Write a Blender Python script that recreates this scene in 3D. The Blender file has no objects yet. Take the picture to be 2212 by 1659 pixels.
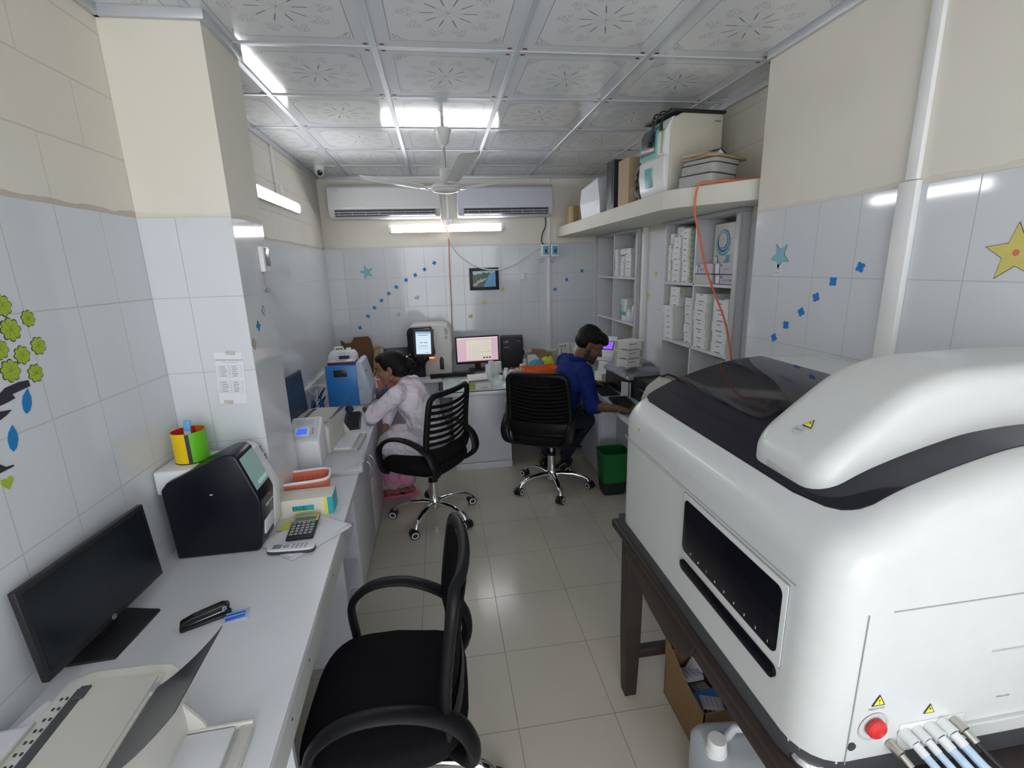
import bpy, bmesh, math, random
from mathutils import Vector, Matrix, Quaternion
random.seed(7)
PI = math.pi
SC = bpy.context.scene
COL = SC.collection

# ---------------------------------------------------------------- camera
FPX, CX, CY, CAMH = 1037.4146, 1106.0, 829.5, 1.7976
CM = ((0.9882816, -0.1497434, -0.0296036),
      (-0.0641164, -0.2312379, -0.9707822),
      (0.1385228, 0.9613043, -0.2381291))
cam = bpy.data.objects.new('camera', bpy.data.cameras.new('camera'))
COL.objects.link(cam)
cam.data.sensor_width = 36.0
cam.data.lens = FPX * 36.0 / 2212.0
cam.data.clip_start = 0.02
_r, _d, _f = (Vector(v) for v in CM)
cam.matrix_world = Matrix(((_r.x, -_d.x, -_f.x, 0), (_r.y, -_d.y, -_f.y, 0), (_r.z, -_d.z, -_f.z, CAMH), (0, 0, 0, 1)))
SC.camera = cam

# ---------------------------------------------------------------- world, exposure
W = bpy.data.worlds.new('World'); SC.world = W; W.use_nodes = True
W.node_tree.nodes['Background'].inputs[0].default_value = (0.93, 0.96, 1.0, 1)
W.node_tree.nodes['Background'].inputs[1].default_value = 2.4
SC.view_settings.view_transform = 'Standard'
SC.view_settings.look = 'None'
SC.view_settings.gamma = 1.0
SC.view_settings.use_curve_mapping = False
SC.view_settings.exposure = 0.85
TUBE_STRENGTH = 17.0
FILL_TUBE = 12.0
SC.cycles.max_bounces = 7
SC.cycles.diffuse_bounces = 4

# ---------------------------------------------------------------- measuring helpers: a sight line meets a real plane of the room
def _ray(px, py):
    v = Vector(((px - CX) / FPX, (py - CY) / FPX, 1.0))
    return Vector((sum(CM[i][0] * v[i] for i in range(3)), sum(CM[i][1] * v[i] for i in range(3)), sum(CM[i][2] * v[i] for i in range(3))))
CAMP = Vector((0, 0, CAMH))
def onz(px, py, z): r = _ray(px, py); return CAMP + r * ((z - CAMH) / r.z)
def onx(px, py, x): r = _ray(px, py); return CAMP + r * (x / r.x)
def ony(px, py, y): r = _ray(px, py); return CAMP + r * (y / r.y)

# ---------------------------------------------------------------- materials
MATS = {}
def mat(name, col=(0.8, 0.8, 0.8), rough=0.5, metal=0.0, emit=0.0, noise=0.0, nscale=20.0, bump=0.0, bscale=80.0, trans=0.0, alpha=1.0, ior=1.45, coat=0.0, emitcol=None, spec=None, bdist=0.01):
    if name in MATS: return MATS[name]
    m = bpy.data.materials.new(name); m.use_nodes = True
    nt = m.node_tree; b = nt.nodes['Principled BSDF']
    b.inputs['Base Color'].default_value = (*col, 1)
    b.inputs['Roughness'].default_value = rough
    b.inputs['Metallic'].default_value = metal
    b.inputs['IOR'].default_value = ior
    b.inputs['Transmission Weight'].default_value = trans
    b.inputs['Alpha'].default_value = alpha
    b.inputs['Coat Weight'].default_value = coat
    if spec is not None: b.inputs['Specular IOR Level'].default_value = spec
    if emit:
        b.inputs['Emission Color'].default_value = (*(emitcol or col), 1)
        b.inputs['Emission Strength'].default_value = emit
    tc = nt.nodes.new('ShaderNodeTexCoord')
    n = nt.nodes.new('ShaderNodeTexNoise'); n.inputs['Scale'].default_value = nscale
    nt.links.new(tc.outputs['Object'], n.inputs['Vector'])
    if not emit:
        mx = nt.nodes.new('ShaderNodeMix'); mx.data_type = 'RGBA'
        k = noise if noise else 0.03
        mx.inputs['A'].default_value = (*[c * (1 - k) for c in col], 1)
        mx.inputs['B'].default_value = (*[min(1, c * (1 + k)) for c in col], 1)
        nt.links.new(n.outputs['Fac'], mx.inputs['Factor'])
        nt.links.new(mx.outputs['Result'], b.inputs['Base Color'])
    if bump:
        n2 = nt.nodes.new('ShaderNodeTexNoise'); n2.inputs['Scale'].default_value = bscale
        nt.links.new(tc.outputs['Object'], n2.inputs['Vector'])
        bp = nt.nodes.new('ShaderNodeBump'); bp.inputs['Strength'].default_value = bump; bp.inputs['Distance'].default_value = bdist
        nt.links.new(n2.outputs['Fac'], bp.inputs['Height']); nt.links.new(bp.outputs['Normal'], b.inputs['Normal'])
    MATS[name] = m
    return m

class NT:
    """tiny node-maths helper"""
    def __init__(s, m): s.nt = m.node_tree
    def new(s, t): return s.nt.nodes.new(t)
    def put(s, sock, v):
        if hasattr(v, 'is_linked') or hasattr(v, 'links'): s.nt.links.new(v, sock)
        else: sock.default_value = v
    def m(s, op, a, b=0.0, c=0.0):
        n = s.new('ShaderNodeMath'); n.operation = op
        s.put(n.inputs[0], a); s.put(n.inputs[1], b); s.put(n.inputs[2], c)
        return n.outputs[0]
    def mix(s, f, a, b):
        n = s.new('ShaderNodeMix'); n.data_type = 'RGBA'
        s.put(n.inputs['Factor'], f)
        s.put(n.inputs['A'], (*a, 1) if isinstance(a, tuple) else a); s.put(n.inputs['B'], (*b, 1) if isinstance(b, tuple) else b)
        return n.outputs['Result']
    def band(s, u, pitch, width):
        """1 on a line of the given width at every multiple of pitch"""
        f = s.m('PINGPONG', u, pitch / 2)
        return s.m('LESS_THAN', f, width / 2)

# ---------------------------------------------------------------- mesh builder
class B:
    def __init__(s): s.bm = bmesh.new()
    def _fin(s, vs, mi, bev, seg, M):
        if bev:
            es = list({e for v in vs for e in v.link_edges})
            r = bmesh.ops.bevel(s.bm, geom=es, offset=bev, segments=seg, profile=0.5, affect='EDGES', clamp_overlap=True)
            vs = list({v for f in r['faces'] for v in f.verts} | {v for v in vs if v.is_valid})
        for f in {f for v in vs for f in v.link_faces}: f.material_index = mi
        if M is not None: bmesh.ops.transform(s.bm, matrix=M, verts=vs)
        return vs
    def box(s, x0, x1, y0, y1, z0, z1, bev=0, seg=2, mi=0, M=None):
        v = [s.bm.verts.new(p) for p in ((x0,y0,z0),(x1,y0,z0),(x1,y1,z0),(x0,y1,z0),(x0,y0,z1),(x1,y0,z1),(x1,y1,z1),(x0,y1,z1))]
        for a in ((3,2,1,0),(4,5,6,7),(0,1,5,4),(1,2,6,5),(2,3,7,6),(3,0,4,7)): s.bm.faces.new([v[i] for i in a])
        return s._fin(v, mi, bev, seg, M)
    def prism(s, poly, axis, a0, a1, bev=0, seg=2, mi=0, M=None):
        """polygon extruded along an axis; poly in the two other axes in order (yz / xz / xy)"""
        def P(p, a):
            return {'x': (a, p[0], p[1]), 'y': (p[0], a, p[1]), 'z': (p[0], p[1], a)}[axis]
        A = [s.bm.verts.new(P(p, a0)) for p in poly]; Bv = [s.bm.verts.new(P(p, a1)) for p in poly]
        n = len(poly)
        fs = [s.bm.faces.new(A), s.bm.faces.new(Bv)] + [s.bm.faces.new((A[i], A[(i+1) % n], Bv[(i+1) % n], Bv[i])) for i in range(n)]
        bmesh.ops.recalc_face_normals(s.bm, faces=fs)
        return s._fin(A + Bv, mi, bev, seg, M)
    def tube(s, pts, r, n=8, mi=0, closed=False, flat=None, up=None):
        pts = [Vector(p) for p in pts]; N = len(pts); rs = r if isinstance(r, (list, tuple)) else [r] * N
        rings = []; prev = None
        for i, p in enumerate(pts):
            if closed: t = pts[(i+1) % N] - pts[i-1]
            else: t = pts[min(i+1, N-1)] - pts[max(i-1, 0)]
            t.normalize()
            if up is not None: a = Vector(up)
            elif prev is None: a = Vector((0,0,1)) if abs(t.z) < 0.9 else Vector((1,0,0))
            else: a = prev
            u = a - t * a.dot(t)
            if u.length < 1e-5: u = Vector((1,0,0)) - t * t.x
            u.normalize(); w = t.cross(u); prev = u
            fu, fw = flat if flat else (1, 1)
            rings.append([s.bm.verts.new(p + u * math.cos(2*PI*k/n) * rs[i] * fu + w * math.sin(2*PI*k/n) * rs[i] * fw) for k in range(n)])
        fs = []
        for i in range(N if closed else N-1):
            a, b = rings[i], rings[(i+1) % N]
            for k in range(n): fs.append(s.bm.faces.new((a[k], a[(k+1) % n], b[(k+1) % n], b[k])))
        if not closed: fs += [s.bm.faces.new(rings[0][::-1]), s.bm.faces.new(rings[-1])]
        for f in fs: f.material_index = mi
        return [v for R in rings for v in R]
    def cyl(s, p0, p1, r0, r1=None, n=20, mi=0):
        return s.tube([p0, p1], [r0, r0 if r1 is None else r1], n=n, mi=mi)
    def lathe(s, prof, n=24, o=(0,0,0), mi=0, M=None, cap=True, arc=2*PI):
        o = Vector(o); rings = []
        full = abs(arc - 2*PI) < 1e-6; K = n if full else n+1
        for r, z in prof: rings.append([s.bm.verts.new(o + Vector((r*math.cos(arc*k/n), r*math.sin(arc*k/n), z))) for k in range(K)])
        fs = []
        for a, b in zip(rings, rings[1:]):
            for k in range(n): fs.append(s.bm.faces.new((a[k], a[(k+1) % K], b[(k+1) % K], b[k])))
        if cap and full:
            fs += [s.bm.faces.new(rings[0][::-1]), s.bm.faces.new(rings[-1])]
        for f in fs: f.material_index = mi
        vs = [v for R in rings for v in R]
        if M is not None: bmesh.ops.transform(s.bm, matrix=M, verts=vs)
        return vs
    def poly(s, pts, mi=0):
        v = [s.bm.verts.new(p) for p in pts]; f = s.bm.faces.new(v); f.material_index = mi; return v
    def rings(s, loops, mi=0, cap0=True, cap1=True):
        R = [[s.bm.verts.new(p) for p in L] for L in loops]; n = len(R[0]); fs = []
        for a, b in zip(R, R[1:]):
            for k in range(n): fs.append(s.bm.faces.new((a[k], a[(k+1) % n], b[(k+1) % n], b[k])))
        if cap0: fs.append(s.bm.faces.new(R[0][::-1]))
        if cap1: fs.append(s.bm.faces.new(R[-1]))
        for f in fs: f.material_index = mi
        return [v for r in R for v in r]
    def ball(s, c, r, n=12, mi=0, sc=(1,1,1)):
        m = Matrix.Translation(c) @ Matrix.Diagonal((r*sc[0], r*sc[1], r*sc[2], 1))
        v = bmesh.ops.create_uvsphere(s.bm, u_segments=n*2, v_segments=n, radius=1, matrix=m)['verts']
        for f in {f for x in v for f in x.link_faces}: f.material_index = mi
        return v
    def build(s, name, mats, parent=None, smooth=35, M=None):
        me = bpy.data.meshes.new(name)
        bmesh.ops.recalc_face_normals(s.bm, faces=s.bm.faces)
        s.bm.to_mesh(me); s.bm.free()
        for m in (mats if isinstance(mats, (list, tuple)) else [mats]): me.materials.append(m)
        if smooth:
            me.polygons.foreach_set('use_smooth', [True] * len(me.polygons))
            me.set_sharp_from_angle(angle=math.radians(smooth))
        o = bpy.data.objects.new(name, me); COL.objects.link(o)
        if parent is not None: o.parent = parent
        if M is not None: o.matrix_local = M
        return o

def tag(o, label=None, cat=None, group=None, kind=None):
    if label: o['label'] = label
    if cat: o['category'] = cat
    if group: o['group'] = group
    if kind: o['kind'] = kind
    return o
def thing(name, label, cat, loc=(0,0,0), rz=0.0, group=None, rot=None):
    o = bpy.data.objects.new(name, None); COL.objects.link(o)
    o.empty_display_size = 0.05
    o.location = loc; o.rotation_euler = rot if rot else (0, 0, rz)
    return tag(o, label, cat, group)
def struct(o): o['kind'] = 'structure'; return o
def copy_tree(o, parent=None):
    c = o.copy(); COL.objects.link(c); c.parent = parent
    for ch in list(o.children): copy_tree(ch, c)
    return c
_FONT = None
def text(name, s, size, M, m, parent=None, ext=0.0003, align='CENTER'):
    cu = bpy.data.curves.new(name, 'FONT'); cu.body = s; cu.size = size; cu.extrude = ext
    cu.align_x = align; cu.align_y = 'CENTER'; cu.resolution_u = 2
    t = bpy.data.objects.new(name, cu); COL.objects.link(t)
    bpy.context.view_layer.update()
    me = bpy.data.meshes.new_from_object(t.evaluated_get(bpy.context.evaluated_depsgraph_get()))
    bpy.data.objects.remove(t); bpy.data.curves.remove(cu)
    me.materials.clear(); me.materials.append(m)
    o = bpy.data.objects.new(name, me); COL.objects.link(o)
    if parent is not None: o.parent = parent
    o.matrix_local = M
    return o
def frame(o, xdir, ydir):
    """matrix with origin o, local x / y along the given directions"""
    x = Vector(xdir).normalized(); y = Vector(ydir); y = (y - x * y.dot(x)).normalized(); z = x.cross(y)
    return Matrix(((x.x, y.x, z.x, o[0]), (x.y, y.y, z.y, o[1]), (x.z, y.z, z.z, o[2]), (0, 0, 0, 1)))
def rot(ax, a, p=(0,0,0)):
    return Matrix.Translation(p) @ Matrix.Rotation(a, 4, ax) @ Matrix.Translation(-Vector(p))

WHITE = mat('white plastic', (0.80, 0.80, 0.79), 0.35)
WHITE2 = mat('laminate white', (0.74, 0.75, 0.79), 0.3, bump=0.02, bscale=200)
BLACK = mat('black plastic', (0.018, 0.018, 0.02), 0.42)
BLACKG = mat('black gloss', (0.008, 0.008, 0.012), 0.12)
DARK = mat('dark grey', (0.05, 0.052, 0.058), 0.5)
CHROME = mat('chrome', (0.78, 0.78, 0.78), 0.12, metal=1.0)
INK = mat('ink', (0.03, 0.03, 0.035), 0.6)
PAPER = mat('paper', (0.78, 0.79, 0.83), 0.7)
PAPERS = mat('paper shade', (0.62, 0.63, 0.66), 0.8)
CARD = mat('cardboard', (0.42, 0.28, 0.15), 0.85, noise=0.1, nscale=30)
GREYP = mat('grey plastic', (0.35, 0.36, 0.38), 0.4)
INKB = mat('ink blue', (0.03, 0.06, 0.3), 0.6)
YELLOW = mat('label yellow', (0.85, 0.75, 0.05), 0.5)
# ================================================================ ROOM
LX, RX, FY, CZ, TZ, BY = -1.10, 1.55, 5.20, 2.70, 2.015, -1.9
RX2 = 1.76
def wall_mat(name, ax, u0, blocks=False, grime=0.15):
    """glazed tiles up to TZ, cream paint above (over block work when blocks)"""
    m = mat(name, (0.8, 0.8, 0.8), 0.2); nt = m.node_tree; N = NT(m); b = nt.nodes['Principled BSDF']
    for l in list(nt.links):
        if l.to_socket == b.inputs['Base Color']: nt.links.remove(l)
    tc = N.new('ShaderNodeNewGeometry'); sp = N.new('ShaderNodeSeparateXYZ'); nt.links.new(tc.outputs['Position'], sp.inputs[0])
    u = N.m('SUBTRACT', sp.outputs[ax], u0); z = sp.outputs[2]; zz = N.m('SUBTRACT', z, TZ)
    gr = N.m('MAXIMUM', N.band(u, 0.2, 0.0035), N.band(zz, 0.3, 0.0035))
    ns = N.new('ShaderNodeTexNoise'); ns.inputs['Scale'].default_value = 2.5; nt.links.new(tc.outputs['Position'], ns.inputs['Vector'])
    tile = N.mix(ns.outputs['Fac'], (0.64, 0.67, 0.70), (0.70, 0.72, 0.745))
    tcol = N.mix(N.m('MULTIPLY', gr, 0.65), tile, (0.42, 0.40, 0.36))
    n2 = N.new('ShaderNodeTexNoise'); n2.inputs['Scale'].default_value = 3.0; n2.inputs['Detail'].default_value = 6.0
    nt.links.new(tc.outputs['Position'], n2.inputs['Vector'])
    paint = N.mix(n2.outputs['Fac'], (0.72, 0.68, 0.59), (0.80, 0.765, 0.68))
    # grubby line where the paint meets the tiles
    n3 = N.new('ShaderNodeTexNoise'); n3.inputs['Scale'].default_value = 9.0; nt.links.new(tc.outputs['Position'], n3.inputs['Vector'])
    dirt = N.m('MULTIPLY', N.m('LESS_THAN', zz, N.m('MULTIPLY', n3.outputs['Fac'], 0.03)), grime)
    paint = N.mix(dirt, paint, (0.36, 0.27, 0.19))
    hgt = n2.outputs['Fac']
    if blocks:
        row = N.m('FLOOR', N.m('DIVIDE', zz, 0.2)); off = N.m('MULTIPLY', N.m('MODULO', row, 2.0), 0.2)
        ub = N.m('ADD', u, off)
        groove = N.m('MAXIMUM', N.band(N.m('ADD', zz, N.m('MULTIPLY', n3.outputs['Fac'], 0.006)), 0.2, 0.006), N.m('MULTIPLY', N.band(ub, 0.4, 0.008), 0.6))
        hgt = N.m('SUBTRACT', N.m('MULTIPLY', hgt, 0.5), groove)
        paint = N.mix(N.m('MULTIPLY', groove, 0.35), paint, (0.40, 0.36, 0.30))
    up = N.m('GREATER_THAN', zz, 0.0)
    col = N.mix(up, tcol, paint)
    nt.links.new(col, b.inputs['Base Color'])
    nt.links.new(N.m('ADD', 0.07, N.m('MULTIPLY', N.m('MAXIMUM', up, N.m('MULTIPLY', gr, 0.8)), 0.6)), b.inputs['Roughness'])
    wob = N.new('ShaderNodeTexNoise'); wob.inputs['Scale'].default_value = 14.0; nt.links.new(tc.outputs['Position'], wob.inputs['Vector'])
    h = N.m('ADD', N.m('MULTIPLY', N.m('SUBTRACT', N.m('MULTIPLY', wob.outputs['Fac'], 0.05), gr), N.m('SUBTRACT', 1.0, up)), N.m('MULTIPLY', hgt, up))
    bp = N.new('ShaderNodeBump'); bp.inputs['Strength'].default_value = 0.35; bp.inputs['Distance'].default_value = 0.004
    nt.links.new(h, bp.inputs['Height']); nt.links.new(bp.outputs['Normal'], b.inputs['Normal'])
    return m
WM_L = wall_mat('wall left finish', 1, 2.075, True, 0.5)
WM_LP = wall_mat('wall left pillar finish', 0, -0.768 - 0.0)
WM_LS = wall_mat('pillar side finish', 1, 2.08)
WM_F = wall_mat('wall far finish', 0, -1.127)
WM_R = wall_mat('wall right finish', 1, 2.25)
WM_RB = wall_mat('wall right block finish', 1, 0.03, True)

def wall(name, x0, x1, y0, y1, m, z0=0.0, z1=CZ + 0.1):
    b = B(); b.box(x0, x1, y0, y1, z0, z1); return struct(b.build(name, m, smooth=0))
wall('wall_left', LX - 0.12, LX, BY, FY, WM_L)
b = B(); b.box(LX - 0.02, -0.768, 2.08, 2.42, 0, CZ + 0.05)
for f in b.bm.faces: f.material_index = 1 if abs(f.normal.x) > 0.5 else 0
b.bm.normal_update()
for f in b.bm.faces: f.material_index = 1 if abs(f.normal.x) > 0.5 else 0
struct(b.build('wall_pillar', [WM_LP, WM_LS], smooth=0))
wall('wall_far', LX - 0.12, RX2 + 0.5, FY, FY + 0.12, WM_F)
b = B(); b.box(RX, RX2 + 0.5, BY, 2.25, 0, CZ + 0.1); struct(b.build('wall_right', WM_R, smooth=0))
# recessed part of the right wall, built around the two shelving niches
b = B()
def _w(y0, y1, z0, z1): b.box(RX2, RX2 + 0.5, y0, y1, z0, z1)
U1, U2 = (4.03, 5.10), (2.60, 3.54); NZ0, NZ1 = 0.745, 2.075
_w(2.25, 5.2, NZ1, CZ + 0.1); _w(2.25, 5.2, 0, NZ0)
_w(2.25, U2[0], NZ0, NZ1); _w(U2[1], U1[0], NZ0, NZ1); _w(U1[1], 5.2, NZ0, NZ1)
struct(b.build('wall_right', WM_RB, smooth=0))
NICHE = mat('niche back paint', (0.66, 0.63, 0.54), 0.8, noise=0.06, nscale=5)
b = B(); b.box(RX2 + 0.24, RX2 + 0.3, 2.3, 5.2, NZ0, NZ1); struct(b.build('wall_niche_back', NICHE, smooth=0))
b = B(); b.box(LX - 0.12, LX + 0.25, BY - 0.12, BY, 0, CZ + 0.1); b.box(RX - 0.1, RX2 + 0.5, BY - 0.12, BY, 0, CZ + 0.1); b.box(LX + 0.25, RX - 0.1, BY - 0.12, BY, 2.35, CZ + 0.1)
struct(b.build('wall_back', WM_F, smooth=0))   # unseen wide opening added behind the camera so world light fills the room

# floor: 0.4 m glazed tiles
FM = mat('floor tiles', (0.5, 0.47, 0.4), 0.14); nt = FM.node_tree; N = NT(FM); pb = nt.nodes['Principled BSDF']
for l in list(nt.links):
    if l.to_socket == pb.inputs['Base Color']: nt.links.remove(l)
g = N.new('ShaderNodeNewGeometry'); sp = N.new('ShaderNodeSeparateXYZ'); nt.links.new(g.outputs['Position'], sp.inputs[0])
fu = N.m('SUBTRACT', sp.outputs[0], 0.2044); fv = N.m('SUBTRACT', sp.outputs[1], 2.7235)
gr = N.m('MAXIMUM', N.band(fu, 0.4, 0.003), N.band(fv, 0.4, 0.003))
ns = N.new('ShaderNodeTexNoise'); ns.inputs['Scale'].default_value = 1.6; ns.inputs['Detail'].default_value = 5; nt.links.new(g.outputs['Position'], ns.inputs['Vector'])
nf = N.new('ShaderNodeTexNoise'); nf.inputs['Scale'].default_value = 260; nt.links.new(g.outputs['Position'], nf.inputs['Vector'])
c = N.mix(ns.outputs['Fac'], (0.45, 0.415, 0.345), (0.54, 0.505, 0.43))
c = N.mix(N.m('MULTIPLY', nf.outputs['Fac'], 0.25), c, (0.60, 0.57, 0.50))
c = N.mix(N.m('MULTIPLY', gr, 0.75), c, (0.16, 0.13, 0.10))
nt.links.new(c, pb.inputs['Base Color'])
nt.links.new(N.m('ADD', 0.15, N.m('MULTIPLY', N.m('ADD', gr, N.m('MULTIPLY', nf.outputs['Fac'], 0.15)), 0.5)), pb.inputs['Roughness'])
bp = N.new('ShaderNodeBump'); bp.inputs['Strength'].default_value = 0.3; bp.inputs['Distance'].default_value = 0.002
nt.links.new(N.m('SUBTRACT', N.m('MULTIPLY', nf.outputs['Fac'], 0.03), gr), bp.inputs['Height']); nt.links.new(bp.outputs['Normal'], pb.inputs['Normal'])
b = B(); b.box(LX - 0.1, RX2 + 0.5, BY, FY, -0.1, 0); struct(b.build('floor', FM, smooth=0))

# ceiling: glossy printed PVC panels in an aluminium grid
GX0, GY0, GP = -0.1993, 2.3323, 0.5983
CMt = mat('ceiling panels', (0.7, 0.7, 0.7), 0.12); nt = CMt.node_tree; N = NT(CMt); pb = nt.nodes['Principled BSDF']
for l in list(nt.links):
    if l.to_socket == pb.inputs['Base Color']: nt.links.remove(l)
g = N.new('ShaderNodeNewGeometry'); sp = N.new('ShaderNodeSeparateXYZ'); nt.links.new(g.outputs['Position'], sp.inputs[0])
def cell(o, g0): # -GP/2..GP/2 inside the panel
    t = N.m('ADD', N.m('SUBTRACT', o, g0), GP * 40); t = N.m('MODULO', t, GP); return N.m('SUBTRACT', t, GP / 2)
cu_, cv_ = cell(sp.outputs[0], GX0), cell(sp.outputs[1], GY0)
au, av = N.m('ABSOLUTE', cu_), N.m('ABSOLUTE', cv_)
mx_, mn_ = N.m('MAXIMUM', au, av), N.m('MINIMUM', au, av)
border = N.m('LESS_THAN', N.m('ABSOLUTE', N.m('SUBTRACT', mx_, 0.228)), 0.0016)
border = N.m('MULTIPLY', border, 0.8)
fld = N.m('MULTIPLY', N.m('GREATER_THAN', mx_, 0.228), 1.0)
rad = N.m('SQRT', N.m('ADD', N.m('MULTIPLY', cu_, cu_), N.m('MULTIPLY', cv_, cv_)))
th = N.m('ARCTAN2', cv_, cu_)
def ray_(k, ph, w, r0, r1):
    s_ = N.m('ABSOLUTE', N.m('SINE', N.m('ADD', N.m('MULTIPLY', th, k), ph)))
    d = N.m('MULTIPLY', s_, rad)
    a = N.m('LESS_THAN', d, w * k)
    return N.m('MULTIPLY', a, N.m('MULTIPLY', N.m('GREATER_THAN', rad, r0), N.m('LESS_THAN', rad, r1)))
rays = N.m('MAXIMUM', ray_(5, 0, 0.0024, 0.055, 0.105), N.m('MULTIPLY', ray_(5, 0, 0.0007, 0.0, 0.13), 0.6))
# scroll flowers at the ends of the rays and in the corners
th10 = N.m('MULTIPLY', N.m('SUBTRACT', N.m('PINGPONG', N.m('ADD', th, 31.4159265), PI / 10), 0.0), 1.0)
fx_ = N.m('SUBTRACT', N.m('MULTIPLY', rad, N.m('COSINE', th10)), 0.155); fy_ = N.m('MULTIPLY', rad, N.m('SINE', th10))
def ring(cx_, cy_, R, w):
    a = N.m('SUBTRACT', fx_, cx_); c_ = N.m('SUBTRACT', fy_, cy_)
    rr = N.m('SQRT', N.m('ADD', N.m('MULTIPLY', a, a), N.m('MULTIPLY', c_, c_)))
    return N.m('LESS_THAN', N.m('ABSOLUTE', N.m('SUBTRACT', rr, R)), w)
fl = N.m('MAXIMUM', N.m('MAXIMUM', ring(0.0, 0.013, 0.011, 0.001), ring(0.022, 0.010, 0.009, 0.001)), N.m('MAXIMUM', ring(-0.012, 0.02, 0.009, 0.001), ring(0.03, 0.0, 0.006, 0.001)))
fl = N.m('MULTIPLY', fl, 0.5)
kx, ky = N.m('SUBTRACT', 0.222, au), N.m('SUBTRACT', 0.222, av)
kk = N.m('ADD', kx, ky)
nv = N.new('ShaderNodeTexVoronoi'); nv.feature = 'DISTANCE_TO_EDGE'; nv.inputs['Scale'].default_value = 75; nt.links.new(g.outputs['Position'], nv.inputs['Vector'])
corner = N.m('MULTIPLY', N.m('MULTIPLY', N.m('LESS_THAN', kk, 0.062), N.m('MULTIPLY', N.m('GREATER_THAN', kx, 0), N.m('GREATER_THAN', ky, 0))), N.m('LESS_THAN', nv.outputs[0], 0.10))
corner = N.m('MULTIPLY', corner, 0.6)
red = N.m('MULTIPLY', N.m('LESS_THAN', N.m('ABSOLUTE', N.m('SUBTRACT', au, 0.266)), 0.0095), N.m('LESS_THAN', N.m('ABSOLUTE', N.m('SUBTRACT', av, 0.270)), 0.0085))
pat = N.m('MAXIMUM', N.m('MAXIMUM', border, rays), N.m('MAXIMUM', fl, corner))
c = N.mix(fld, (0.74, 0.75, 0.75), (0.68, 0.70, 0.72))
c = N.mix(N.m('MULTIPLY', pat, 0.85), c, (0.13, 0.13, 0.15))
c = N.mix(red, c, (0.22, 0.03, 0.04))
nt.links.new(c, pb.inputs['Base Color'])
wv = N.new('ShaderNodeTexNoise'); wv.inputs['Scale'].default_value = 5; nt.links.new(g.outputs['Position'], wv.inputs['Vector'])
bp = N.new('ShaderNodeBump'); bp.inputs['Strength'].default_value = 0.25; bp.inputs['Distance'].default_value = 0.01
nt.links.new(N.m('SUBTRACT', N.m('MULTIPLY', wv.outputs['Fac'], 0.06), N.m('MULTIPLY', pat, 0.05)), bp.inputs['Height']); nt.links.new(bp.outputs['Normal'], pb.inputs['Normal'])
pb.inputs['Roughness'].default_value = 0.1
b = B(); b.box(LX - 0.1, RX2 + 0.5, BY, FY, CZ, CZ + 0.1); ceil = struct(b.build('ceiling', CMt, smooth=0))
ALU = mat('grid aluminium', (0.58, 0.60, 0.63), 0.4, metal=0.3)
b = B()
for k in range(-2, 5):
    x = GX0 + k * GP
    if LX < x < RX2: b.box(x - 0.013, x + 0.013, BY, FY, CZ - 0.006, CZ + 0.001, bev=0.002, seg=1)
for k in range(-8, 5):
    y = GY0 + k * GP
    if BY < y < FY: b.box(LX, RX2, y - 0.012, y + 0.012, CZ - 0.005, CZ + 0.001, bev=0.002, seg=1)
b.build('ceiling_grid', ALU, ceil)
# edge trims along walls
def trim(n, x0, x1, y0, y1): b = B(); b.box(x0, x1, y0, y1, CZ - 0.035, CZ, bev=0.003); struct(b.build('trim_%d' % n, ALU))
trim(1, LX, LX + 0.02, BY, 2.08); trim(2, LX, -0.748, 2.06, 2.08); trim(3, -0.768, -0.748, 2.08, 2.42)
trim(4, LX, LX + 0.02, 2.42, FY - 0.02); trim(5, LX, RX2, FY - 0.02, FY); trim(6, RX - 0.02, RX, 1.70, 2.25)
b = B(); b.box(RX - 0.055, RX, BY, 1.695, CZ - 0.012, CZ - 0.001); struct(b.build('trim_8', BLACK, smooth=0))  # black strip stands in for the shade of an open gap
trim(7, RX2 - 0.02, RX2, 2.25, FY - 0.02)

# concrete loft slab over the shelving
LOFT = mat('loft paint', (0.70, 0.68, 0.60), 0.75, noise=0.05, nscale=6, bump=0.15, bscale=12)
b = B(); b.prism([(1.275, 5.2), (1.275, 2.70), (1.325, 2.60), (1.60, 2.28), (1.76, 2.24), (1.76, 5.2)], 'z', 2.08, 2.18, bev=0.006)
struct(b.build('loft_shelf', LOFT))

# ================================================================ LAMPS
LED = mat('led diffuser', (1, 1, 1), 0.5, emit=TUBE_STRENGTH, emitcol=(0.97, 0.98, 1.0))
LED_FILL = mat('added fill diffuser', (1, 1, 1), 0.5, emit=FILL_TUBE, emitcol=(0.97, 0.98, 1.0))  # for the unseen fill tubes added around the camera
def batten(label, c, along, out, L, led=None):
    """slim LED batten: aluminium back, glowing half-round diffuser, two end caps"""
    t = thing('tube_light', label, 'light', c)
    a, o = Vector(along), Vector(out); up = Vector((0, 0, 1))
    def P(s, q, z): return a * s + o * q + up * z
    b = B(); b.rings([[P(s, 0.0, -0.036), P(s, 0.026, -0.040), P(s, 0.030, -0.037), P(s, 0.018, -0.033), P(s, 0.018, 0.033), P(s, 0.030, 0.037), P(s, 0.026, 0.040), P(s, 0.0, 0.036)] for s in (-L/2, L/2)])
    b.build('housing', WHITE, t)
    b = B(); loops = []
    for s in (-L/2 + 0.025, L/2 - 0.025):
        loops.append([P(s, 0.0185 + 0.017 * math.sin(PI * k / 10), -0.034 * math.cos(PI * k / 10)) for k in range(11)])
    b.rings(loops); b.build('diffuser', led or LED, t)
    for sg in (-1, 1):
        b = B(); b.rings([[P(sg * s, 0.0 + 0.038 * math.sin(PI * k / 10) ** 0.5, -0.041 * math.cos(PI * k / 10)) for k in range(11)] for s in (L/2 - 0.025, L/2)])
        b.build('end_cap', WHITE, t)
    return t
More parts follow.
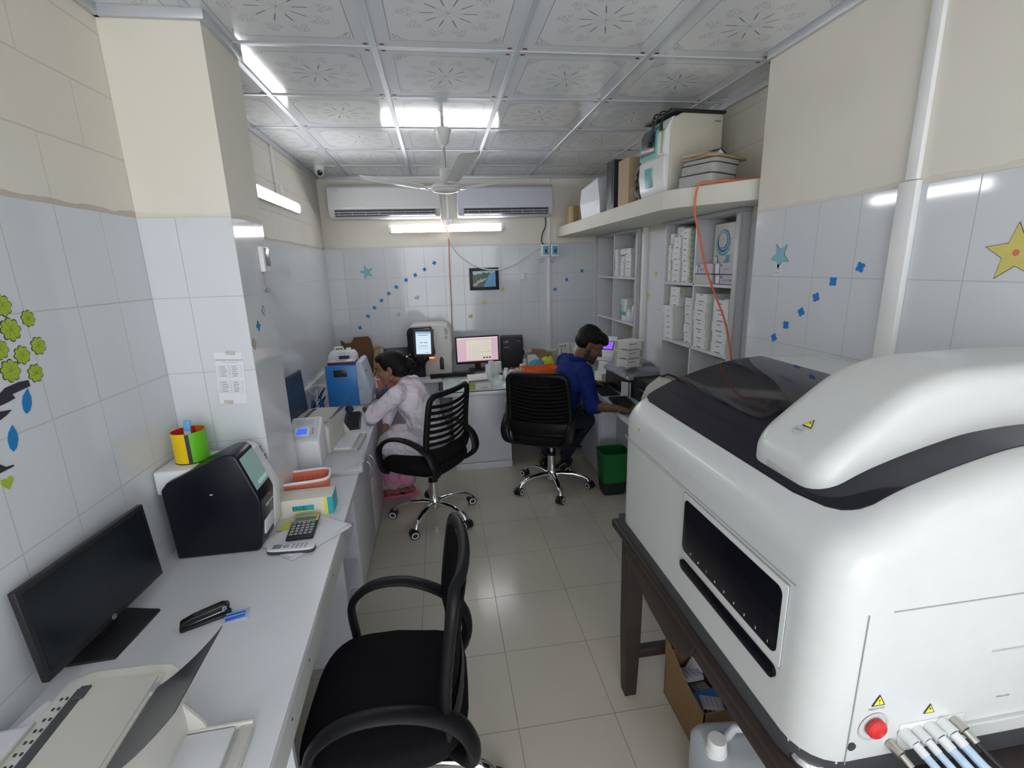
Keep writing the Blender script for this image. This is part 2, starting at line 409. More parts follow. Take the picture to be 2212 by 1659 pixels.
batten('long glowing white tube light on the far wall below the air conditioners', (0.125, FY, 2.195), (1, 0, 0), (0, -1, 0), 1.16)
batten('glowing white tube light on the left wall behind the pillar', (LX, 3.80, 2.30), (0, 1, 0), (1, 0, 0), 1.10)
batten('added unseen fill tube on the back wall behind the camera', (-0.1, BY, 2.45), (1, 0, 0), (0, 1, 0), 1.2, LED_FILL)  # out of view, added as fill from behind
batten('added unseen fill tube on the right wall beside the camera', (RX, -0.75, 2.45), (0, 1, 0), (-1, 0, 0), 1.2, LED_FILL)  # out of view, added to brighten the near left wall
batten('added unseen fill tube on the left wall beside the camera', (LX, -0.55, 2.40), (0, 1, 0), (1, 0, 0), 1.2, LED_FILL)  # out of view, added as side fill
# ================================================================ BIG ANALYSER AND ITS TABLE
WOOD = mat('dark table wood', (0.028, 0.018, 0.015), 0.5, noise=0.35, nscale=14, bump=0.1, bscale=30)
t = thing('wooden_table', 'dark brown wooden table under the big white analyser', 'table', (0, 0, 0))
b = B(); b.box(0.655, 1.53, 0.42, 1.745, 0.725, 0.76, bev=0.008); b.build('tabletop', WOOD, t)
for (x, y) in ((0.70, 1.615), (1.48, 1.69), (0.70, 0.50), (1.48, 0.50)):
    b = B(); b.rings([[(x + sx * r, y + sy * r, z) for sx, sy in ((-1,-1),(1,-1),(1,1),(-1,1))] for z, r in ((0, 0.024), (0.05, 0.026), (0.3, 0.032), (0.725, 0.034))])
    b.build('leg', WOOD, t)
b = B(); b.box(0.672, 0.70, 0.55, 1.60, 0.66, 0.725, bev=0.004)
b.prism([(1.60, 0.725), (1.60, 0.655), (1.52, 0.66), (1.42, 0.615), (1.25, 0.595), (1.16, 0.61), (1.10, 0.66), (1.08, 0.725)], 'x', 0.664, 0.69, bev=0.004)
b.box(0.71, 1.46, 1.70, 1.72, 0.64, 0.725, bev=0.003)
b.build('apron', WOOD, t)
b = B(); b.box(0.72, 1.0, 1.12, 1.50, 0.60, 0.722, bev=0.004); d = b.build('drawer', WOOD, t)
for (y0, y1, z0, z1) in ((1.10, 1.12, 0.61, 0.722),): pass
b = B(); b.box(0.70, 1.48, 1.615, 1.65, 0.16, 0.205, bev=0.004); b.build('stretcher', WOOD, t)
b = B(); b.box(1.46, 1.50, 0.50, 1.69, 0.16, 0.205, bev=0.004); b.build('stretcher', WOOD, t)

AN = mat('analyser shell', (0.60, 0.61, 0.60), 0.30, coat=0.1)
ANG = mat('analyser tinted window', (0.012, 0.011, 0.020), 0.06, spec=0.42)
ANW = mat('analyser bay glass', (0.006, 0.006, 0.010), 0.16, spec=0.12)
ANB = mat('analyser matt band', (0.026, 0.024, 0.04), 0.22)
SEAM = mat('seam shadow gap', (0.33, 0.34, 0.34), 0.7)
def interp(tab, x):
    if x <= tab[0][0]: return tab[0][1]
    for (a, fa), (c_, fc) in zip(tab, tab[1:]):
        if x <= c_: t_ = (x - a) / (c_ - a); return fa + (fc - fa) * t_
    return tab[-1][1]
def smooth_tab(tab):
    xs = [tab[0][0] + (tab[-1][0] - tab[0][0]) * i / 60 for i in range(61)]
    ys = [interp(tab, x) for x in xs]
    for _ in range(6): ys = [ys[0]] + [(ys[i-1] + 2*ys[i] + ys[i+1]) / 4 for i in range(1, 60)] + [ys[-1]]
    return list(zip(xs, ys))
def pillow(b, x0, x1, y0, y1, zb, T, R, r, nx=22, ny=10, mi=0, Rf=None, bott=None):
    """solid with a rounded footprint whose top follows T(x) and rolls over its rim with radius r"""
    Rn = R
    def loop(d):
        out = []
        for i in range(ny + 1): out.append((x0 + d, y1 - Rn - (y1 - y0 - 2 * Rn) * i / ny))      # front side, far to near
        for k in range(1, 6):
            a = PI + (PI / 2) * k / 6; q = max(Rn - d, 0.0); out.append((x0 + Rn + q * math.cos(a), y0 + Rn + q * math.sin(a)))
        for i in range(nx + 1): out.append((x0 + Rn + (x1 - x0 - 2 * Rn) * i / nx, y0 + d))
        for k in range(1, 6):
            a = -PI / 2 + (PI / 2) * k / 6; q = max(Rn - d, 0.0); out.append((x1 - Rn + q * math.cos(a), y0 + Rn + q * math.sin(a)))
        for i in range(ny + 1): out.append((x1 - d, y0 + Rn + (y1 - y0 - 2 * Rn) * i / ny))
        for k in range(1, 6):
            a = (PI / 2) * k / 6; q = max(Rn - d, 0.0); out.append((x1 - Rn + q * math.cos(a), y1 - Rn + q * math.sin(a)))
        for i in range(nx + 1): out.append((x1 - Rn - (x1 - x0 - 2 * Rn) * i / nx, y1 - d))
        for k in range(1, 6):
            a = PI / 2 + (PI / 2) * k / 6; q = max(Rn - d, 0.0); out.append((x0 + Rn + q * math.cos(a), y1 - Rn + q * math.sin(a)))
        return out
    L0 = loop(0); loops = [[(x, y, bott(x, y) if bott else zb) for x, y in L0]]
    for k in range(0, 9):
        a = (PI / 2) * k / 8; d = r * (1 - math.cos(a)); e = r * (1 - math.sin(a))
        loops.append([(x, y, T(x) - e) for x, y in loop(d)])
    if Rn > r: loops.append([(x, y, T(x)) for x, y in loop(Rn)])
    vs = b.rings(loops, mi=mi, cap1=False)
    X0, X1, Y0, Y1 = x0 + Rn, x1 - Rn, y0 + Rn, y1 - Rn
    G = [[b.bm.verts.new((X0 + (X1 - X0) * i / nx, Y0 + (Y1 - Y0) * j / ny, T(X0 + (X1 - X0) * i / nx))) for j in range(ny + 1)] for i in range(nx + 1)]
    for i in range(nx):
        for j in range(ny):
            f = b.bm.faces.new((G[i][j], G[i+1][j], G[i+1][j+1], G[i][j+1])); f.material_index = mi
    allv = vs + [v for g_ in G for v in g_]
    bmesh.ops.remove_doubles(b.bm, verts=[v for v in allv if v.is_valid], dist=1e-5)
TT = smooth_tab([(0.60, 1.262), (0.67, 1.275), (0.74, 1.302), (0.85, 1.357), (0.96, 1.392), (1.08, 1.422), (1.20, 1.432), (1.52, 1.425)])
T1 = lambda x: interp(TT, x)
HT = smooth_tab([(0.60, 1.34), (0.745, 1.365), (0.80, 1.405), (0.86, 1.455), (0.96, 1.53), (1.06, 1.558), (1.25, 1.562), (1.52, 1.56)])
T2 = lambda x: interp(HT, x)
t = thing('chemistry_analyser', 'big white bench analyser with dark glass lid, on the dark wooden table', 'analyser', (0, 0, 0))
body_b = B()
pillow(body_b, 0.67, 1.515, 0.655, 1.70, 0.80, T1, 0.085, 0.07, nx=26, ny=14)
body = body_b.build('body', AN, t, smooth=60)
b = B(); b.rings([[(x, y, z) for x, y in [(0.6675, 1.695), (0.6675, 0.742), (0.676, 0.706), (0.692, 0.681), (0.718, 0.662), (0.755, 0.6525), (1.51, 0.6525), (1.51, 1.695)]] for z in (0.7615, 0.806)]); b.build('plinth', DARK, t)
# dark lid glass: follows the top, rounded ends
def lid(b, outline, T, h=0.0025, step=0.03, mi=0):
    """sheet over T(x) inside an outline given as y-range per x"""
    xs = [outline[0][0] + (outline[-1][0] - outline[0][0]) * i / 44 for i in range(45)]
    top = []
    for x in xs:
        ya, yb = interp([(o[0], o[1]) for o in outline], x), interp([(o[0], o[2]) for o in outline], x)
        top.append([(x, ya + (yb - ya) * j / 12, T(x)) for j in range(13)])
    for dz in (0.0, h):
        V = [[b.bm.verts.new((p[0], p[1], p[2] + dz)) for p in row] for row in top]
        for i in range(44):
            for j in range(12):
                f = b.bm.faces.new((V[i][j], V[i+1][j], V[i+1][j+1], V[i][j+1])); f.material_index = mi
        if dz == 0: A = V
        else:
            for i in range(44):
                b.bm.faces.new((A[i][0], A[i+1][0], V[i+1][0], V[i][0])); b.bm.faces.new((A[i][12], A[i+1][12], V[i+1][12], V[i][12]))
            for j in range(12):
                b.bm.faces.new((A[0][j], A[0][j+1], V[0][j+1], V[0][j])); b.bm.faces.new((A[44][j], A[44][j+1], V[44][j+1], V[44][j]))
b = B(); lid(b, [(0.735, 0.86, 1.60), (0.738, 0.82, 1.625), (0.745, 0.785, 1.643), (0.758, 0.753, 1.655), (0.775, 0.737, 1.66), (0.80, 0.730, 1.66), (1.21, 0.728, 1.66), (1.215, 0.728, 1.655)], T1)
gl = b.build('lid_glass', ANG, t, smooth=60)
b = B(); lid(b, [(1.216, 0.728, 0.83), (1.45, 0.728, 0.83)], T1); b.build('dark_band', ANB, t, smooth=60)
b = B(); pillow(b, 0.755, 1.50, 0.812, 1.055, 1.28, T2, 0.055, 0.045, nx=24, ny=6, bott=lambda x, y: T1(x) + 0.002)
hood = b.build('hood', AN, t, smooth=60); hood['label'] = 'raised white hood'
# hood recess shade, warning triangle, OPEN ring
def tri(b, o, u, v, s, mi=0, e=0.0006):
    n = Vector(u).cross(Vector(v)).normalized(); o = Vector(o)
    P = [o + Vector(u) * (-s/2) + Vector(v) * (-s*0.35), o + Vector(u) * (s/2) + Vector(v) * (-s*0.35), o + Vector(v) * (s*0.52)]
    b.rings([[p for p in P], [p + n * e for p in P]], mi=mi)
def warning(parent, o, u, v, s, inner='!'):
    u, v = Vector(u).normalized(), Vector(v).normalized(); n = u.cross(v).normalized()
    b = B(); tri(b, o, u, v, s); w = b.build('warning_sticker', INK, parent, smooth=0)
    b = B(); tri(b, Vector(o) + n * 0.0005 , u, v, s * 0.74); b.build('sticker_face', YELLOW, w, smooth=0)
    text('sticker_mark', inner, s * 0.5, frame(Vector(o) + n * 0.0014, u, v), INK, w)
# hood front normal: slope around x=.765..0.86
def on_hood(x, y): return Vector((x, y, T2(x)))
u = Vector((0, -1, 0)); v = (on_hood(0.85, 1) - on_hood(0.80, 1)).normalized()
n_ = u.cross(v); o = Vector((0.822, 0.935, T2(0.822) + 0.0015))
warning(t, o + n_*0.001, u, v, 0.028, '*')
b = B(); o2 = Vector((0.803, 0.945, T2(0.803) + 0.002)) + n_*0.001
b.tube([o2 + u * 0.0135 * math.cos(a * PI / 12) + v * 0.0135 * math.sin(a * PI / 12) for a in range(24)], 0.0005, n=5, closed=True); b.build('open_mark', GREYP, t)
text('open_lettering', 'OPEN', 0.0085, frame(o2 + n_ * 0.0006, u, v), GREYP, t)
GRIP = mat('recess shade', (0.50, 0.50, 0.50), 0.5)
b = B(); b.box(0.7542, 0.775, 0.885, 0.98, 1.310, 1.333, bev=0.004, seg=3); b.build('grip_recess', GRIP, t)  # flush block, its greyer colour stands in for the shade of a recess
warning(t, (0.6715, 1.535, 1.213), (0, -1, 0), (0, 0, 1), 0.026, '!')
# front bay with numbered window and slot
def rrect(y0, y1, z0, z1, r, n=6):
    P = []
    for (cy, cz, a0) in ((y1 - r, z1 - r, 0), (y0 + r, z1 - r, PI/2), (y0 + r, z0 + r, PI), (y1 - r, z0 + r, 1.5*PI)):
        for k in range(n + 1): a = a0 + PI/2 * k / n; P.append((cy + r * math.cos(a), cz + r * math.sin(a)))
    return P
b = B(); b.prism(rrect(0.757, 1.193, 0.945, 1.150, 0.006), 'x', 0.6665, 0.672, mi=0); b.build('bay_seam', SEAM, t)
b = B(); b.prism(rrect(0.759, 1.191, 0.947, 1.148, 0.006), 'x', 0.6645, 0.672, bev=0.001); b.build('bay_door', AN, t)
b = B(); b.prism(rrect(0.772, 1.180, 0.970, 1.133, 0.018), 'x', 0.6625, 0.670, bev=0.001); win = b.build('bay_window', ANW, t)
for k in range(9):
    y = 0.797 + k * 0.0415
    text('bay_number', str(k + 1), 0.010, frame((0.662, y, 0.984), (0, -1, 0), (0, 0, 1)), WHITE, win)
b = B(); b.prism(rrect(0.770, 1.188, 0.905, 0.937, 0.0159), 'x', 0.6625, 0.672, bev=0.001); b.build('bay_slot', ANW, t)
# seams of the shell
b = B()
b.box(0.6690, 0.6703, 0.745, 1.66, 1.158, 1.1605); b.box(0.6690, 0.6703, 1.2, 1.66, 1.150, 1.1515)
b.box(0.80, 1.515, 0.6538, 0.6552, 1.150, 1.1525); b.box(0.7475, 0.7495, 0.6538, 0.6556, 0.80, 1.151)
b.build('shell_seam', SEAM, t)
b = B(); b.box(1.045, 1.5, 0.650, 0.656, 1.022, 1.0245, bev=0.001); b.box(0.99, 1.5, 0.647, 0.656, 0.845, 0.853, bev=0.001); b.build('service_panel_edge', AN, t)
# service corner: emergency knob, switch, hose ports
RED = mat('signal red', (0.62, 0.03, 0.03), 0.35)
b = B(); b.lathe([(0.034, 0), (0.030, 0.0), (0.027, -0.004), (0.0, -0.005)], n=28, M=frame((0.80, 0.6535, 0.885), (1, 0, 0), (0, 0, 1)), cap=False); b.build('knob_recess', GRIP, t)
b = B(); b.lathe([(0.0001, 0.017), (0.012, 0.0165), (0.018, 0.0145), (0.0205, 0.011), (0.0205, 0.005), (0.013, 0.002), (0.012, 0.0)][::-1], n=28, M=frame((0.80, 0.655, 0.888), (1, 0, 0), (0, 0, 1))); b.build('stop_knob', RED, t)
b = B(); b.lathe([(0.009, 0.0), (0.009, 0.003), (0.0005, 0.003)], n=18, M=frame((0.757, 0.655, 0.845), (1, 0, 0), (0, 0, 1))); b.build('lock', DARK, t)
warning(t, (0.802, 0.6538, 0.948), (1, 0, 0), (0, 0, 1), 0.030, '!')
text('sticker_caption', 'EMERGENCY STOP', 0.0042, frame((0.800, 0.6538, 0.930), (1, 0, 0), (0, 0, 1)), GREYP, t)
warning(t, (0.925, 0.6538, 0.905), (1, 0, 0), (0, 0, 1), 0.026, '*')
b = B(); b.box(0.862, 0.972, 0.6525, 0.656, 0.815, 0.878, bev=0.002); b.box(0.972, 1.01, 0.6525, 0.656, 0.835, 0.880); b.build('port_panel', mat('port panel', (0.70, 0.71, 0.70), 0.4), t)
TUB = mat('clear hose', (0.42, 0.55, 0.68), 0.2, noise=0.3, nscale=25)
FIT = mat('nickel', (0.6, 0.58, 0.52), 0.3, metal=0.9)
for i, (x, z, rr) in enumerate(((0.845, 0.836, 0.010), (0.872, 0.858, 0.0125), (0.900, 0.860, 0.0115), (0.930, 0.862, 0.014), (0.958, 0.866, 0.014), (0.985, 0.868, 0.011))):
    metal = i in (0, 5)
    b = B(); b.cyl((x, 0.655, z), (x + 0.004, 0.630, z - 0.004), rr, n=16); b.cyl((x + 0.004, 0.630, z - 0.004), (x + 0.008, 0.61, z - 0.012), rr * 0.72, n=12)
    fit = b.build('hose_fitting', FIT if metal else mat('clear fitting', (0.70, 0.72, 0.72), 0.2), t)
    b = B(); p = Vector((x + 0.008, 0.612, z - 0.012))
    b.tube([p, p + Vector((0.012, -0.03, -0.018)), p + Vector((0.03, -0.07, -0.035)), p + Vector((0.045, -0.10, (0.779 - p.z) * 0.8)), p + Vector((0.07, -0.16, 0.776 - p.z))], rr * (0.35 if metal else 0.62), n=10)
    b.build('hose', BLACK if metal else TUB, t)
text('panel_note', 'Waste outlet', 0.006, frame((1.10, 0.6538, 0.905), (1, 0, 0), (0, 0, 1)), GREYP, t)
b = B(); b.lathe([(0.036, 0.0), (0.04, 0.006), (0.04, 0.018), (0.034, 0.026), (0.02, 0.03), (0.0005, 0.031)], n=30, o=(0.712, 0.70, 0.760), cap=True); foot = b.build('levelling_foot', CHROME, t)
# ================================================================ WORKTOPS AND CABINETS
CZT = 0.745
LAM = mat('worktop laminate', (0.70, 0.71, 0.75), 0.25, noise=0.04, nscale=4, bump=0.03, bscale=150)
CAB = mat('cabinet laminate', (0.56, 0.57, 0.61), 0.38, bump=0.02, bscale=100)
CABI = mat('cabinet side', (0.62, 0.63, 0.68), 0.45)
EDGE = mat('edge band', (0.56, 0.57, 0.55), 0.5)
GLASSG = mat('desk glass', (0.50, 0.60, 0.60), 0.05, coat=0.5)
def fx0(y): return -0.408 - 0.031 * y
t = thing('worktop', 'long white laminate worktop along the left wall', 'worktop', (0, 0, 0))
b = B(); b.prism([(LX, 0.25), (fx0(0.25), 0.25), (fx0(4.62), 4.62), (-0.02, 4.62), (-0.02, 5.2), (LX, 5.2)], 'z', 0.715, CZT, bev=0.002, seg=1)
top = b.build('top', LAM, t)
b = B(); b.prism([(fx0(0.3) - 0.03, 0.3), (fx0(0.3) - 0.012, 0.3), (fx0(2.0) - 0.012, 2.0), (fx0(2.0) - 0.03, 2.0)], 'z', 0.60, 0.715); b.build('front_rail', EDGE, t)
for y in (1.10, 1.30, 1.72):
    b = B(); b.cyl((fx0(y) - 0.013, y, 0.655), (fx0(y) - 0.011, y, 0.655), 0.004, n=10); b.build('screw', INK, t)
def panel(b, x0, x1, y, z0, z1, th=0.018): b.box(x0, x1, y, y + th, z0, z1, bev=0.001, seg=1)
b = B(); panel(b, LX + 0.005, -0.475, 1.12, 0, 0.714); b.build('side_panel', CABI, t)
b = B(); panel(b, LX + 0.005, -0.50, 1.98, 0, 0.714); sp_ = b.build('side_panel', CABI, t)
b = B(); b.cyl((-0.565, 1.9805, 0.40), (-0.565, 1.9785, 0.40), 0.006, n=10); b.build('screw_hole', INK, t)
b = B(); b.box(-0.66, -0.64, 1.145, 1.975, 0.30, 0.50, bev=0.002); b.box(-0.86, -0.64, 1.5, 1.975, 0.28, 0.30, bev=0.002); b.build('cross_board', CABI, t)

t = thing('open_cabinet', 'open white shelf cabinet under the left worktop', 'cabinet', (0, 0, 0))
b = B(); panel(b, LX + 0.01, -0.53, 2.005, 0.002, 0.712); b.build('side_panel', CABI, t)
b = B(); panel(b, LX + 0.01, -0.53, 2.49, 0.002, 0.712); b.build('side_panel', CABI, t)
b = B(); b.box(LX + 0.01, -0.54, 2.023, 2.49, 0.44, 0.458); b.build('shelf', CABI, t)
b = B(); b.box(LX + 0.01, -0.54, 2.023, 2.49, 0.22, 0.238); b.build('shelf', CABI, t)
b = B(); b.box(LX + 0.01, -0.54, 2.023, 2.49, 0.03, 0.048); b.box(-0.56, -0.545, 2.023, 2.49, 0.002, 0.03); b.build('base', CABI, t)
b = B(); b.box(LX + 0.01, LX + 0.02, 2.023, 2.49, 0.05, 0.712); b.build('back', CABI, t)
o = B(); o.box(-0.64, -0.60, 2.06, 2.16, 0.4582, 0.53, bev=0.004); o = o.build('red_packet', mat('dark red card', (0.25, 0.02, 0.04), 0.5)); tag(o, 'small dark red packet on the shelf of the open cabinet', 'packet')
o = B(); o.box(-0.60, -0.585, 2.05, 2.24, 0.0482, 0.20, bev=0.002, mi=0); o = o.build('yellow_folder', mat('folder yellow', (0.75, 0.42, 0.02), 0.5)); tag(o, 'yellow orange folder standing at the bottom of the open cabinet', 'folder')
o = B(); o.box(-0.625, -0.607, 2.05, 2.26, 0.0482, 0.17, bev=0.002, mi=0); o = o.build('white_folder', PAPER); tag(o, 'white folder with a blue corner beside the yellow folder', 'folder')

def arc_handle(parent, c, along, out, L, r=0.005, m=None):
    a, o_ = Vector(along), Vector(out); b = B()
    b.tube([Vector(c) + a * (L * (k / 8 - 0.5)) + o_ * (0.028 * math.sin(PI * k / 8) ** 0.7) for k in range(9)], r, n=8)
    return b.build('handle', m or mat('brushed steel', (0.5, 0.5, 0.52), 0.3, metal=0.9), parent)
t = thing('base_cabinet', 'white two-door cabinet under the left worktop beside the woman', 'cabinet', (0, 0, 0))
b = B(); b.box(LX + 0.01, -0.552, 2.52, 3.60, 0.0, 0.713); b.build('body', CAB, t)
d = B(); d.box(-0.550, -0.532, 2.523, 3.078, 0.03, 0.71, bev=0.0015); d = d.build('door', CAB, t); arc_handle(d, (-0.531, 3.02, 0.53), (0, 0, 1), (1, 0, 0), 0.13)
d = B(); d.box(-0.550, -0.532, 3.082, 3.597, 0.03, 0.71, bev=0.0015); d = d.build('door', CAB, t); arc_handle(d, (-0.531, 3.14, 0.53), (0, 0, 1), (1, 0, 0), 0.13)
# papers on the floor shelf under the worktop, by the woman's feet
t = thing('low_cabinet', 'pale cabinet side in the far left corner under the worktop', 'cabinet', (0, 0, 0))
b = B(); b.box(LX + 0.01, -0.06, 4.66, 5.19, 0.0, 0.713, bev=0.001); b.build('body', CAB, t)
def loose_stack(name, label, c, w, d, n, rz, th=0.004, cat='papers', ms=(PAPER, PAPERS), group=None, jit=0.01):
    t = thing(name, label, cat, c, rz, group)
    b = B()
    for i in range(n):
        a = (random.random() - 0.5) * 0.09 * (jit / 0.01); dx, dy = (random.random() - 0.5) * 2 * jit, (random.random() - 0.5) * 2 * jit
        b.box(-w/2, w/2, -d/2, d/2, i * th, i * th + th * 0.8, mi=i % len(ms), M=Matrix.Translation((dx, dy, 0)) @ Matrix.Rotation(a, 4, 'Z'))
    b.build('sheet_stack', list(ms), t, smooth=0)
    return t

# ---- glass-topped far desk
t = thing('glass_top_desk', 'white desk with a green glass top at the far wall', 'desk', (0, 0, 0))
b = B(); b.box(-0.015, 1.235, 4.09, 5.19, 0.70, 0.734, bev=0.002); b.build('top', LAM, t)
b = B(); b.box(0.0, 1.23, 4.10, 5.18, 0.7345, CZT, bev=0.002); b.build('glass_sheet', GLASSG, t)
b = B(); b.box(-0.01, 1.23, 4.092, 4.099, 0.7342, 0.7405); b.build('dark_gap', INK, t)
b = B(); b.box(0.06, 0.572, 4.125, 5.18, 0.0, 0.70, bev=0.001); b.build('carcass', CAB, t)
b = B(); b.box(0.06, 0.572, 4.10, 4.125, 0.0, 0.06, bev=0.001); b.build('plinth', CAB, t)
d = B(); d.box(0.062, 0.570, 4.104, 4.124, 0.065, 0.695, bev=0.0015); d = d.build('door', CAB, t); arc_handle(d, (0.525, 4.103, 0.59), (0, 0, 1), (0, -1, 0), 0.12)
b = B(); b.box(0.60, 1.23, 5.10, 5.12, 0.0, 0.70); b.build('back_panel', CABI, t)
# ---- right worktop
t = thing('right_worktop', 'white glass-covered worktop along the right wall', 'worktop', (0, 0, 0))
b = B(); b.box(1.24, 1.755, 2.26, 5.19, 0.70, 0.734, bev=0.002); b.build('top', LAM, t)
b = B(); b.box(1.245, 1.75, 2.27, 5.18, 0.7345, CZT, bev=0.002); b.build('glass_sheet', GLASSG, t)
t = thing('right_cabinet', 'white cabinet under the right worktop behind the green bin', 'cabinet', (0, 0, 0))
b = B(); b.box(1.29, 1.75, 3.74, 4.30, 0.0, 0.698, bev=0.001); b.box(1.43, 1.75, 2.30, 3.74, 0.0, 0.698, bev=0.001); b.build('body', CAB, t)
for i, (y0, y1) in enumerate(((3.74, 4.29),)):
    d = B(); d.box(1.272, 1.289, y0, y1, 0.03, 0.695, bev=0.0015); d = d.build('door', CAB, t)
    if i != 1: arc_handle(d, (1.271, y0 + 0.06, 0.52), (0, 0, 1), (-1, 0, 0), 0.13)
    b = B(); b.cyl((1.2722, y0 + 0.12, 0.40), (1.2705, y0 + 0.12, 0.40), 0.005, n=10); b.build('screw_hole', INK, d)
# ================================================================ CHAIRS
SLAT = mat('chair slat', (0.006, 0.006, 0.007), 0.7, spec=0.15)
FAB = mat('chair fabric', (0.008, 0.008, 0.010), 0.9, bump=0.3, bscale=500, spec=0.15)
CPL = mat('chair plastic', (0.007, 0.007, 0.008), 0.42, spec=0.25)
MESH = mat('chair mesh fabric', (0.006, 0.006, 0.007), 0.9, spec=0.1)
def mesh_alpha(m, base):
    nt = m.node_tree; N = NT(m); pb = nt.nodes['Principled BSDF']
    tc = N.new('ShaderNodeTexCoord'); sp = N.new('ShaderNodeSeparateXYZ'); nt.links.new(tc.outputs['Object'], sp.inputs[0])
    f = N.m('MAXIMUM', N.band(sp.outputs[0], 0.0022, 0.0022 * base), N.band(sp.outputs[2], 0.0022, 0.0022 * base))
    nt.links.new(f, pb.inputs['Alpha'])
mesh_alpha(MESH, 0.90)
MESH2 = mat('chair mesh thin', (0.006, 0.006, 0.007), 0.9, spec=0.1); mesh_alpha(MESH2, 0.30)
def back_y(z):   # lumbar curve, z above floor
    return interp([(0.47, -0.205), (0.55, -0.215), (0.62, -0.205), (0.70, -0.21), (0.80, -0.222), (0.90, -0.236), (0.97, -0.248)], z)
def half_w(z): return interp([(0.50, 0.20), (0.56, 0.225), (0.70, 0.222), (0.92, 0.212), (0.955, 0.20), (0.97, 0.175)], z)
def bowl(x): return -0.9 * x * x * 1.0  # sides come forward
def make_chair(label, loc, rz, base_yaw, mesh, seat_z=0.48, hub=None, lift=0.0):
    t = thing('office_chair', label, 'chair', loc, rz, None); t.scale = (1.1, 1.1, 1.0)
    # seat cushion
    b = B(); L = []
    n = 36
    def sl(s, z, dy=0.0):
        out = []
        for k in range(n):
            a = 2 * PI * k / n; c_, s_ = math.cos(a), math.sin(a); e = 0.52
            x = 0.245 * s * math.copysign(abs(c_) ** e, c_); y = 0.235 * s * math.copysign(abs(s_) ** e, s_)
            out.append((x * (1 - 0.06 * (y < 0)), y, z - (0.03 * max(0, (y - 0.12) / 0.12) ** 2) + dy))
        return out
    for s, z in ((0.86, -0.065), (0.95, -0.06), (0.99, -0.04), (1.0, -0.02), (0.985, -0.004), (0.94, 0.006), (0.80, 0.010), (0.5, 0.006), (0.1, 0.003)): L.append(sl(s, seat_z + z))
    b.rings(L); b.build('seat', FAB, t, smooth=60)
    b = B(); b.rings([sl(0.86, seat_z - 0.085), sl(0.93, seat_z - 0.075), sl(0.93, seat_z - 0.062)]); b.box(-0.09, 0.09, -0.12, 0.10, seat_z - 0.125, seat_z - 0.084, bev=0.01); b.build('seat_pan', CPL, t)
    # backrest: outer frame, rear slats, mesh
    zs = [0.50 + 0.47 * i / 22 for i in range(23)]
    b = B(); loop = []
    for z in zs: loop.append(Vector((-half_w(z), back_y(z) + 0.03, z)))
    for k in range(1, 8):
        x = -0.175 + 0.35 * k / 8; loop.append(Vector((x, back_y(0.97) + 0.03 - 0.05 * (1 - (x / 0.2) ** 2) * 0.6, 0.975)))
    for z in zs[::-1]: loop.append(Vector((half_w(z), back_y(z) + 0.03, z)))
    for k in range(1, 8):
        x = 0.20 - 0.40 * k / 8; loop.append(Vector((x, back_y(0.5) + 0.03 - 0.05 * (1 - (x / 0.2) ** 2) * 0.6, 0.50)))
    b.tube(loop, 0.019, n=8, closed=True, flat=(0.85, 1.15), up=(0, 1, 0)); bf = b.build('backrest_frame', CPL, t, smooth=60)
    nsl = 8 if mesh is None else 11
    for i in range(nsl):
        z = 0.60 + i * 0.31 / (nsl - 1)
        b = B(); P = []
        for k in range(9):
            x = half_w(z) * (k / 4 - 1) * 0.97; P.append((x, back_y(z) + 0.03 - 0.055 * (1 - (x / 0.22) ** 2) * 0.7, z - 0.022 * (1 - (x / 0.22) ** 2)))
        b.tube(P, 0.0130 if mesh is None else 0.0085, n=6, flat=(0.5, 1.0), up=(0, 1, 0)); b.build('back_slat', SLAT, bf)
    b = B()
    P0 = [[(x * half_w(z) / 0.2, back_y(z) + 0.030 - 0.045 * (1 - (x / 0.2) ** 2) * 0.7, z) for x in [0.2 * (k / 5 - 1) for k in range(11)]] for z in [0.505 + 0.09 * i / 4 for i in range(5)]]
    for dy in (0, -0.012):
        V = [[b.bm.verts.new((p[0], p[1] + dy, p[2])) for p in r_] for r_ in P0]
        for i in range(4):
            for k in range(10): b.bm.faces.new((V[i][k], V[i][k+1], V[i+1][k+1], V[i+1][k]))
    b.build('lumbar_panel', CPL, t)
    if mesh is not None:
      b = B()
      V = [[b.bm.verts.new((half_w(z) * (k / 5 - 1) * 0.98, back_y(z) + 0.042 - 0.045 * (1 - (k / 5 - 1) ** 2) * 0.6, z)) for k in range(11)] for z in [0.50 + 0.47 * i / 16 for i in range(17)]]
      for i in range(16):
        for k in range(10): b.bm.faces.new((V[i][k], V[i][k+1], V[i+1][k+1], V[i+1][k]))
      b.build('back_mesh', mesh, t, smooth=60)
    # arm loops that turn into the rear brackets
    for sg in (-1, 1):
        pts = [(0.215, 0.14, 0.405), (0.262, 0.145, 0.44), (0.272, 0.155, 0.52), (0.272, 0.15, 0.59), (0.270, 0.105, 0.645), (0.266, 0.04, 0.672), (0.260, -0.04, 0.672), (0.252, -0.11, 0.650), (0.245, -0.17, 0.615), (0.24, -0.215, 0.57), (0.235, -0.24, 0.50), (0.215, -0.235, 0.44), (0.16, -0.19, 0.405)]
        pp = []
        P_ = [Vector(q) for q in pts]
        for i in range(len(P_) - 1):
            p0, p1, p2, p3 = P_[max(i-1, 0)], P_[i], P_[i+1], P_[min(i+2, len(P_)-1)]
            for s_ in (0, 0.33, 0.66):
                pp.append(0.5 * ((2*p1) + (p2-p0)*s_ + (2*p0-5*p1+4*p2-p3)*s_*s_ + (3*p1-p0-3*p2+p3)*s_**3))
        pp.append(P_[-1]); pp = [Vector((p.x * sg, p.y, p.z)) for p in pp]
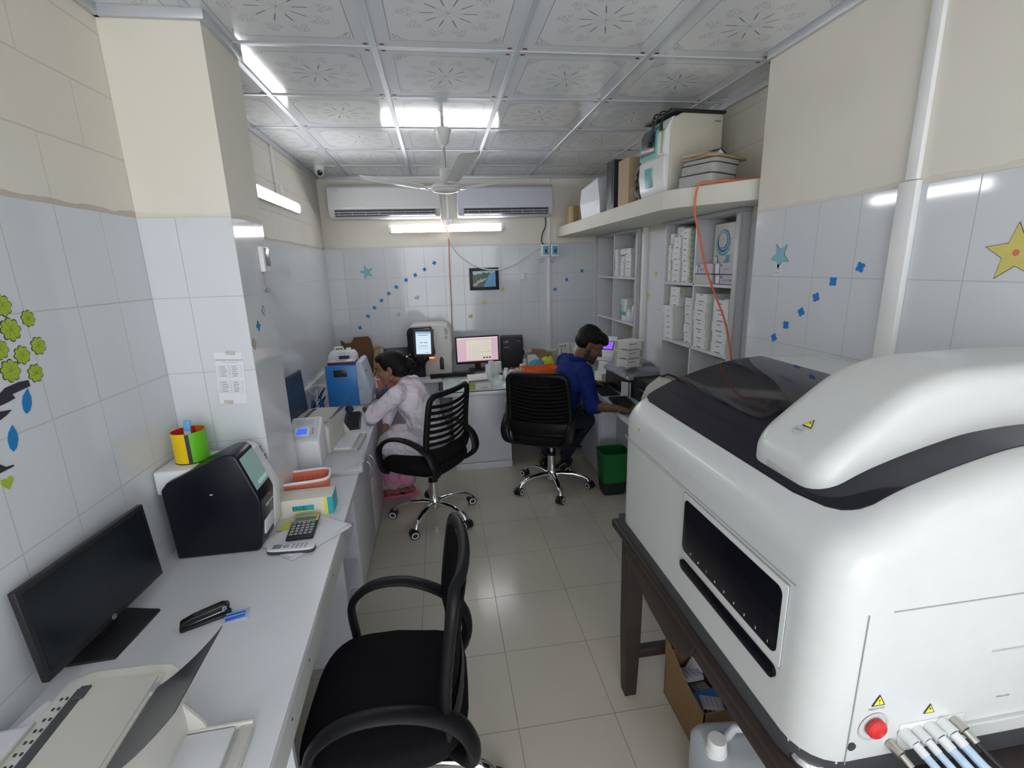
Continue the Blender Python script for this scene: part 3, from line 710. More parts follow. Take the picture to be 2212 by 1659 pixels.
        rs = [0.022 + 0.010 * math.exp(-((i - 30) / 6.0) ** 2) for i in range(len(pp))]
        b = B(); b.tube(pp, rs, n=10, flat=(0.62, 1.15), up=(0, 0.01, 1)) if False else b.tube(pp, rs, n=10, flat=(1.15, 0.62), up=(1, 0, 0))
        b.build('armrest', CPL, t, smooth=60)
    b = B(); b.cyl((0.10, 0.0, seat_z - 0.11), (0.24, -0.02, seat_z - 0.125), 0.006, n=8); b.ball((0.25, -0.02, seat_z - 0.127), 0.014, n=8, sc=(1.6, 1, 0.8)); b.build('lever', CPL, t)
    # base
    ba = thing('swivel_base', None, None, (0, 0, 0), base_yaw - rz); ba.parent = t
    if hub: ba.location = Matrix.Rotation(-rz, 4, 'Z') @ Vector((hub[0] - loc[0], hub[1] - loc[1], 0))
    b = B(); b.lathe([(0.038, 0.075), (0.040, 0.09), (0.040, 0.14), (0.034, 0.155), (0.030, 0.16), (0.030, 0.285)], n=24)
    b.lathe([(0.032, 0.285), (0.032, 0.303), (0.012, 0.304)], n=24, mi=1); b.cyl((0, 0, 0.30), (0, 0, seat_z - 0.12), 0.0125, n=16); b.build('gas_column', [CHROME, CPL], ba)
    for k in range(5):
        a = 2 * PI * k / 5; M = Matrix.Rotation(a, 4, 'Z')
        b = B(); b.tube([(0.02, 0, 0.118), (0.08, 0, 0.128), (0.16, 0, 0.125), (0.225, 0, 0.108), (0.262, 0, 0.088), (0.275, 0, 0.062)], [0.024, 0.022, 0.019, 0.017, 0.0165, 0.016], n=12, flat=(0.8, 1.1), up=(0, 0, 1))
        b.build('base_leg', CHROME, ba, M=M, smooth=60)
        cr = random.uniform(-0.9, 0.9)
        Mc = M @ Matrix.Translation((0.278, 0, 0)) @ Matrix.Rotation(cr, 4, 'Z')
        b = B()
        for sy in (-1, 1):
            b.cyl((0.008, sy * 0.008, 0.0305), (0.008, sy * 0.026, 0.0305), 0.030, n=24)
            b.lathe([(0.0225, 0), (0.0225, 0.0018), (0.0160, 0.0018), (0.0160, 0)], n=24, mi=1, cap=False, M=frame((0.008, sy * 0.0262, 0.0305), (1, 0, 0), (0, 0, -sy)))
        b.box(-0.018, 0.02, -0.009, 0.009, 0.03, 0.060, bev=0.006)
        b.build('caster', [BLACK, WHITE], ba, M=Mc)
    for ch in t.children:
        if ch is not ba: ch.location.z += lift
    return t
ch1 = make_chair('empty black mesh office chair with its seat turned to the left worktop', (-0.245, 1.365, 0), PI/2 - 0.02, math.radians(-10), MESH, hub=(-0.216, 1.373), lift=-0.03)
ch2 = make_chair('black slatted office chair that the woman in the white coat sits on', (-0.165, 3.345, 0), math.radians(55), math.atan2(3.46-3.314, 0.143+0.132), None, hub=(-0.132, 3.314), lift=0.02)
ch3 = make_chair('black mesh office chair that the man in the blue shirt sits on', (0.805, 3.66, 0), math.radians(-30), math.atan2(3.517-3.62, 1.145-0.83), MESH, hub=(0.83, 3.62), lift=0.025)
# ================================================================ PEOPLE
def organic(name, prims, voxel, m, parent=None, iters=6, M=None):
    """one continuous skin grown over capsules and ellipsoids (voxel remesh, then relaxed)"""
    bm = bmesh.new()
    for p in prims:
        if p[0] == 'c':
            _, a, b_, ra, rb = p; a, b_ = Vector(a), Vector(b_); d = b_ - a; L = d.length
            q = d.to_track_quat('Z', 'Y').to_matrix().to_4x4() if L > 1e-6 else Matrix()
            rings = []
            prof = [(ra * math.cos(t_), -ra * math.sin(t_)) for t_ in [PI/2 * k / 4 for k in (4, 3, 2, 1)]] + [(ra, 0), ((ra + rb) / 2, L / 2), (rb, L)] + [(rb * math.cos(t_), L + rb * math.sin(t_)) for t_ in [PI/2 * k / 4 for k in (1, 2, 3, 4)]]
            n = 14; sc = p[5] if len(p) > 5 else (1, 1)
            for r_, z in prof: rings.append([bm.verts.new(Matrix.Translation(a) @ q @ Vector((max(r_, 1e-4) * math.cos(2*PI*k/n) * sc[0], max(r_, 1e-4) * math.sin(2*PI*k/n) * sc[1], z))) for k in range(n)])
            for A, Bq in zip(rings, rings[1:]):
                for k in range(n): bm.faces.new((A[k], A[(k+1) % n], Bq[(k+1) % n], Bq[k]))
            bm.faces.new(rings[0][::-1]); bm.faces.new(rings[-1])
        else:
            _, c, r_, R = p; mt = Matrix.Translation(c) @ (R if R is not None else Matrix()) @ Matrix.Diagonal((*r_, 1))
            bmesh.ops.create_uvsphere(bm, u_segments=24, v_segments=14, radius=1, matrix=mt)
    me = bpy.data.meshes.new(name); bm.to_mesh(me); bm.free()
    o = bpy.data.objects.new(name, me); COL.objects.link(o)
    md = o.modifiers.new('r', 'REMESH'); md.mode = 'VOXEL'; md.voxel_size = voxel; md.use_smooth_shade = True
    if iters: ms = o.modifiers.new('s', 'SMOOTH'); ms.factor = 0.5; ms.iterations = iters
    bpy.context.view_layer.update()
    me2 = bpy.data.meshes.new_from_object(o.evaluated_get(bpy.context.evaluated_depsgraph_get()))
    bpy.data.objects.remove(o); me2.materials.clear()
    for q in (m if isinstance(m, (list, tuple)) else [m]): me2.materials.append(q)
    me2.polygons.foreach_set('use_smooth', [True] * len(me2.polygons))
    me2.name = name
    o = bpy.data.objects.new(name, me2); COL.objects.link(o)
    if parent is not None: o.parent = parent
    if M is not None: o.matrix_local = M
    return o
def hand(M, curl=0.5, s=1.0, side=1):
    """local: wrist at origin, fingers along +y, palm faces -z, thumb towards side*x"""
    out = []
    def T(p): return M @ (Vector(p) * s)
    out.append(('e', T((0, 0.045, 0)), (0.038 * s, 0.050 * s, 0.015 * s), M.to_quaternion().to_matrix().to_4x4()))
    out.append(('e', T((side * 0.018, 0.03, -0.004)), (0.018 * s, 0.032 * s, 0.014 * s), M.to_quaternion().to_matrix().to_4x4()))
    for i, (x, L) in enumerate(((0.028, 0.072), (0.010, 0.080), (-0.009, 0.074), (-0.027, 0.058))):
        x *= side; p = Vector((x, 0.085, 0.0)); a = 0.15 + curl * 0.5; ang = 0.0
        for j, f in enumerate((0.45, 0.30, 0.25)):
            ang += a * (1.0 if j == 0 else 1.2)
            q = p + Vector((x * 0.12, math.cos(ang), -math.sin(ang))) * (L * f)
            out.append(('c', T(p), T(q), (0.0090 - j * 0.001) * s, (0.0083 - j * 0.001) * s)); p = q
    p = Vector((side * 0.030, 0.022, -0.004))
    for L, d in ((0.034, (0.72 * side, 0.62, -0.25)), (0.028, (0.35 * side, 0.85, -0.35)), (0.02, (0.15 * side, 0.9, -0.4))):
        q = p + Vector(d).normalized() * L; out.append(('c', T(p), T(q), 0.0105 * s, 0.0095 * s)); p = q
    return out
def head_prims(M, beard=False, nk=None):
    """local: +y is the face, z up, origin at the middle of the head"""
    Rm = M.to_quaternion().to_matrix().to_4x4(); k = M.to_scale().x
    def T(p): return M @ Vector(p)
    def E(c, r, R=None): return ('e', T(c), tuple(q * k for q in r), Rm @ R if R is not None else Rm)
    def Cp(a, b_, ra, rb): return ('c', T(a), T(b_), ra * k, rb * k)
    P = [E((0, -0.012, 0.035), (0.074, 0.094, 0.083)), E((0, 0.028, -0.03), (0.060, 0.062, 0.072)), E((0, 0.04, 0.03), (0.064, 0.052, 0.055)),
         Cp((-0.052, 0.0, -0.055), (-0.018, 0.070, -0.092), 0.018, 0.018), Cp((0.052, 0.0, -0.055), (0.018, 0.070, -0.092), 0.018, 0.018),
         E((0, 0.074, -0.094), (0.024, 0.018, 0.018)), Cp((0, 0.090, 0.006), (0, 0.108, -0.030), 0.0085, 0.0115), E((0.011, 0.098, -0.036), (0.009, 0.010, 0.007)), E((-0.011, 0.098, -0.036), (0.009, 0.010, 0.007)),
         Cp((-0.034, 0.080, 0.022), (0.034, 0.080, 0.022), 0.010, 0.010), E((0.038, 0.062, -0.022), (0.020, 0.022, 0.022)), E((-0.038, 0.062, -0.022), (0.020, 0.022, 0.022)),
         Cp((-0.018, 0.084, -0.056), (0.018, 0.084, -0.056), 0.0075, 0.0075), Cp((-0.015, 0.083, -0.068), (0.015, 0.083, -0.068), 0.0080, 0.0080)]
    for sx in (-1, 1):
        P.append(E((sx * 0.077, -0.008, -0.006), (0.007, 0.019, 0.031), Matrix.Rotation(sx * 0.25, 4, 'Z'))); P.append(E((sx * 0.073, -0.002, -0.022), (0.008, 0.010, 0.014)))
    if nk is not None: P.append(('c', T((0, -0.022, -0.055)), Vector(nk), 0.050 * k, 0.056))
    return P
EYEW = mat('eye white', (0.22, 0.19, 0.17), 0.4)
def face_details(M, parent, hair, lip):
    for sx in (-1, 1):
        b = B(); b.ball((sx * 0.031, 0.0765, 0.004), 0.0125, n=8, sc=(1.1, 0.75, 0.62)); e = b.build('eye', EYEW, parent, M=M)
        b = B(); b.ball((sx * 0.031, 0.0845, 0.003), 0.0052, n=7, sc=(1, 0.5, 1)); b.tube([(sx * (0.017 + 0.028 * q / 5), 0.0845 - 0.006 * (q / 5), 0.009 + 0.004 * math.sin(PI * q / 5)) for q in range(6)], 0.0016, n=6); b.build('iris', INK, parent, M=M)
        b = B(); b.tube([(sx * (0.012 + 0.040 * q / 6), 0.0915 - 0.012 * (q / 6) ** 2, 0.022 + 0.007 * math.sin(PI * 0.75 * q / 6)) for q in range(7)], 0.0038, n=6, flat=(0.6, 1.2)); b.build('eyebrow', hair, parent, M=M)
    b = B(); b.tube([(x, 0.0925 - 14 * x * x, -0.062 - 6 * x * x) for x in (-0.02, -0.01, 0, 0.01, 0.02)], [0.002, 0.0048, 0.0055, 0.0048, 0.002], n=8); b.build('lips', lip, parent, M=M)
def face_frame(c, fwd, up=(0, 0, 1), s=1.0):
    f = Vector(fwd).normalized(); u = Vector(up); u = (u - f * u.dot(f)).normalized(); r = f.cross(u)
    return Matrix(((r.x, f.x, u.x, c[0]), (r.y, f.y, u.y, c[1]), (r.z, f.z, u.z, c[2]), (0, 0, 0, 1))) @ Matrix.Scale(s, 4)
HAIR = mat('black hair', (0.004, 0.0035, 0.004), 0.55, spec=0.25, noise=0.5, nscale=60, bump=0.6, bscale=120)
# ---------------- woman
SKW = mat('brown skin', (0.25, 0.125, 0.07), 0.5, noise=0.06, nscale=12)
COAT = mat('white coat cloth', (0.72, 0.655, 0.73), 0.85, noise=0.05, nscale=5, bump=0.8, bscale=11, bdist=0.06)
PINK = mat('pink trouser cloth', (0.62, 0.27, 0.42), 0.85, noise=0.08, nscale=10, bump=0.8, bscale=14, bdist=0.05)
w = thing('person', 'woman in a white coat and pink trousers sitting at the left worktop', 'person', (-0.20, 3.40, 0))
def rel(prims, t):
    o = Vector(t.location); out = []
    for p in prims:
        p = list(p)
        if p[0] == 'c': p[1] = Vector(p[1]) - o; p[2] = Vector(p[2]) - o
        else: p[1] = Vector(p[1]) - o
        out.append(tuple(p))
    return out
MH = face_frame((-0.375, 3.47, 1.115), (-0.95, 0.12, -0.22), s=1.04)
SL, SR = Vector((-0.33, 3.26, 0.965)), Vector((-0.235, 3.60, 0.965))      # near (left) and far (right) shoulder
EL, ER = Vector((-0.52, 3.33, 0.80)), Vector((-0.40, 3.72, 0.80))
HL, HR = Vector((-0.545, 3.56, 0.800)), Vector((-0.47, 3.50, 0.63))
PEL = Vector((-0.12, 3.39, 0.575))
KL, KR = Vector((-0.47, 3.50, 0.50)), Vector((-0.43, 3.64, 0.50))
AL, AR = Vector((-0.455, 3.70, 0.115)), Vector((-0.345, 3.72, 0.125))
skin = head_prims(MH, nk=(-0.30, 3.44, 0.99))
skin += [('e', (-0.235, 3.42, 0.88), (0.10, 0.145, 0.13), None), ('c', (-0.25, 3.42, 0.93), (-0.14, 3.39, 0.60), 0.095, 0.11),
         ('c', SL, SR, 0.045, 0.045), ('c', SL, EL, 0.043, 0.033), ('c', EL, HL, 0.033, 0.022), ('c', SR, ER, 0.043, 0.033), ('c', ER, HR, 0.031, 0.022),
         ('c', PEL + Vector((0, -0.06, -0.02)), KL, 0.078, 0.052), ('c', PEL + Vector((0.02, 0.08, -0.02)), KR, 0.078, 0.052), ('c', KL, AL, 0.048, 0.032), ('c', KR, AR, 0.048, 0.032),
         ('c', AL, AL + Vector((0.01, 0.0, -0.06)), 0.032, 0.028), ('c', AR, AR + Vector((0.01, 0, -0.06)), 0.032, 0.028),
         ('c', AL + Vector((0.02, 0.0, -0.07)), AL + Vector((-0.12, 0.02, -0.085)), 0.026, 0.020), ('c', AR + Vector((0.03, 0.0, -0.08)), AR + Vector((-0.10, 0.02, -0.10)), 0.025, 0.020)]
skin += hand(frame(HL, (0.75, 0.60, 0.0), (-0.35, 0.85, -0.02)), 1.3, 0.92, 1)
skin += hand(frame(HR, (0.4, 0.9, 0.1), (-0.3, -0.2, -0.6)), 1.2, 0.92, -1)
organic('body', rel(skin, w), 0.0055, SKW, w, 3)
coat = [('e', (-0.232, 3.42, 0.875), (0.125, 0.175, 0.145), None), ('c', (-0.245, 3.42, 0.93), (-0.13, 3.39, 0.62), 0.115, 0.135), ('c', (-0.17, 3.36, 0.80), (-0.10, 3.37, 0.60), 0.12, 0.12),
        ('c', SL, SR, 0.062, 0.062), ('c', SL, EL, 0.064, 0.055), ('c', EL, EL * 0.18 + HL * 0.82, 0.055, 0.038), ('c', SR, ER, 0.064, 0.052), ('c', ER, ER * 0.3 + HR * 0.7, 0.05, 0.038),
        ('c', (-0.285, 3.435, 1.0), (-0.26, 3.43, 0.96), 0.060, 0.08),
        ('c', PEL + Vector((0, -0.06, -0.01)), Vector((-0.42, 3.44, 0.545)), 0.112, 0.100), ('c', PEL + Vector((0.02, 0.08, -0.01)), Vector((-0.40, 3.60, 0.545)), 0.112, 0.100),
        ('c', (-0.42, 3.46, 0.58), (-0.44, 3.50, 0.46), 0.07, 0.05), ('e', PEL, (0.13, 0.18, 0.09), None)]
organic('coat', rel(coat, w), 0.008, COAT, w, 5)
tr = [('c', PEL + Vector((-0.1, -0.05, -0.045)), KL, 0.07, 0.066), ('c', PEL + Vector((-0.1, 0.08, -0.045)), KR, 0.07, 0.066), ('c', KL, AL * 0.93 + KL * 0.07, 0.062, 0.072), ('c', KR, AR * 0.93 + KR * 0.07, 0.062, 0.075),
      ('c', AL * 0.8 + KL * 0.2, AL * 0.9 + KL * 0.1, 0.07, 0.078)]
organic('trousers', rel(tr, w), 0.007, PINK, w, 4)
hp = []
Rm = MH.to_quaternion().to_matrix().to_4x4()
for c_, r_ in (((0, -0.022, 0.040), (0.088, 0.106, 0.084)), ((0, -0.060, -0.012), (0.087, 0.080, 0.078)), ((0, 0.03, 0.078), (0.064, 0.060, 0.038)), ((0, -0.135, -0.005), (0.040, 0.034, 0.042)), ((0, -0.160, -0.03), (0.022, 0.024, 0.030)), ((0.0, -0.125, -0.06), (0.02, 0.026, 0.03))):
    hp.append(('e', MH @ Vector(c_), r_, Rm))
organic('hair', rel(hp, w), 0.005, HAIR, w, 3)
Ml = Matrix.Translation(-Vector(w.location)) @ MH
face_details(Ml, w, HAIR, mat('lip tone', (0.22, 0.07, 0.06), 0.4))
b = B(); b.ball((0.0, -0.13, 0.045), 0.009, n=8, sc=(2.2, 1, 0.8)); b.build('hair_clip', FIT, w, M=Ml)
SLIP = mat('pink slipper', (0.75, 0.12, 0.28), 0.6)
for q, (A_, dz) in enumerate(((AL, 0), (AR, 0))):
    x, y = A_.x - w.location.x, A_.y - w.location.y
    b = B(); b.prism([(x + 0.09 * math.cos(a) * 1.35 - 0.035, y + 0.038 * math.sin(a) * (1.15 if math.cos(a) < 0 else 0.85) + 0.005) for a in [2*PI*k/20 for k in range(20)]], 'z', 0.001, 0.018, bev=0.003); b.build('slipper', SLIP, w)
    b = B(); b.tube([(x - 0.075, y - 0.036, 0.016), (x - 0.085, y - 0.018, 0.052), (x - 0.088, y + 0.01, 0.058), (x - 0.082, y + 0.034, 0.045), (x - 0.075, y + 0.042, 0.016)], 0.012, n=8, flat=(0.4, 1.4)); b.build('slipper_strap', mat('dark red strap', (0.22, 0.02, 0.05), 0.6), w)

# ---------------- man
SKM = mat('dark brown skin', (0.135, 0.062, 0.034), 0.48, noise=0.06, nscale=12)
SHIRT = mat('blue shirt cloth', (0.007, 0.021, 0.14), 0.8, noise=0.12, nscale=8, bump=0.8, bscale=13, bdist=0.05, spec=0.2)
JEAN = mat('dark jeans', (0.010, 0.014, 0.03), 0.9, noise=0.2, nscale=20, bump=0.4, bscale=20)
mn = thing('person', 'man in a blue shirt and dark jeans sitting at the right worktop', 'person', (0.95, 3.62, 0))
MHm = face_frame((1.125, 3.545, 1.185), (0.90, -0.22, -0.50), up=(0.1, 0, 1), s=1.06)
nr, nl = Vector((1.045, 3.43, 1.01)), Vector((0.985, 3.76, 1.03))
er, el = Vector((1.105, 3.40, 0.735)), Vector((1.13, 3.88, 0.80))
hr, hl = Vector((1.235, 3.165, 0.778)), Vector((1.30, 3.93, 0.79))
pm = Vector((0.86, 3.62, 0.575)); kr, kl = Vector((1.16, 3.68, 0.54)), Vector((1.14, 3.92, 0.54))
ar, al = Vector((1.03, 3.98, 0.10)), Vector((0.86, 4.06, 0.10))
kr2 = Vector((1.16, 3.70, 0.53)); 
sk = head_prims(MHm, nk=(1.015, 3.58, 1.01))
sk += [('e', (0.965, 3.60, 0.90), (0.10, 0.15, 0.13), None), ('c', (0.965, 3.60, 0.92), (0.87, 3.62, 0.60), 0.10, 0.105), ('c', nr, nl, 0.048, 0.048),
       ('c', nr, er, 0.046, 0.040), ('c', er, er * 0.45 + hr * 0.55, 0.041, 0.034), ('c', er * 0.45 + hr * 0.55, hr, 0.034, 0.025), ('c', nl, el, 0.046, 0.038), ('c', el, hl, 0.038, 0.025),
       ('c', pm + Vector((0, -0.08, 0)), kr2, 0.08, 0.055), ('c', pm + Vector((0, 0.09, 0)), kl, 0.08, 0.055), ('c', kr2, ar, 0.05, 0.035), ('c', kl, al, 0.05, 0.035),
       ('c', ar + Vector((-0.02, 0.0, -0.06)), ar + Vector((0.06, 0.11, -0.075)), 0.030, 0.022), ('c', al + Vector((-0.02, 0, -0.06)), al + Vector((0.05, 0.12, -0.075)), 0.030, 0.022)]
sk += hand(frame(hr, (0.87, 0.45, 0.05), (0.42, -0.88, -0.05)), 0.7, 1.0, -1)
sk += hand(frame(hl, (0.2, -0.95, 0.0), (0.95, 0.2, -0.1)), 0.5, 1.0, 1)
organic('body', rel(sk, mn), 0.0055, SKM, mn, 3)
sh = [('e', (0.985, 3.60, 0.925), (0.115, 0.185, 0.155), None), ('c', (0.99, 3.60, 0.93), (0.885, 3.62, 0.60), 0.115, 0.125), ('e', (0.93, 3.61, 0.84), (0.11, 0.165, 0.15), None), ('c', nr, nl, 0.066, 0.066),
      ('c', nr, er, 0.070, 0.060), ('c', er, er * 0.80 + hr * 0.20, 0.060, 0.052), ('c', nl, el, 0.07, 0.055), ('c', el, el * 0.3 + hl * 0.7, 0.054, 0.042),
      ('c', (1.03, 3.575, 1.055), (1.0, 3.59, 1.0), 0.060, 0.090), ('e', pm + Vector((0.0, 0, 0.02)), (0.145, 0.17, 0.10), None)]
organic('shirt', rel(sh, mn), 0.008, SHIRT, mn, 5)
jn = [('e', pm, (0.145, 0.175, 0.085), None), ('c', pm + Vector((0, -0.08, -0.005)), kr2, 0.09, 0.068), ('c', pm + Vector((0, 0.09, -0.005)), kl, 0.09, 0.068), ('c', kr2, ar * 0.9 + kr2 * 0.1, 0.066, 0.055), ('c', kl, al * 0.9 + kl * 0.1, 0.066, 0.055)]
organic('jeans', rel(jn, mn), 0.008, JEAN, mn, 5)
hp = []; Rm = MHm.to_quaternion().to_matrix().to_4x4()
for c_, r_ in (((0, -0.020, 0.065), (0.086, 0.103, 0.076)), ((0, -0.055, 0.02), (0.080, 0.066, 0.066)), ((0, 0.045, 0.088), (0.074, 0.062, 0.040)), ((0.02, 0.082, 0.072), (0.050, 0.030, 0.028)), ((-0.025, 0.078, 0.075), (0.045, 0.030, 0.026)), ((0.0, -0.03, 0.105), (0.062, 0.075, 0.042))):
    hp.append(('e', MHm @ Vector(c_), tuple(q * 1.06 for q in r_), Rm))
organic('hair', rel(hp, mn), 0.005, HAIR, mn, 3)
bp_ = [('e', MHm @ Vector(c_), tuple(q * 1.06 for q in r_), Rm) for c_, r_ in (((0.034, 0.044, -0.082), (0.034, 0.044, 0.026)), ((-0.034, 0.044, -0.082), (0.034, 0.044, 0.026)), ((0, 0.074, -0.098), (0.028, 0.020, 0.019)), ((0.058, 0.008, -0.05), (0.014, 0.020, 0.034)), ((-0.058, 0.008, -0.05), (0.014, 0.020, 0.034)))]
organic('beard', rel(bp_, mn), 0.005, mat('short beard', (0.035, 0.020, 0.014), 0.9, noise=0.5, nscale=90), mn, 3)
face_details(Matrix.Translation(-Vector(mn.location)) @ MHm, mn, HAIR, mat('lip tone dark', (0.12, 0.04, 0.035), 0.4))
b = B(); Mc = Matrix.Translation(-Vector(mn.location))
cc = Vector((1.035, 3.572, 1.085)) - Vector(mn.location)
b.tube([cc + Vector((0.066 * math.cos(a), 0.070 * math.sin(a), 0.018 * math.cos(a + PI))) for a in [2*PI*k/20 for k in range(20)]], 0.012, n=8, closed=True, flat=(1.6, 0.5), up=(0, 0, 1)); b.build('collar', SHIRT, mn, smooth=60)
for A_, rz_ in ((ar, 1.0), (al, 1.15)):
    x, y = A_.x - mn.location.x, A_.y - mn.location.y
    M_ = Matrix.Translation((x + 0.015, y + 0.02, 0)) @ Matrix.Rotation(rz_, 4, 'Z')
    b = B(); L = []
    for z, s_ in ((0.001, 1.0), (0.02, 1.02), (0.022, 0.95), (0.045, 0.86), (0.062, 0.62), (0.07, 0.4)): L.append([((0.135 * math.cos(a) * s_ + (0.03 if z < 0.03 else 0.03 - (z - 0.03) * 0.9)), 0.046 * math.sin(a) * s_, z) for a in [2*PI*k/20 for k in range(20)]])
    b.rings(L); b.build('shoe', mat('black shoe', (0.015, 0.014, 0.014), 0.4), mn, M=M_, smooth=60)
# ================================================================ THINGS ON THE LEFT WORKTOP
BEIGE = mat('printer beige', (0.62, 0.61, 0.56), 0.4)
BEIGE2 = mat('printer beige inner', (0.50, 0.49, 0.44), 0.5)
SMOKE = mat('smoked plastic flap', (0.045, 0.046, 0.055), 0.25)
def printer(label, loc, rz, flap=(-0.12, 0.085)):
    """compact laser printer; front is +x, width along y"""
    t = thing('laser_printer', label, 'printer', loc, rz)
    b = B(); b.prism([(-0.125, 0.0), (0.12, 0.0), (0.125, 0.06), (0.122, 0.10), (0.128, 0.165), (0.105, 0.195), (0.06, 0.202), (-0.05, 0.205), (-0.105, 0.19), (-0.125, 0.15)], 'y', -0.185, 0.185, bev=0.014, seg=3)
    b.build('body', BEIGE, t, smooth=50)
    b = B(); b.prism([(-0.035, 0.207), (0.10, 0.207), (0.10, 0.204), (-0.030, 0.180)], 'y', -0.14, 0.13, mi=0)
    b.prism([(-0.034, 0.2075), (0.108, 0.2035), (0.108, 0.2045), (-0.034, 0.2085)], 'y', -0.145, 0.14); b.build('output_bed', BEIGE2, t)
    b = B(); b.box(-0.052, -0.030, -0.135, 0.125, 0.2068, 0.2095, bev=0.001); b.box(-0.046, -0.026, 0.095, 0.128, 0.2068, 0.213, bev=0.002); b.build('exit_slot', DARK, t)
    b = B()
    for k in range(10):
        y = 0.105 - k * 0.024
        for x in (-0.070, -0.060): b.box(x - 0.002, x + 0.002, y - 0.003, y + 0.003, 0.206, 0.2078)
    v = b.build('vent_holes', INK, t, smooth=0); v['kind'] = 'stuff'
    b = B(); b.box(-0.09, -0.0865, -0.12, 0.06, 0.1985, 0.2068, bev=0.001); b.build('top_crease', BEIGE2, t)
    # curved flap rising towards the user
    b = B(); V = []
    for dz in (0.0, 0.0025):
        V.append([[b.bm.verts.new((0.118 + 0.148 * s_, y, 0.212 + dz + 0.115 * s_ * (0.75 + 0.35 * s_) )) for y in (flap[0], (flap[0] + flap[1]) / 2, flap[1])] for s_ in [i / 8 for i in range(9)]])
    for L in V:
        for i in range(8):
            for j in range(2): b.bm.faces.new((L[i][j], L[i][j+1], L[i+1][j+1], L[i+1][j]))
    for i in range(8):
        for j in (0, 2): b.bm.faces.new((V[0][i][j], V[0][i+1][j], V[1][i+1][j], V[1][i][j]))
    for j in range(2): b.bm.faces.new((V[0][8][j], V[0][8][j+1], V[1][8][j+1], V[1][8][j]))
    b.build('output_flap', SMOKE, t)
    for yh in (flap[1], flap[0]):
        b = B(); b.cyl((0.115, yh - 0.01, 0.211), (0.115, yh + 0.012, 0.211), 0.007, n=12); b.build('hinge', GREYP, t)
    b = B(); b.cyl((0.06, -0.1845, 0.168), (0.06, -0.187, 0.168), 0.005, n=12); b.cyl((0.03, -0.1845, 0.17), (0.03, -0.187, 0.17), 0.003, n=12); b.build('status_button', GREYP, t)
    # drop-down paper tray with sheets
    b = B(); b.box(0.12, 0.262, -0.15, 0.145, 0.003, 0.016, bev=0.003); b.box(0.236, 0.262, -0.15, 0.145, 0.016, 0.026, bev=0.003); b.box(0.12, 0.262, 0.140, 0.15, 0.003, 0.032, bev=0.003)
    for k in range(6): b.box(0.222, 0.238, -0.02 - k * 0.02, -0.012 - k * 0.02, 0.016, 0.022)
    tr_ = b.build('paper_tray', BEIGE, t)
    b = B(); b.box(0.08, 0.225, -0.125, 0.135, 0.017, 0.030, bev=0.001); b.build('paper', PAPER, tr_)
    b = B(); b.prism([(0.10, 0.015), (0.165, 0.02), (0.155, 0.05), (0.125, 0.10), (0.12, 0.11)], 'y', 0.145, 0.152); b.build('side_arm', BEIGE, tr_)
    return t
printer('beige laser printer at the near end of the left worktop, cut off by the frame', (-0.755, 0.845, CZT), math.radians(2))
printer('beige laser printer with raised dark flap beside the small white analyser', (-0.795, 2.955, CZT), math.radians(-3), flap=(-0.12, 0.11))

def keys_mesh(parent, w, d, rows=5, cols=15, z=0.012, m=None):
    b = B(); kw = (w - 0.02) / cols; kd = (d - 0.03) / rows
    for r in range(rows):
        for c in range(cols):
            if r == 0 and 3 < c < 10:
                if c != 4: continue
                b.box(-w/2 + 0.01 + c * kw + 0.001, -w/2 + 0.01 + 10 * kw - 0.001, -d/2 + 0.01, -d/2 + 0.01 + kd - 0.002, z, z + 0.005, bev=0.001, seg=1); continue
            b.box(-w/2 + 0.01 + c * kw + 0.001, -w/2 + 0.01 + (c + 1) * kw - 0.001, -d/2 + 0.01 + r * kd, -d/2 + 0.01 + (r + 1) * kd - 0.002, z, z + 0.005)
    o = b.build('keys', m or mat('key black', (0.012, 0.012, 0.013), 0.75, spec=0.2), parent, smooth=0); o['kind'] = 'stuff'; return o
def keyboard(label, loc, rz, w=0.44, d=0.14, m=None):
    t = thing('keyboard', label, 'keyboard', loc, rz)
    b = B(); b.prism([(-d/2, 0.0), (d/2, 0.0), (d/2, 0.020), (-d/2, 0.010)], 'x', -w/2, w/2, bev=0.003); b.build('case', m or BLACK, t)
    keys_mesh(t, w, d, z=0.014); return t
def monitor(label, loc, rz, w, h, lift, tilt=0.05, screen=None, base='round', bez=0.014):
    """origin on the desk; screen faces -y"""
    t = thing('monitor', label, 'monitor', loc, rz)
    M = Matrix.Translation((0, 0, lift)) @ Matrix.Rotation(-tilt, 4, 'X')
    b = B(); b.box(-w/2, w/2, 0.0, 0.020, 0, h, bev=0.004); b.box(-w/2 + 0.04, w/2 - 0.04, 0.018, 0.042, 0.03, h - 0.06, bev=0.01); b.build('casing', BLACK, t, M=M)
    b = B(); b.box(-w/2 + bez, w/2 - bez, -0.0012, 0.002, bez + 0.008, h - bez); sc = b.build('screen', screen or SCREENOFF, t, smooth=0, M=M)
    b = B(); b.box(-0.030, 0.030, 0.035, 0.055, 0.008, lift + 0.10, bev=0.005); b.build('stand_neck', BLACK, t)
    b = B()
    if base == 'round': b.prism([(-0.12, 0.08), (-0.10, -0.06), (0.10, -0.06), (0.12, 0.08), (0.10, 0.11), (-0.10, 0.11)], 'z', 0.0, 0.010, bev=0.003)
    else: b.box(-0.09, 0.09, -0.04, 0.11, 0.0, 0.010, bev=0.003)
    b.build('stand_base', BLACK, t)
    return t, sc, M
SCREENOFF = mat('dark screen', (0.010, 0.014, 0.017), 0.22)
t, sc, M = monitor('large black switched-off monitor on the left worktop beside the near printer', (-1.026, 1.405, CZT), math.radians(90 - 5), 0.455, 0.265, 0.055, tilt=0.06)
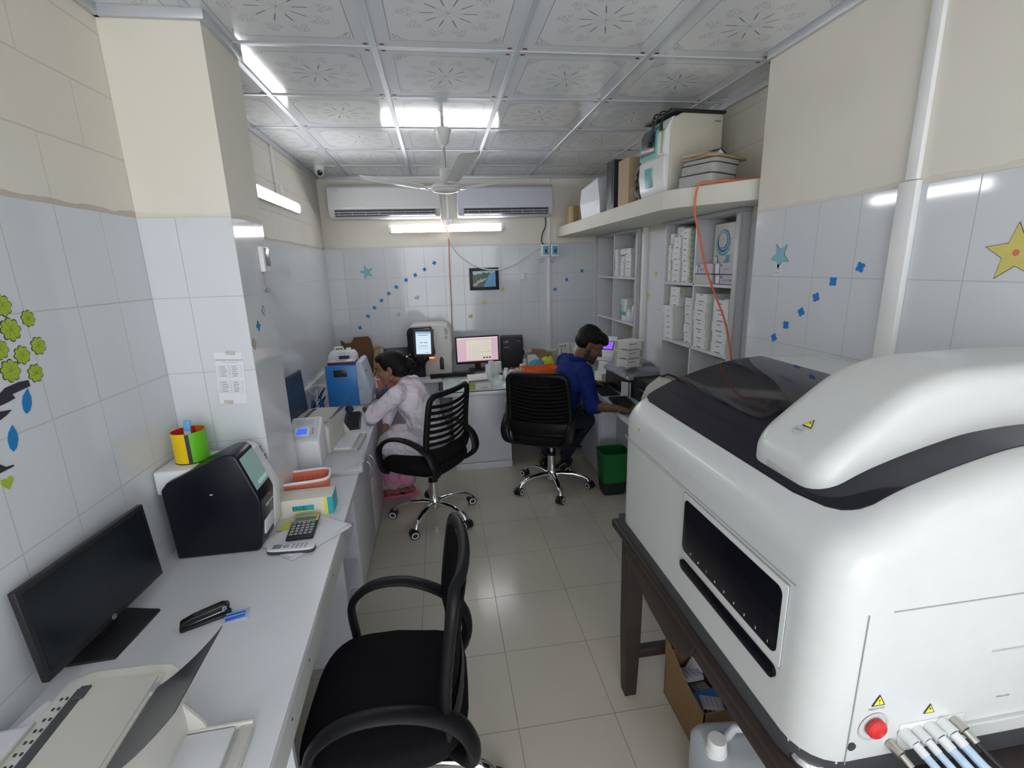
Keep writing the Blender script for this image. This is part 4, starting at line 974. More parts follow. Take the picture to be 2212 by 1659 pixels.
b = B(); b.lathe([(0.008, 0), (0.008, 0.001), (0.0065, 0.0012), (0.0065, 0)], n=20, cap=False, M=frame((0, -0.0008, 0.011), (1, 0, 0), (0, 0, 1))); b.build('emblem', GREYP, t, M=M)
text('emblem_letters', 'hp', 0.010, M @ frame((0, -0.0008, 0.0115), (1, 0, 0), (0, 0, 1)), GREYP, t)
monitor('smaller dark monitor on the left worktop behind the far printer', (-1.02, 3.33, CZT), math.radians(90 - 4), 0.50, 0.30, 0.075, tilt=0.05, screen=mat('dim blue screen', (0.035, 0.055, 0.075), 0.25))

# EC90 analyser: black cheek and sloping screen, white shell behind
t = thing('electrolyte_analyser', 'black and white analyser with sloping screen on the left worktop by the pillar', 'analyser', (0, 0, 0))
PR = [(-1.05, 0.747), (-0.760, 0.747), (-0.745, 0.765), (-0.722, 0.955), (-0.728, 0.975), (-0.782, 1.140), (-0.800, 1.152), (-0.83, 1.150), (-1.035, 1.060), (-1.06, 1.03)]
EK = mat('instrument black', (0.006, 0.007, 0.013), 0.30, spec=0.4)
b = B(); b.prism(PR, 'y', 1.80, 1.951, bev=0.008, seg=3); b.build('black_body', EK, t, smooth=50)
PW = [(-1.075, 0.746), (-0.76, 0.746), (-0.74, 0.77), (-0.722, 0.945), (-0.730, 0.968), (-0.786, 1.112), (-0.808, 1.125), (-0.845, 1.124), (-0.90, 1.088), (-1.08, 1.085), (-1.09, 1.07)]
b = B(); b.prism(PW, 'y', 1.952, 2.03, bev=0.012, seg=3); b.box(-1.092, -0.87, 1.83, 2.035, 1.0, 1.094, bev=0.010, seg=3); b.build('white_shell', mat('instrument white', (0.78, 0.79, 0.82), 0.3), t, smooth=50)
# sloped front basis
P0, P1 = Vector((-0.782, 0, 1.138)), Vector((-0.728, 0, 0.978))
dn = (P1 - P0).normalized(); nn = Vector((-dn.z, 0, dn.x))
nn = nn if nn.x > 0 else -nn
def on_slope(y, s): p = P0 + dn * s + nn * 0.0015; return Vector((p.x, y, p.z))
LCD = mat('analyser lcd', (0.22, 0.30, 0.28), 0.2, emit=0.10, emitcol=(0.35, 0.62, 0.55))
b = B(); b.rings([[on_slope(1.812, 0.012), on_slope(1.942, 0.012), on_slope(1.942, 0.150), on_slope(1.812, 0.150)], [q + nn * 0.001 for q in (on_slope(1.812, 0.012), on_slope(1.942, 0.012), on_slope(1.942, 0.150), on_slope(1.812, 0.150))]]); b.build('screen', LCD, t, smooth=0)
b = B()
for k in range(7):
    b.rings([[q + nn * dz for q in (on_slope(1.85 + k * 0.013, 0.125), on_slope(1.858 + k * 0.013, 0.125), on_slope(1.858 + k * 0.013, 0.14), on_slope(1.85 + k * 0.013, 0.14))] for dz in (0.001, 0.0016)])
v = b.build('screen_icons', mat('icon pale', (0.4, 0.55, 0.5), 0.4, emit=0.2), t, smooth=0); v['kind'] = 'stuff'
b = B(); b.ball((-0.7245, 1.895, 0.945), 0.008, n=8, sc=(0.3, 1.6, 0.6)); b.build('power_lamp', mat('teal lamp', (0.02, 0.25, 0.35), 0.3), t)
u_ = Vector((0, 1, 0)); v_ = -dn
text('model_lettering', 'EC 90', 0.026, frame(on_slope(1.992, 0.06) + Vector((0.004, 0, 0.002)), v_ * -1, Vector((0, 1, 0))), DARK, t)
text('brand_lettering', 'ERBA Mannheim', 0.0135, frame((-0.7205, 1.885, 0.918), (0, 1, 0), (0.0, 0, 1)), PAPERS, t)
b = B(); b.prism([(1.835, 0.80), (1.835, 0.895), (1.935, 0.905), (1.935, 0.80)], 'x', -0.7455, -0.734, bev=0.001); b.build('reagent_window', PAPER, t)
b = B(); b.box(-1.0, -0.86, 1.985, 2.05, 1.0945, 1.0955) ; b.build('top_marks', INK, t) if False else b.bm.free()
b = B(); b.box(-0.895, -0.885, 1.7985, 1.801, 0.998, 1.002); b.build('side_catch', PAPERS, t)
# pen cup on the white shell
c = Vector((-1.000, 1.945, 1.0942))
t = thing('pen_cup', 'round yellow and green pen cup on top of the black and white analyser', 'cup', c)
cols = [mat('cup yellow', (0.80, 0.55, 0.005), 0.3), mat('cup green', (0.13, 0.50, 0.02), 0.3), mat('cup red', (0.6, 0.03, 0.04), 0.3), mat('cup orange', (0.8, 0.16, 0.02), 0.3)]
a0 = math.radians(-78)
def arcwall(r0, r1, z0, z1, a, bq, m, nm, par):
    b = B(); n = 16; L = []
    for k in range(n + 1):
        th_ = a + (bq - a) * k / n; cs, sn = math.cos(th_), math.sin(th_)
        L.append([(r0 * cs, r0 * sn, z0), (r1 * cs, r1 * sn, z0), (r1 * cs, r1 * sn, z1), (r0 * cs, r0 * sn, z1)])
    b.rings(L); return b.build(nm, m, par)
R_ = 0.060
arcwall(R_ - 0.002, R_, 0.002, 0.122, a0 - PI + 0.08, a0, cols[0], 'yellow_panel', t); arcwall(R_ - 0.002, R_, 0.002, 0.122, a0 + 0.22, a0 + PI + 0.1, cols[1], 'green_panel', t)
arcwall(R_, R_ + 0.0012, 0.0, 0.118, a0, a0 + 0.22, BLACK, 'black_seam', t)
arcwall(R_ - 0.005, R_ - 0.0022, 0.0, 0.121, a0 + PI - 0.2, a0 + 1.5 * PI + 0.2, cols[2], 'red_lining', t); arcwall(R_ - 0.005, R_ - 0.0022, 0.0, 0.121, a0 + 0.4, a0 + PI - 0.2, cols[3], 'orange_lining', t)
b = B(); b.cyl((0, 0, 0), (0, 0, 0.004), R_ + 0.0005, n=32); b.build('base', BLACK, t)
o = B(); o.box(-0.012, 0.012, -0.004, 0.004, 0, 0.125, bev=0.003); o.box(-0.013, 0.013, -0.006, 0.006, 0.115, 0.160, bev=0.005, mi=1)
o = o.build('correction_pen', [WHITE, mat('pen blue', (0.12, 0.42, 0.75), 0.3)]); o.matrix_world = Matrix.Translation(c + Vector((-0.012, -0.008, 0.0045))) @ Matrix.Rotation(0.12, 4, 'Y'); tag(o, 'white pen with a blue cap standing in the yellow and green cup', 'pen')

# basket
t = thing('basket', 'coral pink plastic basket with a white rim on the left worktop', 'basket', (-0.705, 2.275, CZT), math.radians(8)); t.scale = (1.2, 1.1, 1.12)
def srect(w, d, z, e=0.45, n=32): return [(w * math.copysign(abs(math.cos(2*PI*k/n)) ** e, math.cos(2*PI*k/n)), d * math.copysign(abs(math.sin(2*PI*k/n)) ** e, math.sin(2*PI*k/n)), z) for k in range(n)]
CORAL = mat('coral plastic', (0.80, 0.22, 0.13), 0.4)
b = B(); b.rings([srect(0.095, 0.060, 0.001), srect(0.102, 0.067, 0.085), srect(0.098, 0.063, 0.085), srect(0.091, 0.056, 0.005)]); b.build('bin', CORAL, t, smooth=60)
b = B(); b.tube(srect(0.103, 0.068, 0.086), 0.0055, n=8, closed=True, flat=(1.3, 1), up=(0, 0, 1)); b.build('rim', WHITE, t, smooth=60)
b = B()
for i in range(12):
    for j in range(3): b.box(-0.07 + i * 0.012, -0.066 + i * 0.012, 0.0588, 0.0595, 0.03 + j * 0.014, 0.034 + j * 0.014)
v = b.build('perforation', mat('coral dark', (0.45, 0.10, 0.06), 0.6), t, smooth=0); v['kind'] = 'stuff'

# glove box EXCEL
t = thing('glove_box', 'cream cardboard box marked EXCEL beside the calculator', 'box', (-0.655, 2.105, CZT), math.radians(3))
EXW = mat('glove box cream', (0.74, 0.70, 0.60), 0.6); TEAL = mat('box teal', (0.03, 0.42, 0.47), 0.5)
b = B(); b.box(-0.115, 0.125, -0.055, 0.055, 0.0, 0.085, bev=0.002); b.build('carton', EXW, t)
b = B(); b.box(0.102, 0.1255, -0.0556, 0.056, 0.002, 0.083); b.build('teal_end', TEAL, t); b = B(); b.box(0.088, 0.100, -0.0556, -0.054, 0.002, 0.083); b.build('yellow_stripe', YELLOW, t)
b = B(); b.box(-0.045, 0.045, -0.0560, -0.0545, 0.030, 0.055); b.build('logo_panel', TEAL, t); b = B(); b.box(-0.045, 0.045, -0.0562, -0.0545, 0.026, 0.031); b.build('logo_line', YELLOW, t)
text('excel_lettering', 'EXCEL', 0.021, frame((-0.014, -0.0565, 0.042), (1, 0, 0), (0, 0, 1)), INK, t, ext=0.0004)
b = B(); b.tube([(-0.05 + 0.1 * k / 6, 0.0 + 0.018 * math.sin(PI * k / 6), 0.0855) for k in range(7)], 0.0015, n=6); b.build('perforated_slit', PAPERS, t)

# papers, calculator, phone
pt = loose_stack('papers', 'loose printed sheets under the calculator and phone', (-0.605, 1.885, CZT + 0.0002), 0.21, 0.27, 5, math.radians(-38), th=0.0012, jit=0.012)
b = B()
for i in range(14): b.box(-0.085, -0.085 + 0.06 + 0.1 * random.random(), 0.11 - i * 0.015, 0.1115 - i * 0.015, 0.0061, 0.0064)
v = b.build('handwriting', PAPERS, pt, smooth=0); v['kind'] = 'stuff'
b = B(); b.box(-0.12, -0.04, -0.02, 0.06, 0.0065, 0.0072, M=Matrix.Rotation(0.5, 4, 'Z') @ Matrix.Translation((-0.02, 0.05, 0))); o = b.build('sticky_note', mat('note yellow', (0.62, 0.60, 0.16), 0.7), pt)
t = thing('calculator', 'desk calculator with gold top lying on papers', 'calculator', (-0.622, 1.930, CZT + 0.0075), math.radians(3))
Mt = Matrix.Rotation(math.radians(7), 4, 'X')
b = B(); b.box(-0.052, 0.052, -0.09, 0.09, 0.0, 0.014, bev=0.004, M=Matrix.Rotation(0.05, 4, 'X') @ Matrix.Translation((0, 0, 0.004))); b.build('case', BLACK, t)
Mk = Matrix.Rotation(0.05, 4, 'X')
b = B(); b.box(-0.0515, 0.0515, 0.028, 0.090, 0.014, 0.0193, bev=0.001); b.build('gold_top', mat('pale gold', (0.52, 0.47, 0.22), 0.35, metal=0.4), t, M=Mk)
b = B(); b.box(-0.043, 0.043, 0.034, 0.062, 0.019, 0.0199); b.build('display', mat('lcd grey', (0.10, 0.12, 0.10), 0.2), t, M=Mk)
for r in range(5):
    for c_ in range(5):
        b = B(); b.box(-0.044 + c_ * 0.0185, -0.030 + c_ * 0.0185, 0.009 - r * 0.0195, 0.021 - r * 0.0195, 0.018, 0.0215, bev=0.0015, seg=1)
        mk_ = mat('key teal', (0.02, 0.35, 0.33), 0.4) if (c_ == 4 and r < 1) else (mat('key blue', (0.10, 0.25, 0.45), 0.4) if r == 0 and c_ < 2 else GREYP)
        b.build('key', mk_, t, M=Mk)
t = thing('cordless_phone', 'silver cordless phone handset lying in front of the calculator', 'phone', (-0.630, 1.775, CZT), math.radians(-4))
SIL = mat('silver plastic', (0.72, 0.72, 0.76), 0.35)
b = B(); b.rings([srect(0.086, 0.021, 0.0, 0.5), srect(0.090, 0.024, 0.004, 0.5), srect(0.090, 0.024, 0.016, 0.5)]); b.build('back_shell', DARK, t)
b = B(); b.rings([srect(0.0895, 0.0235, 0.0155, 0.5), srect(0.088, 0.022, 0.022, 0.5), srect(0.080, 0.016, 0.024, 0.5)]); b.build('front_shell', SIL, t)
b = B(); b.box(-0.068, -0.036, -0.014, 0.014, 0.0235, 0.0246, bev=0.0004); b.build('display', mat('phone lcd', (0.20, 0.24, 0.26), 0.2), t)
b = B(); b.ball((-0.018, 0, 0.0235), 0.013, n=10, sc=(1, 1, 0.16)); b.build('navigation_pad', GREYP, t)
for r in range(4):
    for c_ in range(3):
        b = B(); b.box(0.003 + r * 0.016, 0.013 + r * 0.016, -0.015 + c_ * 0.011, -0.007 + c_ * 0.011, 0.0232, 0.0252, bev=0.001, seg=1); b.build('key', GREYP, t)

# stapler and razor blades
t = thing('stapler', 'black stapler lying on the bare left worktop', 'stapler', (-0.785, 1.418, CZT), math.radians(26))
b = B(); b.box(-0.07, 0.07, -0.017, 0.017, 0.0, 0.012, bev=0.005); b.build('base', BLACK, t)
b = B(); b.prism([(-0.068, 0.014), (0.066, 0.026), (0.070, 0.038), (0.05, 0.046), (-0.03, 0.038), (-0.066, 0.028)], 'y', -0.014, 0.014, bev=0.006, seg=3); b.build('arm', mat('stapler gloss', (0.012, 0.012, 0.012), 0.25), t)
b = B(); b.prism([(-0.06, 0.012), (0.06, 0.019), (0.06, 0.026), (-0.06, 0.018)], 'y', -0.008, 0.008); b.build('magazine', CHROME, t)
b = B(); b.lathe([(0.006, 0), (0.006, 0.002), (0.003, 0.002), (0.003, 0)], n=14, cap=False, M=frame((0.052, -0.0142, 0.034), (1, 0, 0), (0, 0, 1))); b.build('pivot', CHROME, t)
t = thing('pen_packet', 'small clear packet of blue lancets beside the stapler', 'packet', (-0.700, 1.425, CZT), math.radians(14))
b = B(); b.box(-0.036, 0.036, -0.026, 0.026, 0.0, 0.004, bev=0.001); b.build('card_back', mat('packet print', (0.50, 0.58, 0.72), 0.25, noise=0.25, nscale=120), t)
for i in range(4):
    b = B(); b.cyl((-0.028, -0.016 + i * 0.008, 0.008), (0.026, -0.014 + i * 0.008, 0.008), 0.0038, n=8); b.build('lancet', mat('lancet blue', (0.02, 0.08, 0.55), 0.3) if i % 2 == 0 else mat('lancet sky', (0.2, 0.45, 0.75), 0.3), t)

# small white analyser with a blue display
t = thing('incubator_reader', 'small white analyser with a glowing blue display beside the paper stacks', 'analyser', (-0.775, 2.645, CZT), math.radians(4)); t.scale = (1, 1, 0.95)
b = B(); b.prism([(-0.10, 0.0), (0.12, 0.0), (0.12, 0.245), (0.08, 0.278), (-0.10, 0.185)], 'x', -0.075, 0.085, bev=0.012, seg=3); b.build('housing', mat('reader white', (0.76, 0.77, 0.80), 0.3), t, smooth=50)
sl_ = math.atan2(0.093, 0.18); Msl = Matrix.Translation((0.005, -0.010, 0.2320)) @ Matrix.Rotation(sl_, 4, 'X')
b = B(); b.box(-0.066, 0.066, -0.075, 0.085, 0.0, 0.004, bev=0.003); b.build('panel', mat('reader grey', (0.58, 0.60, 0.66), 0.35), t, M=Msl)
b = B(); b.box(-0.050, 0.022, -0.055, 0.010, 0.0035, 0.0052, bev=0.001); b.build('bezel', WHITE, t, M=Msl)
b = B(); b.box(-0.040, 0.012, -0.045, 0.0, 0.005, 0.0062); b.build('display', mat('blue display', (0.01, 0.02, 0.08), 0.3, emit=0.6, emitcol=(0.04, 0.12, 0.85)), t, smooth=0, M=Msl)
b = B(); b.box(-0.048, 0.040, 0.028, 0.072, 0.0035, 0.0055, bev=0.001); b.build('keypad', mat('keypad grey', (0.44, 0.50, 0.54), 0.4), t, M=Msl)
text('temperature_lettering', '24.6 75.7', 0.015, Msl @ frame((0.042, -0.022, 0.0045), (0, 1, 0), (-1, 0, 0)), INK, t)

# keyboard + mouse, paper stacks, clipboard
keyboard('black keyboard lying end-on beside the far left printer', (-0.672, 3.44, CZT), math.radians(97), 0.40, 0.115)
t = thing('mouse', 'black mouse beside the blue analyser', 'mouse', (-0.745, 3.735, CZT), math.radians(20))
b = B(); L = []
for z, s_ in ((0, 0.92), (0.008, 1.0), (0.02, 0.93), (0.03, 0.7), (0.035, 0.35)): L.append([(0.032 * s_ * math.cos(a), 0.055 * s_ * math.sin(a), z) for a in [2*PI*k/20 for k in range(20)]])
b.rings(L); b.build('shell', BLACK, t, smooth=60); b = B(); b.cyl((-0.003, 0.028, 0.028), (0.003, 0.028, 0.028), 0.007, n=12); b.build('wheel', GREYP, t)
p_ = loose_stack('paper_pile', 'pile of report sheets in front of the small white analyser', (-0.600, 2.625, CZT + 0.0002), 0.22, 0.29, 12, math.radians(7), th=0.0018, jit=0.010)
b = B()
for i in range(4): b.box(-0.09 + i * 0.05, -0.0885 + i * 0.05, -0.13, 0.12, 0.0218, 0.0222)
for i in range(5): b.box(0.02 + 0.01 * i, 0.10, -0.12 + i * 0.008, -0.114 + i * 0.008, 0.0222 + i * 0.001, 0.0232 + i * 0.001, M=Matrix.Rotation(0.12 * i, 4, 'Z', ) )
v = b.build('ruled_lines', PAPERS, p_, smooth=0); v['kind'] = 'stuff'
# wire tangle behind the blue analyser
CABB = mat('cable blue', (0.02, 0.08, 0.42), 0.4); CABW = mat('cable white', (0.7, 0.7, 0.7), 0.4)
rr_ = random.Random(3)
def squiggle(name, label, c, ext, n, r, m, seed, cat='cable', group=None):
    q = random.Random(seed); P = []
    for i in range(n): P.append(Vector((c[0] + (q.random() - 0.5) * ext[0], c[1] + (q.random() - 0.5) * ext[1], c[2] + r + q.random() * ext[2])))
    P[0].z = c[2] + r; P[-1].z = c[2] + r
    PP = []
    for i in range(len(P) - 1):
        p0, p1, p2, p3 = P[max(i-1, 0)], P[i], P[i+1], P[min(i+2, len(P)-1)]
        for s_ in (0, 0.25, 0.5, 0.75): PP.append(0.5 * ((2*p1) + (p2-p0)*s_ + (2*p0-5*p1+4*p2-p3)*s_*s_ + (3*p1-p0-3*p2+p3)*s_**3))
    PP.append(P[-1])
    for p in PP: p.z = max(p.z, c[2] + r + 0.0005); p.x = max(p.x, LX + r + 0.001) if c[0] < 0 else p.x
    b = B(); b.tube(PP, r, n=6); o = b.build(name, m); return tag(o, label, cat, group)
squiggle('data_cable', 'tangled blue cable behind the dark monitor and blue analyser', (-0.985, 3.80, CZT), (0.15, 0.22, 0.14), 14, 0.004, CABB, 1)
squiggle('data_cable', 'tangled white cable beside the blue analyser', (-0.985, 3.83, CZT), (0.14, 0.2, 0.18), 9, 0.0035, CABW, 5)
squiggle('power_cable', 'tangled black cable beside the blue analyser', (-0.98, 3.86, CZT), (0.15, 0.2, 0.20), 9, 0.004, BLACK, 9)
# white cable duct along the wall
b = B(); b.box(LX, LX + 0.03, 2.45, 5.19, CZT + 0.13, CZT + 0.165, bev=0.003); o = b.build('cable_duct', WHITE); tag(o, 'white cable duct running along the left wall above the worktop', 'duct')

# blue analyser
t = thing('blue_analyser', 'blue and pale grey box analyser on the left worktop in front of the woman', 'analyser', (0, 0, 0))
BLU = mat('analyser blue', (0.03, 0.20, 0.56), 0.35)
b = B(); b.box(-0.925, -0.685, 3.87, 4.16, CZT, 1.075, bev=0.006); b.build('case', BLU, t)
b = B(); b.prism([(-0.686, 0.748), (-0.615, 0.748), (-0.590, 0.775), (-0.583, 0.86), (-0.640, 1.095), (-0.660, 1.105), (-0.686, 1.095)], 'y', 3.862, 4.165, bev=0.008, seg=3); b.build('front', mat('analyser pale', (0.47, 0.52, 0.62), 0.35), t, smooth=50)
b = B(); b.box(-0.862, -0.760, 3.8685, 3.872, 0.985, 1.042, bev=0.001); b.build('name_plate', mat('smoked plate', (0.03, 0.03, 0.03), 0.3), t)
b = B(); b.box(-0.5885, -0.5865, 3.90, 4.12, 0.80, 0.83); b.build('front_slot', DARK, t) if False else b.bm.free()
b = B(); b.ball((-0.588, 3.95, 0.87), 0.018, n=8, sc=(0.4, 1, 1)); b.build('front_lamp', mat('pale cap', (0.6, 0.65, 0.75), 0.3), t)
for i in range(4):
    b = B(); b.cyl((-0.617, 3.90 + i * 0.016, 1.02), (-0.6155, 3.90 + i * 0.016, 1.02), 0.005, n=10); b.build('button', DARK, t)
t = thing('binder', 'maroon file with a printed cover and bulldog clip on the blue analyser', 'file', (-0.80, 3.985, 1.0755), math.radians(2))
b = B(); b.box(-0.11, 0.10, -0.075, 0.075, 0.0, 0.022, bev=0.002); b.build('pages', mat('maroon', (0.13, 0.015, 0.035), 0.5), t)
b = B(); b.box(-0.112, 0.102, -0.077, 0.077, 0.0221, 0.0245); b.build('cover', mat('lilac cover', (0.50, 0.46, 0.56), 0.5, noise=0.2, nscale=30), t)
b = B(); b.box(0.03, 0.075, -0.05, 0.03, 0.0246, 0.0256); b.build('label', PAPER, t)
text('cover_lettering', 'FILE', 0.035, frame((-0.02, -0.02, 0.0247), (1, 0, 0), (0, 1, 0)), INK, t)
b = B(); b.prism([(-0.012, 0.026), (0.012, 0.026), (0.004, 0.05), (-0.004, 0.05)], 'x', -0.05, 0.03); b.build('clip_body', BLACK, t, M=Matrix.Translation((0.01, 0.06, 0.0)))
b = B(); b.tube([(-0.03, 0.06, 0.05), (-0.028, 0.062, 0.10), (0.004, 0.062, 0.10), (0.006, 0.06, 0.05)], 0.0018, n=6); b.build('clip_wire', CHROME, t)
# white jerry case, cardboard sheet, black speaker behind
t = thing('distilled_water_can', 'white plastic can behind the blue analyser', 'can', (-0.865, 4.34, CZT), 0)
b = B(); b.rings([srect(0.115, 0.075, 0.0, 0.35), srect(0.12, 0.08, 0.02, 0.35), srect(0.12, 0.08, 0.34, 0.35), srect(0.10, 0.065, 0.375, 0.4), srect(0.03, 0.03, 0.38, 0.8)]); b.build('body', WHITE, t, smooth=50)
b = B(); b.cyl((0.05, 0, 0.378), (0.05, 0, 0.40), 0.022, n=20); b.build('cap', WHITE, t)
b = B(); b.tube([(-0.07, 0, 0.37), (-0.06, 0, 0.41), (0.0, 0, 0.41), (0.01, 0, 0.375)], 0.008, n=8); b.build('grip', WHITE, t)
t = thing('cardboard_carton', 'torn brown cardboard carton standing in the far left corner', 'carton', (-0.815, 5.05, CZT + 0.008), math.radians(4)); t.scale = (0.74, 1, 0.78)
b = B(); b.prism([(-0.27, 0.0), (0.20, 0.0), (0.13, 0.46), (0.10, 0.50), (-0.09, 0.50), (-0.10, 0.475), (-0.14, 0.43), (-0.20, 0.425), (-0.25, 0.46), (-0.27, 0.47)], 'y', -0.004, 0.004); b.build('flap', mat('brown card dark', (0.16, 0.08, 0.04), 0.9, noise=0.1, nscale=20), t)
b = B(); b.box(-0.20, 0.16, 0.01, 0.12, 0.0, 0.33, bev=0.003); b.build('carton_body', CARD, t)
b = B(); b.box(0.125, 0.20, -0.09, 0.0, 0.0, 0.40, bev=0.003, M=Matrix.Rotation(0.12, 4, 'Y')); b.build('side_flap', CARD, t)
t = thing('speaker', 'black slanted box between the cardboard carton and the tall analyser', 'speaker', (-0.47, 4.95, CZT), math.radians(8)); t.scale = (1, 1, 0.84)
b = B(); b.box(-0.13, 0.13, -0.05, 0.05, 0.0, 0.20, bev=0.01); b.box(-0.12, 0.14, -0.055, -0.02, 0.19, 0.335, bev=0.005, M=Matrix.Rotation(-0.12, 4, 'X')); b.build('case', DARK, t)
b = B(); b.lathe([(0.055, 0.0), (0.052, 0.004), (0.04, 0.003), (0.01, 0.006)], n=24, M=frame((-0.05, -0.051, 0.10), (1, 0, 0), (0, 0, 1))); b.build('cone', BLACK, t)
tag(squiggle('black_lead', 'x', (-0.60, 4.9, CZT), (0.3, 0.1, 0.40), 5, 0.003, BLACK, 12), 'black lead curling up in front of the carton', 'cable')
# pink basket with tube rack by the woman
t = thing('basket', 'small coral basket with white handle behind the woman\'s face', 'basket', (-0.53, 4.40, CZT), 0.2)
b = B(); b.rings([srect(0.075, 0.055, 0.001), srect(0.085, 0.063, 0.10), srect(0.081, 0.059, 0.10), srect(0.071, 0.051, 0.005)]); b.build('bin', CORAL, t, smooth=60)
b = B(); b.tube(srect(0.086, 0.064, 0.10), 0.005, n=8, closed=True, up=(0, 0, 1)); b.build('rim', WHITE, t, smooth=60)
b = B(); b.tube([(-0.085, 0, 0.10), (-0.07, 0, 0.14), (0, 0, 0.155), (0.07, 0, 0.14), (0.085, 0, 0.10)], 0.005, n=6); b.build('handle', WHITE, t)
t = thing('tube_stand', 'dark stand with blue tube beside the small coral basket', 'stand', (-0.535, 4.05, CZT), 0.1)
b = B(); b.box(-0.045, 0.015, -0.03, 0.03, 0.0, 0.085, bev=0.004); b.build('block', mat('smoky brown', (0.10, 0.08, 0.08), 0.3), t)
b = B(); b.prism([(-0.0, 0.0), (0.04, 0.0), (0.045, 0.085), (0.0, 0.085)], 'y', -0.03, 0.03, bev=0.003, M=Matrix.Translation((0.016, 0, 0))); b.build('sleeve', mat('navy plastic', (0.03, 0.06, 0.14), 0.35), t)
b = B(); b.cyl((0.035, 0, 0.085), (0.045, 0, 0.145), 0.017, 0.015, n=14); b.build('tube', mat('steel blue', (0.10, 0.22, 0.42), 0.3), t)
o = loose_stack('record_sheet', 'white form sheet lying on the worktop under the woman\'s face', (-0.60, 4.12, CZT + 0.0002), 0.20, 0.27, 2, 0.3, th=0.001)
o = loose_stack('record_sheet', 'white form sheet under the woman\'s left hand', (-0.62, 3.66, CZT + 0.0002), 0.21, 0.29, 2, -0.15, th=0.001)
# crumpled files between near printer and wall
for i, (x, y, z, a) in enumerate(((-1.0, 0.98, 0.0, 0.3), (-0.985, 1.02, 0.013, -0.2), (-0.99, 0.95, 0.026, 0.1))):
    o = loose_stack('file_stack', ['lowest bundle of bluish papers between near printer and left wall', 'middle bundle of white papers between near printer and left wall', 'top bundle of papers between near printer and left wall'][i], (x, y, CZT + 0.0002 + z), 0.16, 0.24, 6, a, th=0.002, jit=0.006, ms=(mat('bluish paper', (0.62, 0.68, 0.76), 0.7), PAPER), group=None)
# ================================================================ THINGS ON THE FAR DESK
t = thing('blood_analyser', 'tall black and cream analyser with portrait screen and red lamp on the far worktop', 'analyser', (-0.12, 4.80, CZT), math.radians(-4))
CRM = mat('analyser cream', (0.60, 0.60, 0.56), 0.35)
b = B(); b.prism([(-0.12, 0.0), (0.205, 0.0), (0.205, 0.20), (0.215, 0.25), (0.215, 0.44), (0.18, 0.495), (0.12, 0.515), (-0.18, 0.515), (-0.20, 0.48), (-0.20, 0.02)], 'y', 0.02, 0.33, bev=0.014, seg=3); b.build('body', CRM, t, smooth=50)
b = B(); b.prism([(-0.215, 0.0), (-0.06, 0.0), (-0.06, 0.10), (-0.05, 0.14), (-0.02, 0.17), (0.03, 0.205), (0.05, 0.23), (0.025, 0.50), (-0.19, 0.495), (-0.215, 0.46)], 'y', -0.035, 0.30, bev=0.012, seg=3); b.build('black_front', BLACKG, t, smooth=50)
b = B(); b.box(-0.165, 0.032, -0.050, -0.034, 0.205, 0.480, bev=0.008, M=Matrix.Rotation(0.03, 4, 'Y')); b.build('screen_bezel', DARK, t)
SCRW = mat('screen white', (0.03, 0.03, 0.04), 0.3, emit=0.52, emitcol=(0.70, 0.84, 0.98))
b = B(); b.box(-0.140, 0.005, -0.0515, -0.049, 0.235, 0.455, M=Matrix.Rotation(0.03, 4, 'Y')); s_ = b.build('screen', SCRW, t, smooth=0)
b = B(); M_ = Matrix.Rotation(0.03, 4, 'Y')
b.box(-0.138, 0.003, -0.0522, -0.0512, 0.437, 0.452, M=M_); b.build('screen_title_bar', mat('screen blue', (0.02, 0.03, 0.05), 0.3, emit=0.45, emitcol=(0.2, 0.5, 0.85)), s_, smooth=0)
b = B()
for (x0, x1, z0, z1) in ((-0.12, -0.02, 0.418, 0.424), (-0.10, -0.075, 0.345, 0.353), (-0.06, -0.03, 0.345, 0.353), (-0.11, -0.02, 0.318, 0.3205), (-0.115, -0.03, 0.308, 0.3105), (-0.12, -0.02, 0.29, 0.292), (-0.05, -0.015, 0.247, 0.251)): b.box(x0, x1, -0.0522, -0.0512, z0, z1, M=M_)
v = b.build('screen_writing', mat('screen ink', (0.15, 0.2, 0.3), 0.5, emit=0.25, emitcol=(0.25, 0.32, 0.42)), s_, smooth=0); v['kind'] = 'stuff'
b = B(); b.box(-0.012, 0.038, -0.048, -0.036, 0.188, 0.202, bev=0.004); b.build('red_lamp', mat('red lamp', (0.9, 0.1, 0.02), 0.3, emit=2.5, emitcol=(1.0, 0.12, 0.03)), t)
b = B(); b.box(0.085, 0.125, 0.012, 0.022, 0.06, 0.175, bev=0.008); b.cyl((0.105, 0.012, 0.175), (0.105, 0.012, 0.19), 0.008, n=10); b.build('sample_holder', BLACK, t)
for z in (0.09, 0.105):
    b = B(); b.cyl((0.155, 0.021, z), (0.155, 0.017, z), 0.003, n=8); b.build('socket', DARK, t)
text('model_lettering', 'H 560', 0.042, frame((0.165, 0.0185, 0.42), (0, 0, 1), (-1, 0, 0)), DARK, t)
b = B(); b.ball((-0.20, -0.036, 0.235), 0.006, n=6); b.build('side_button', WHITE, t)

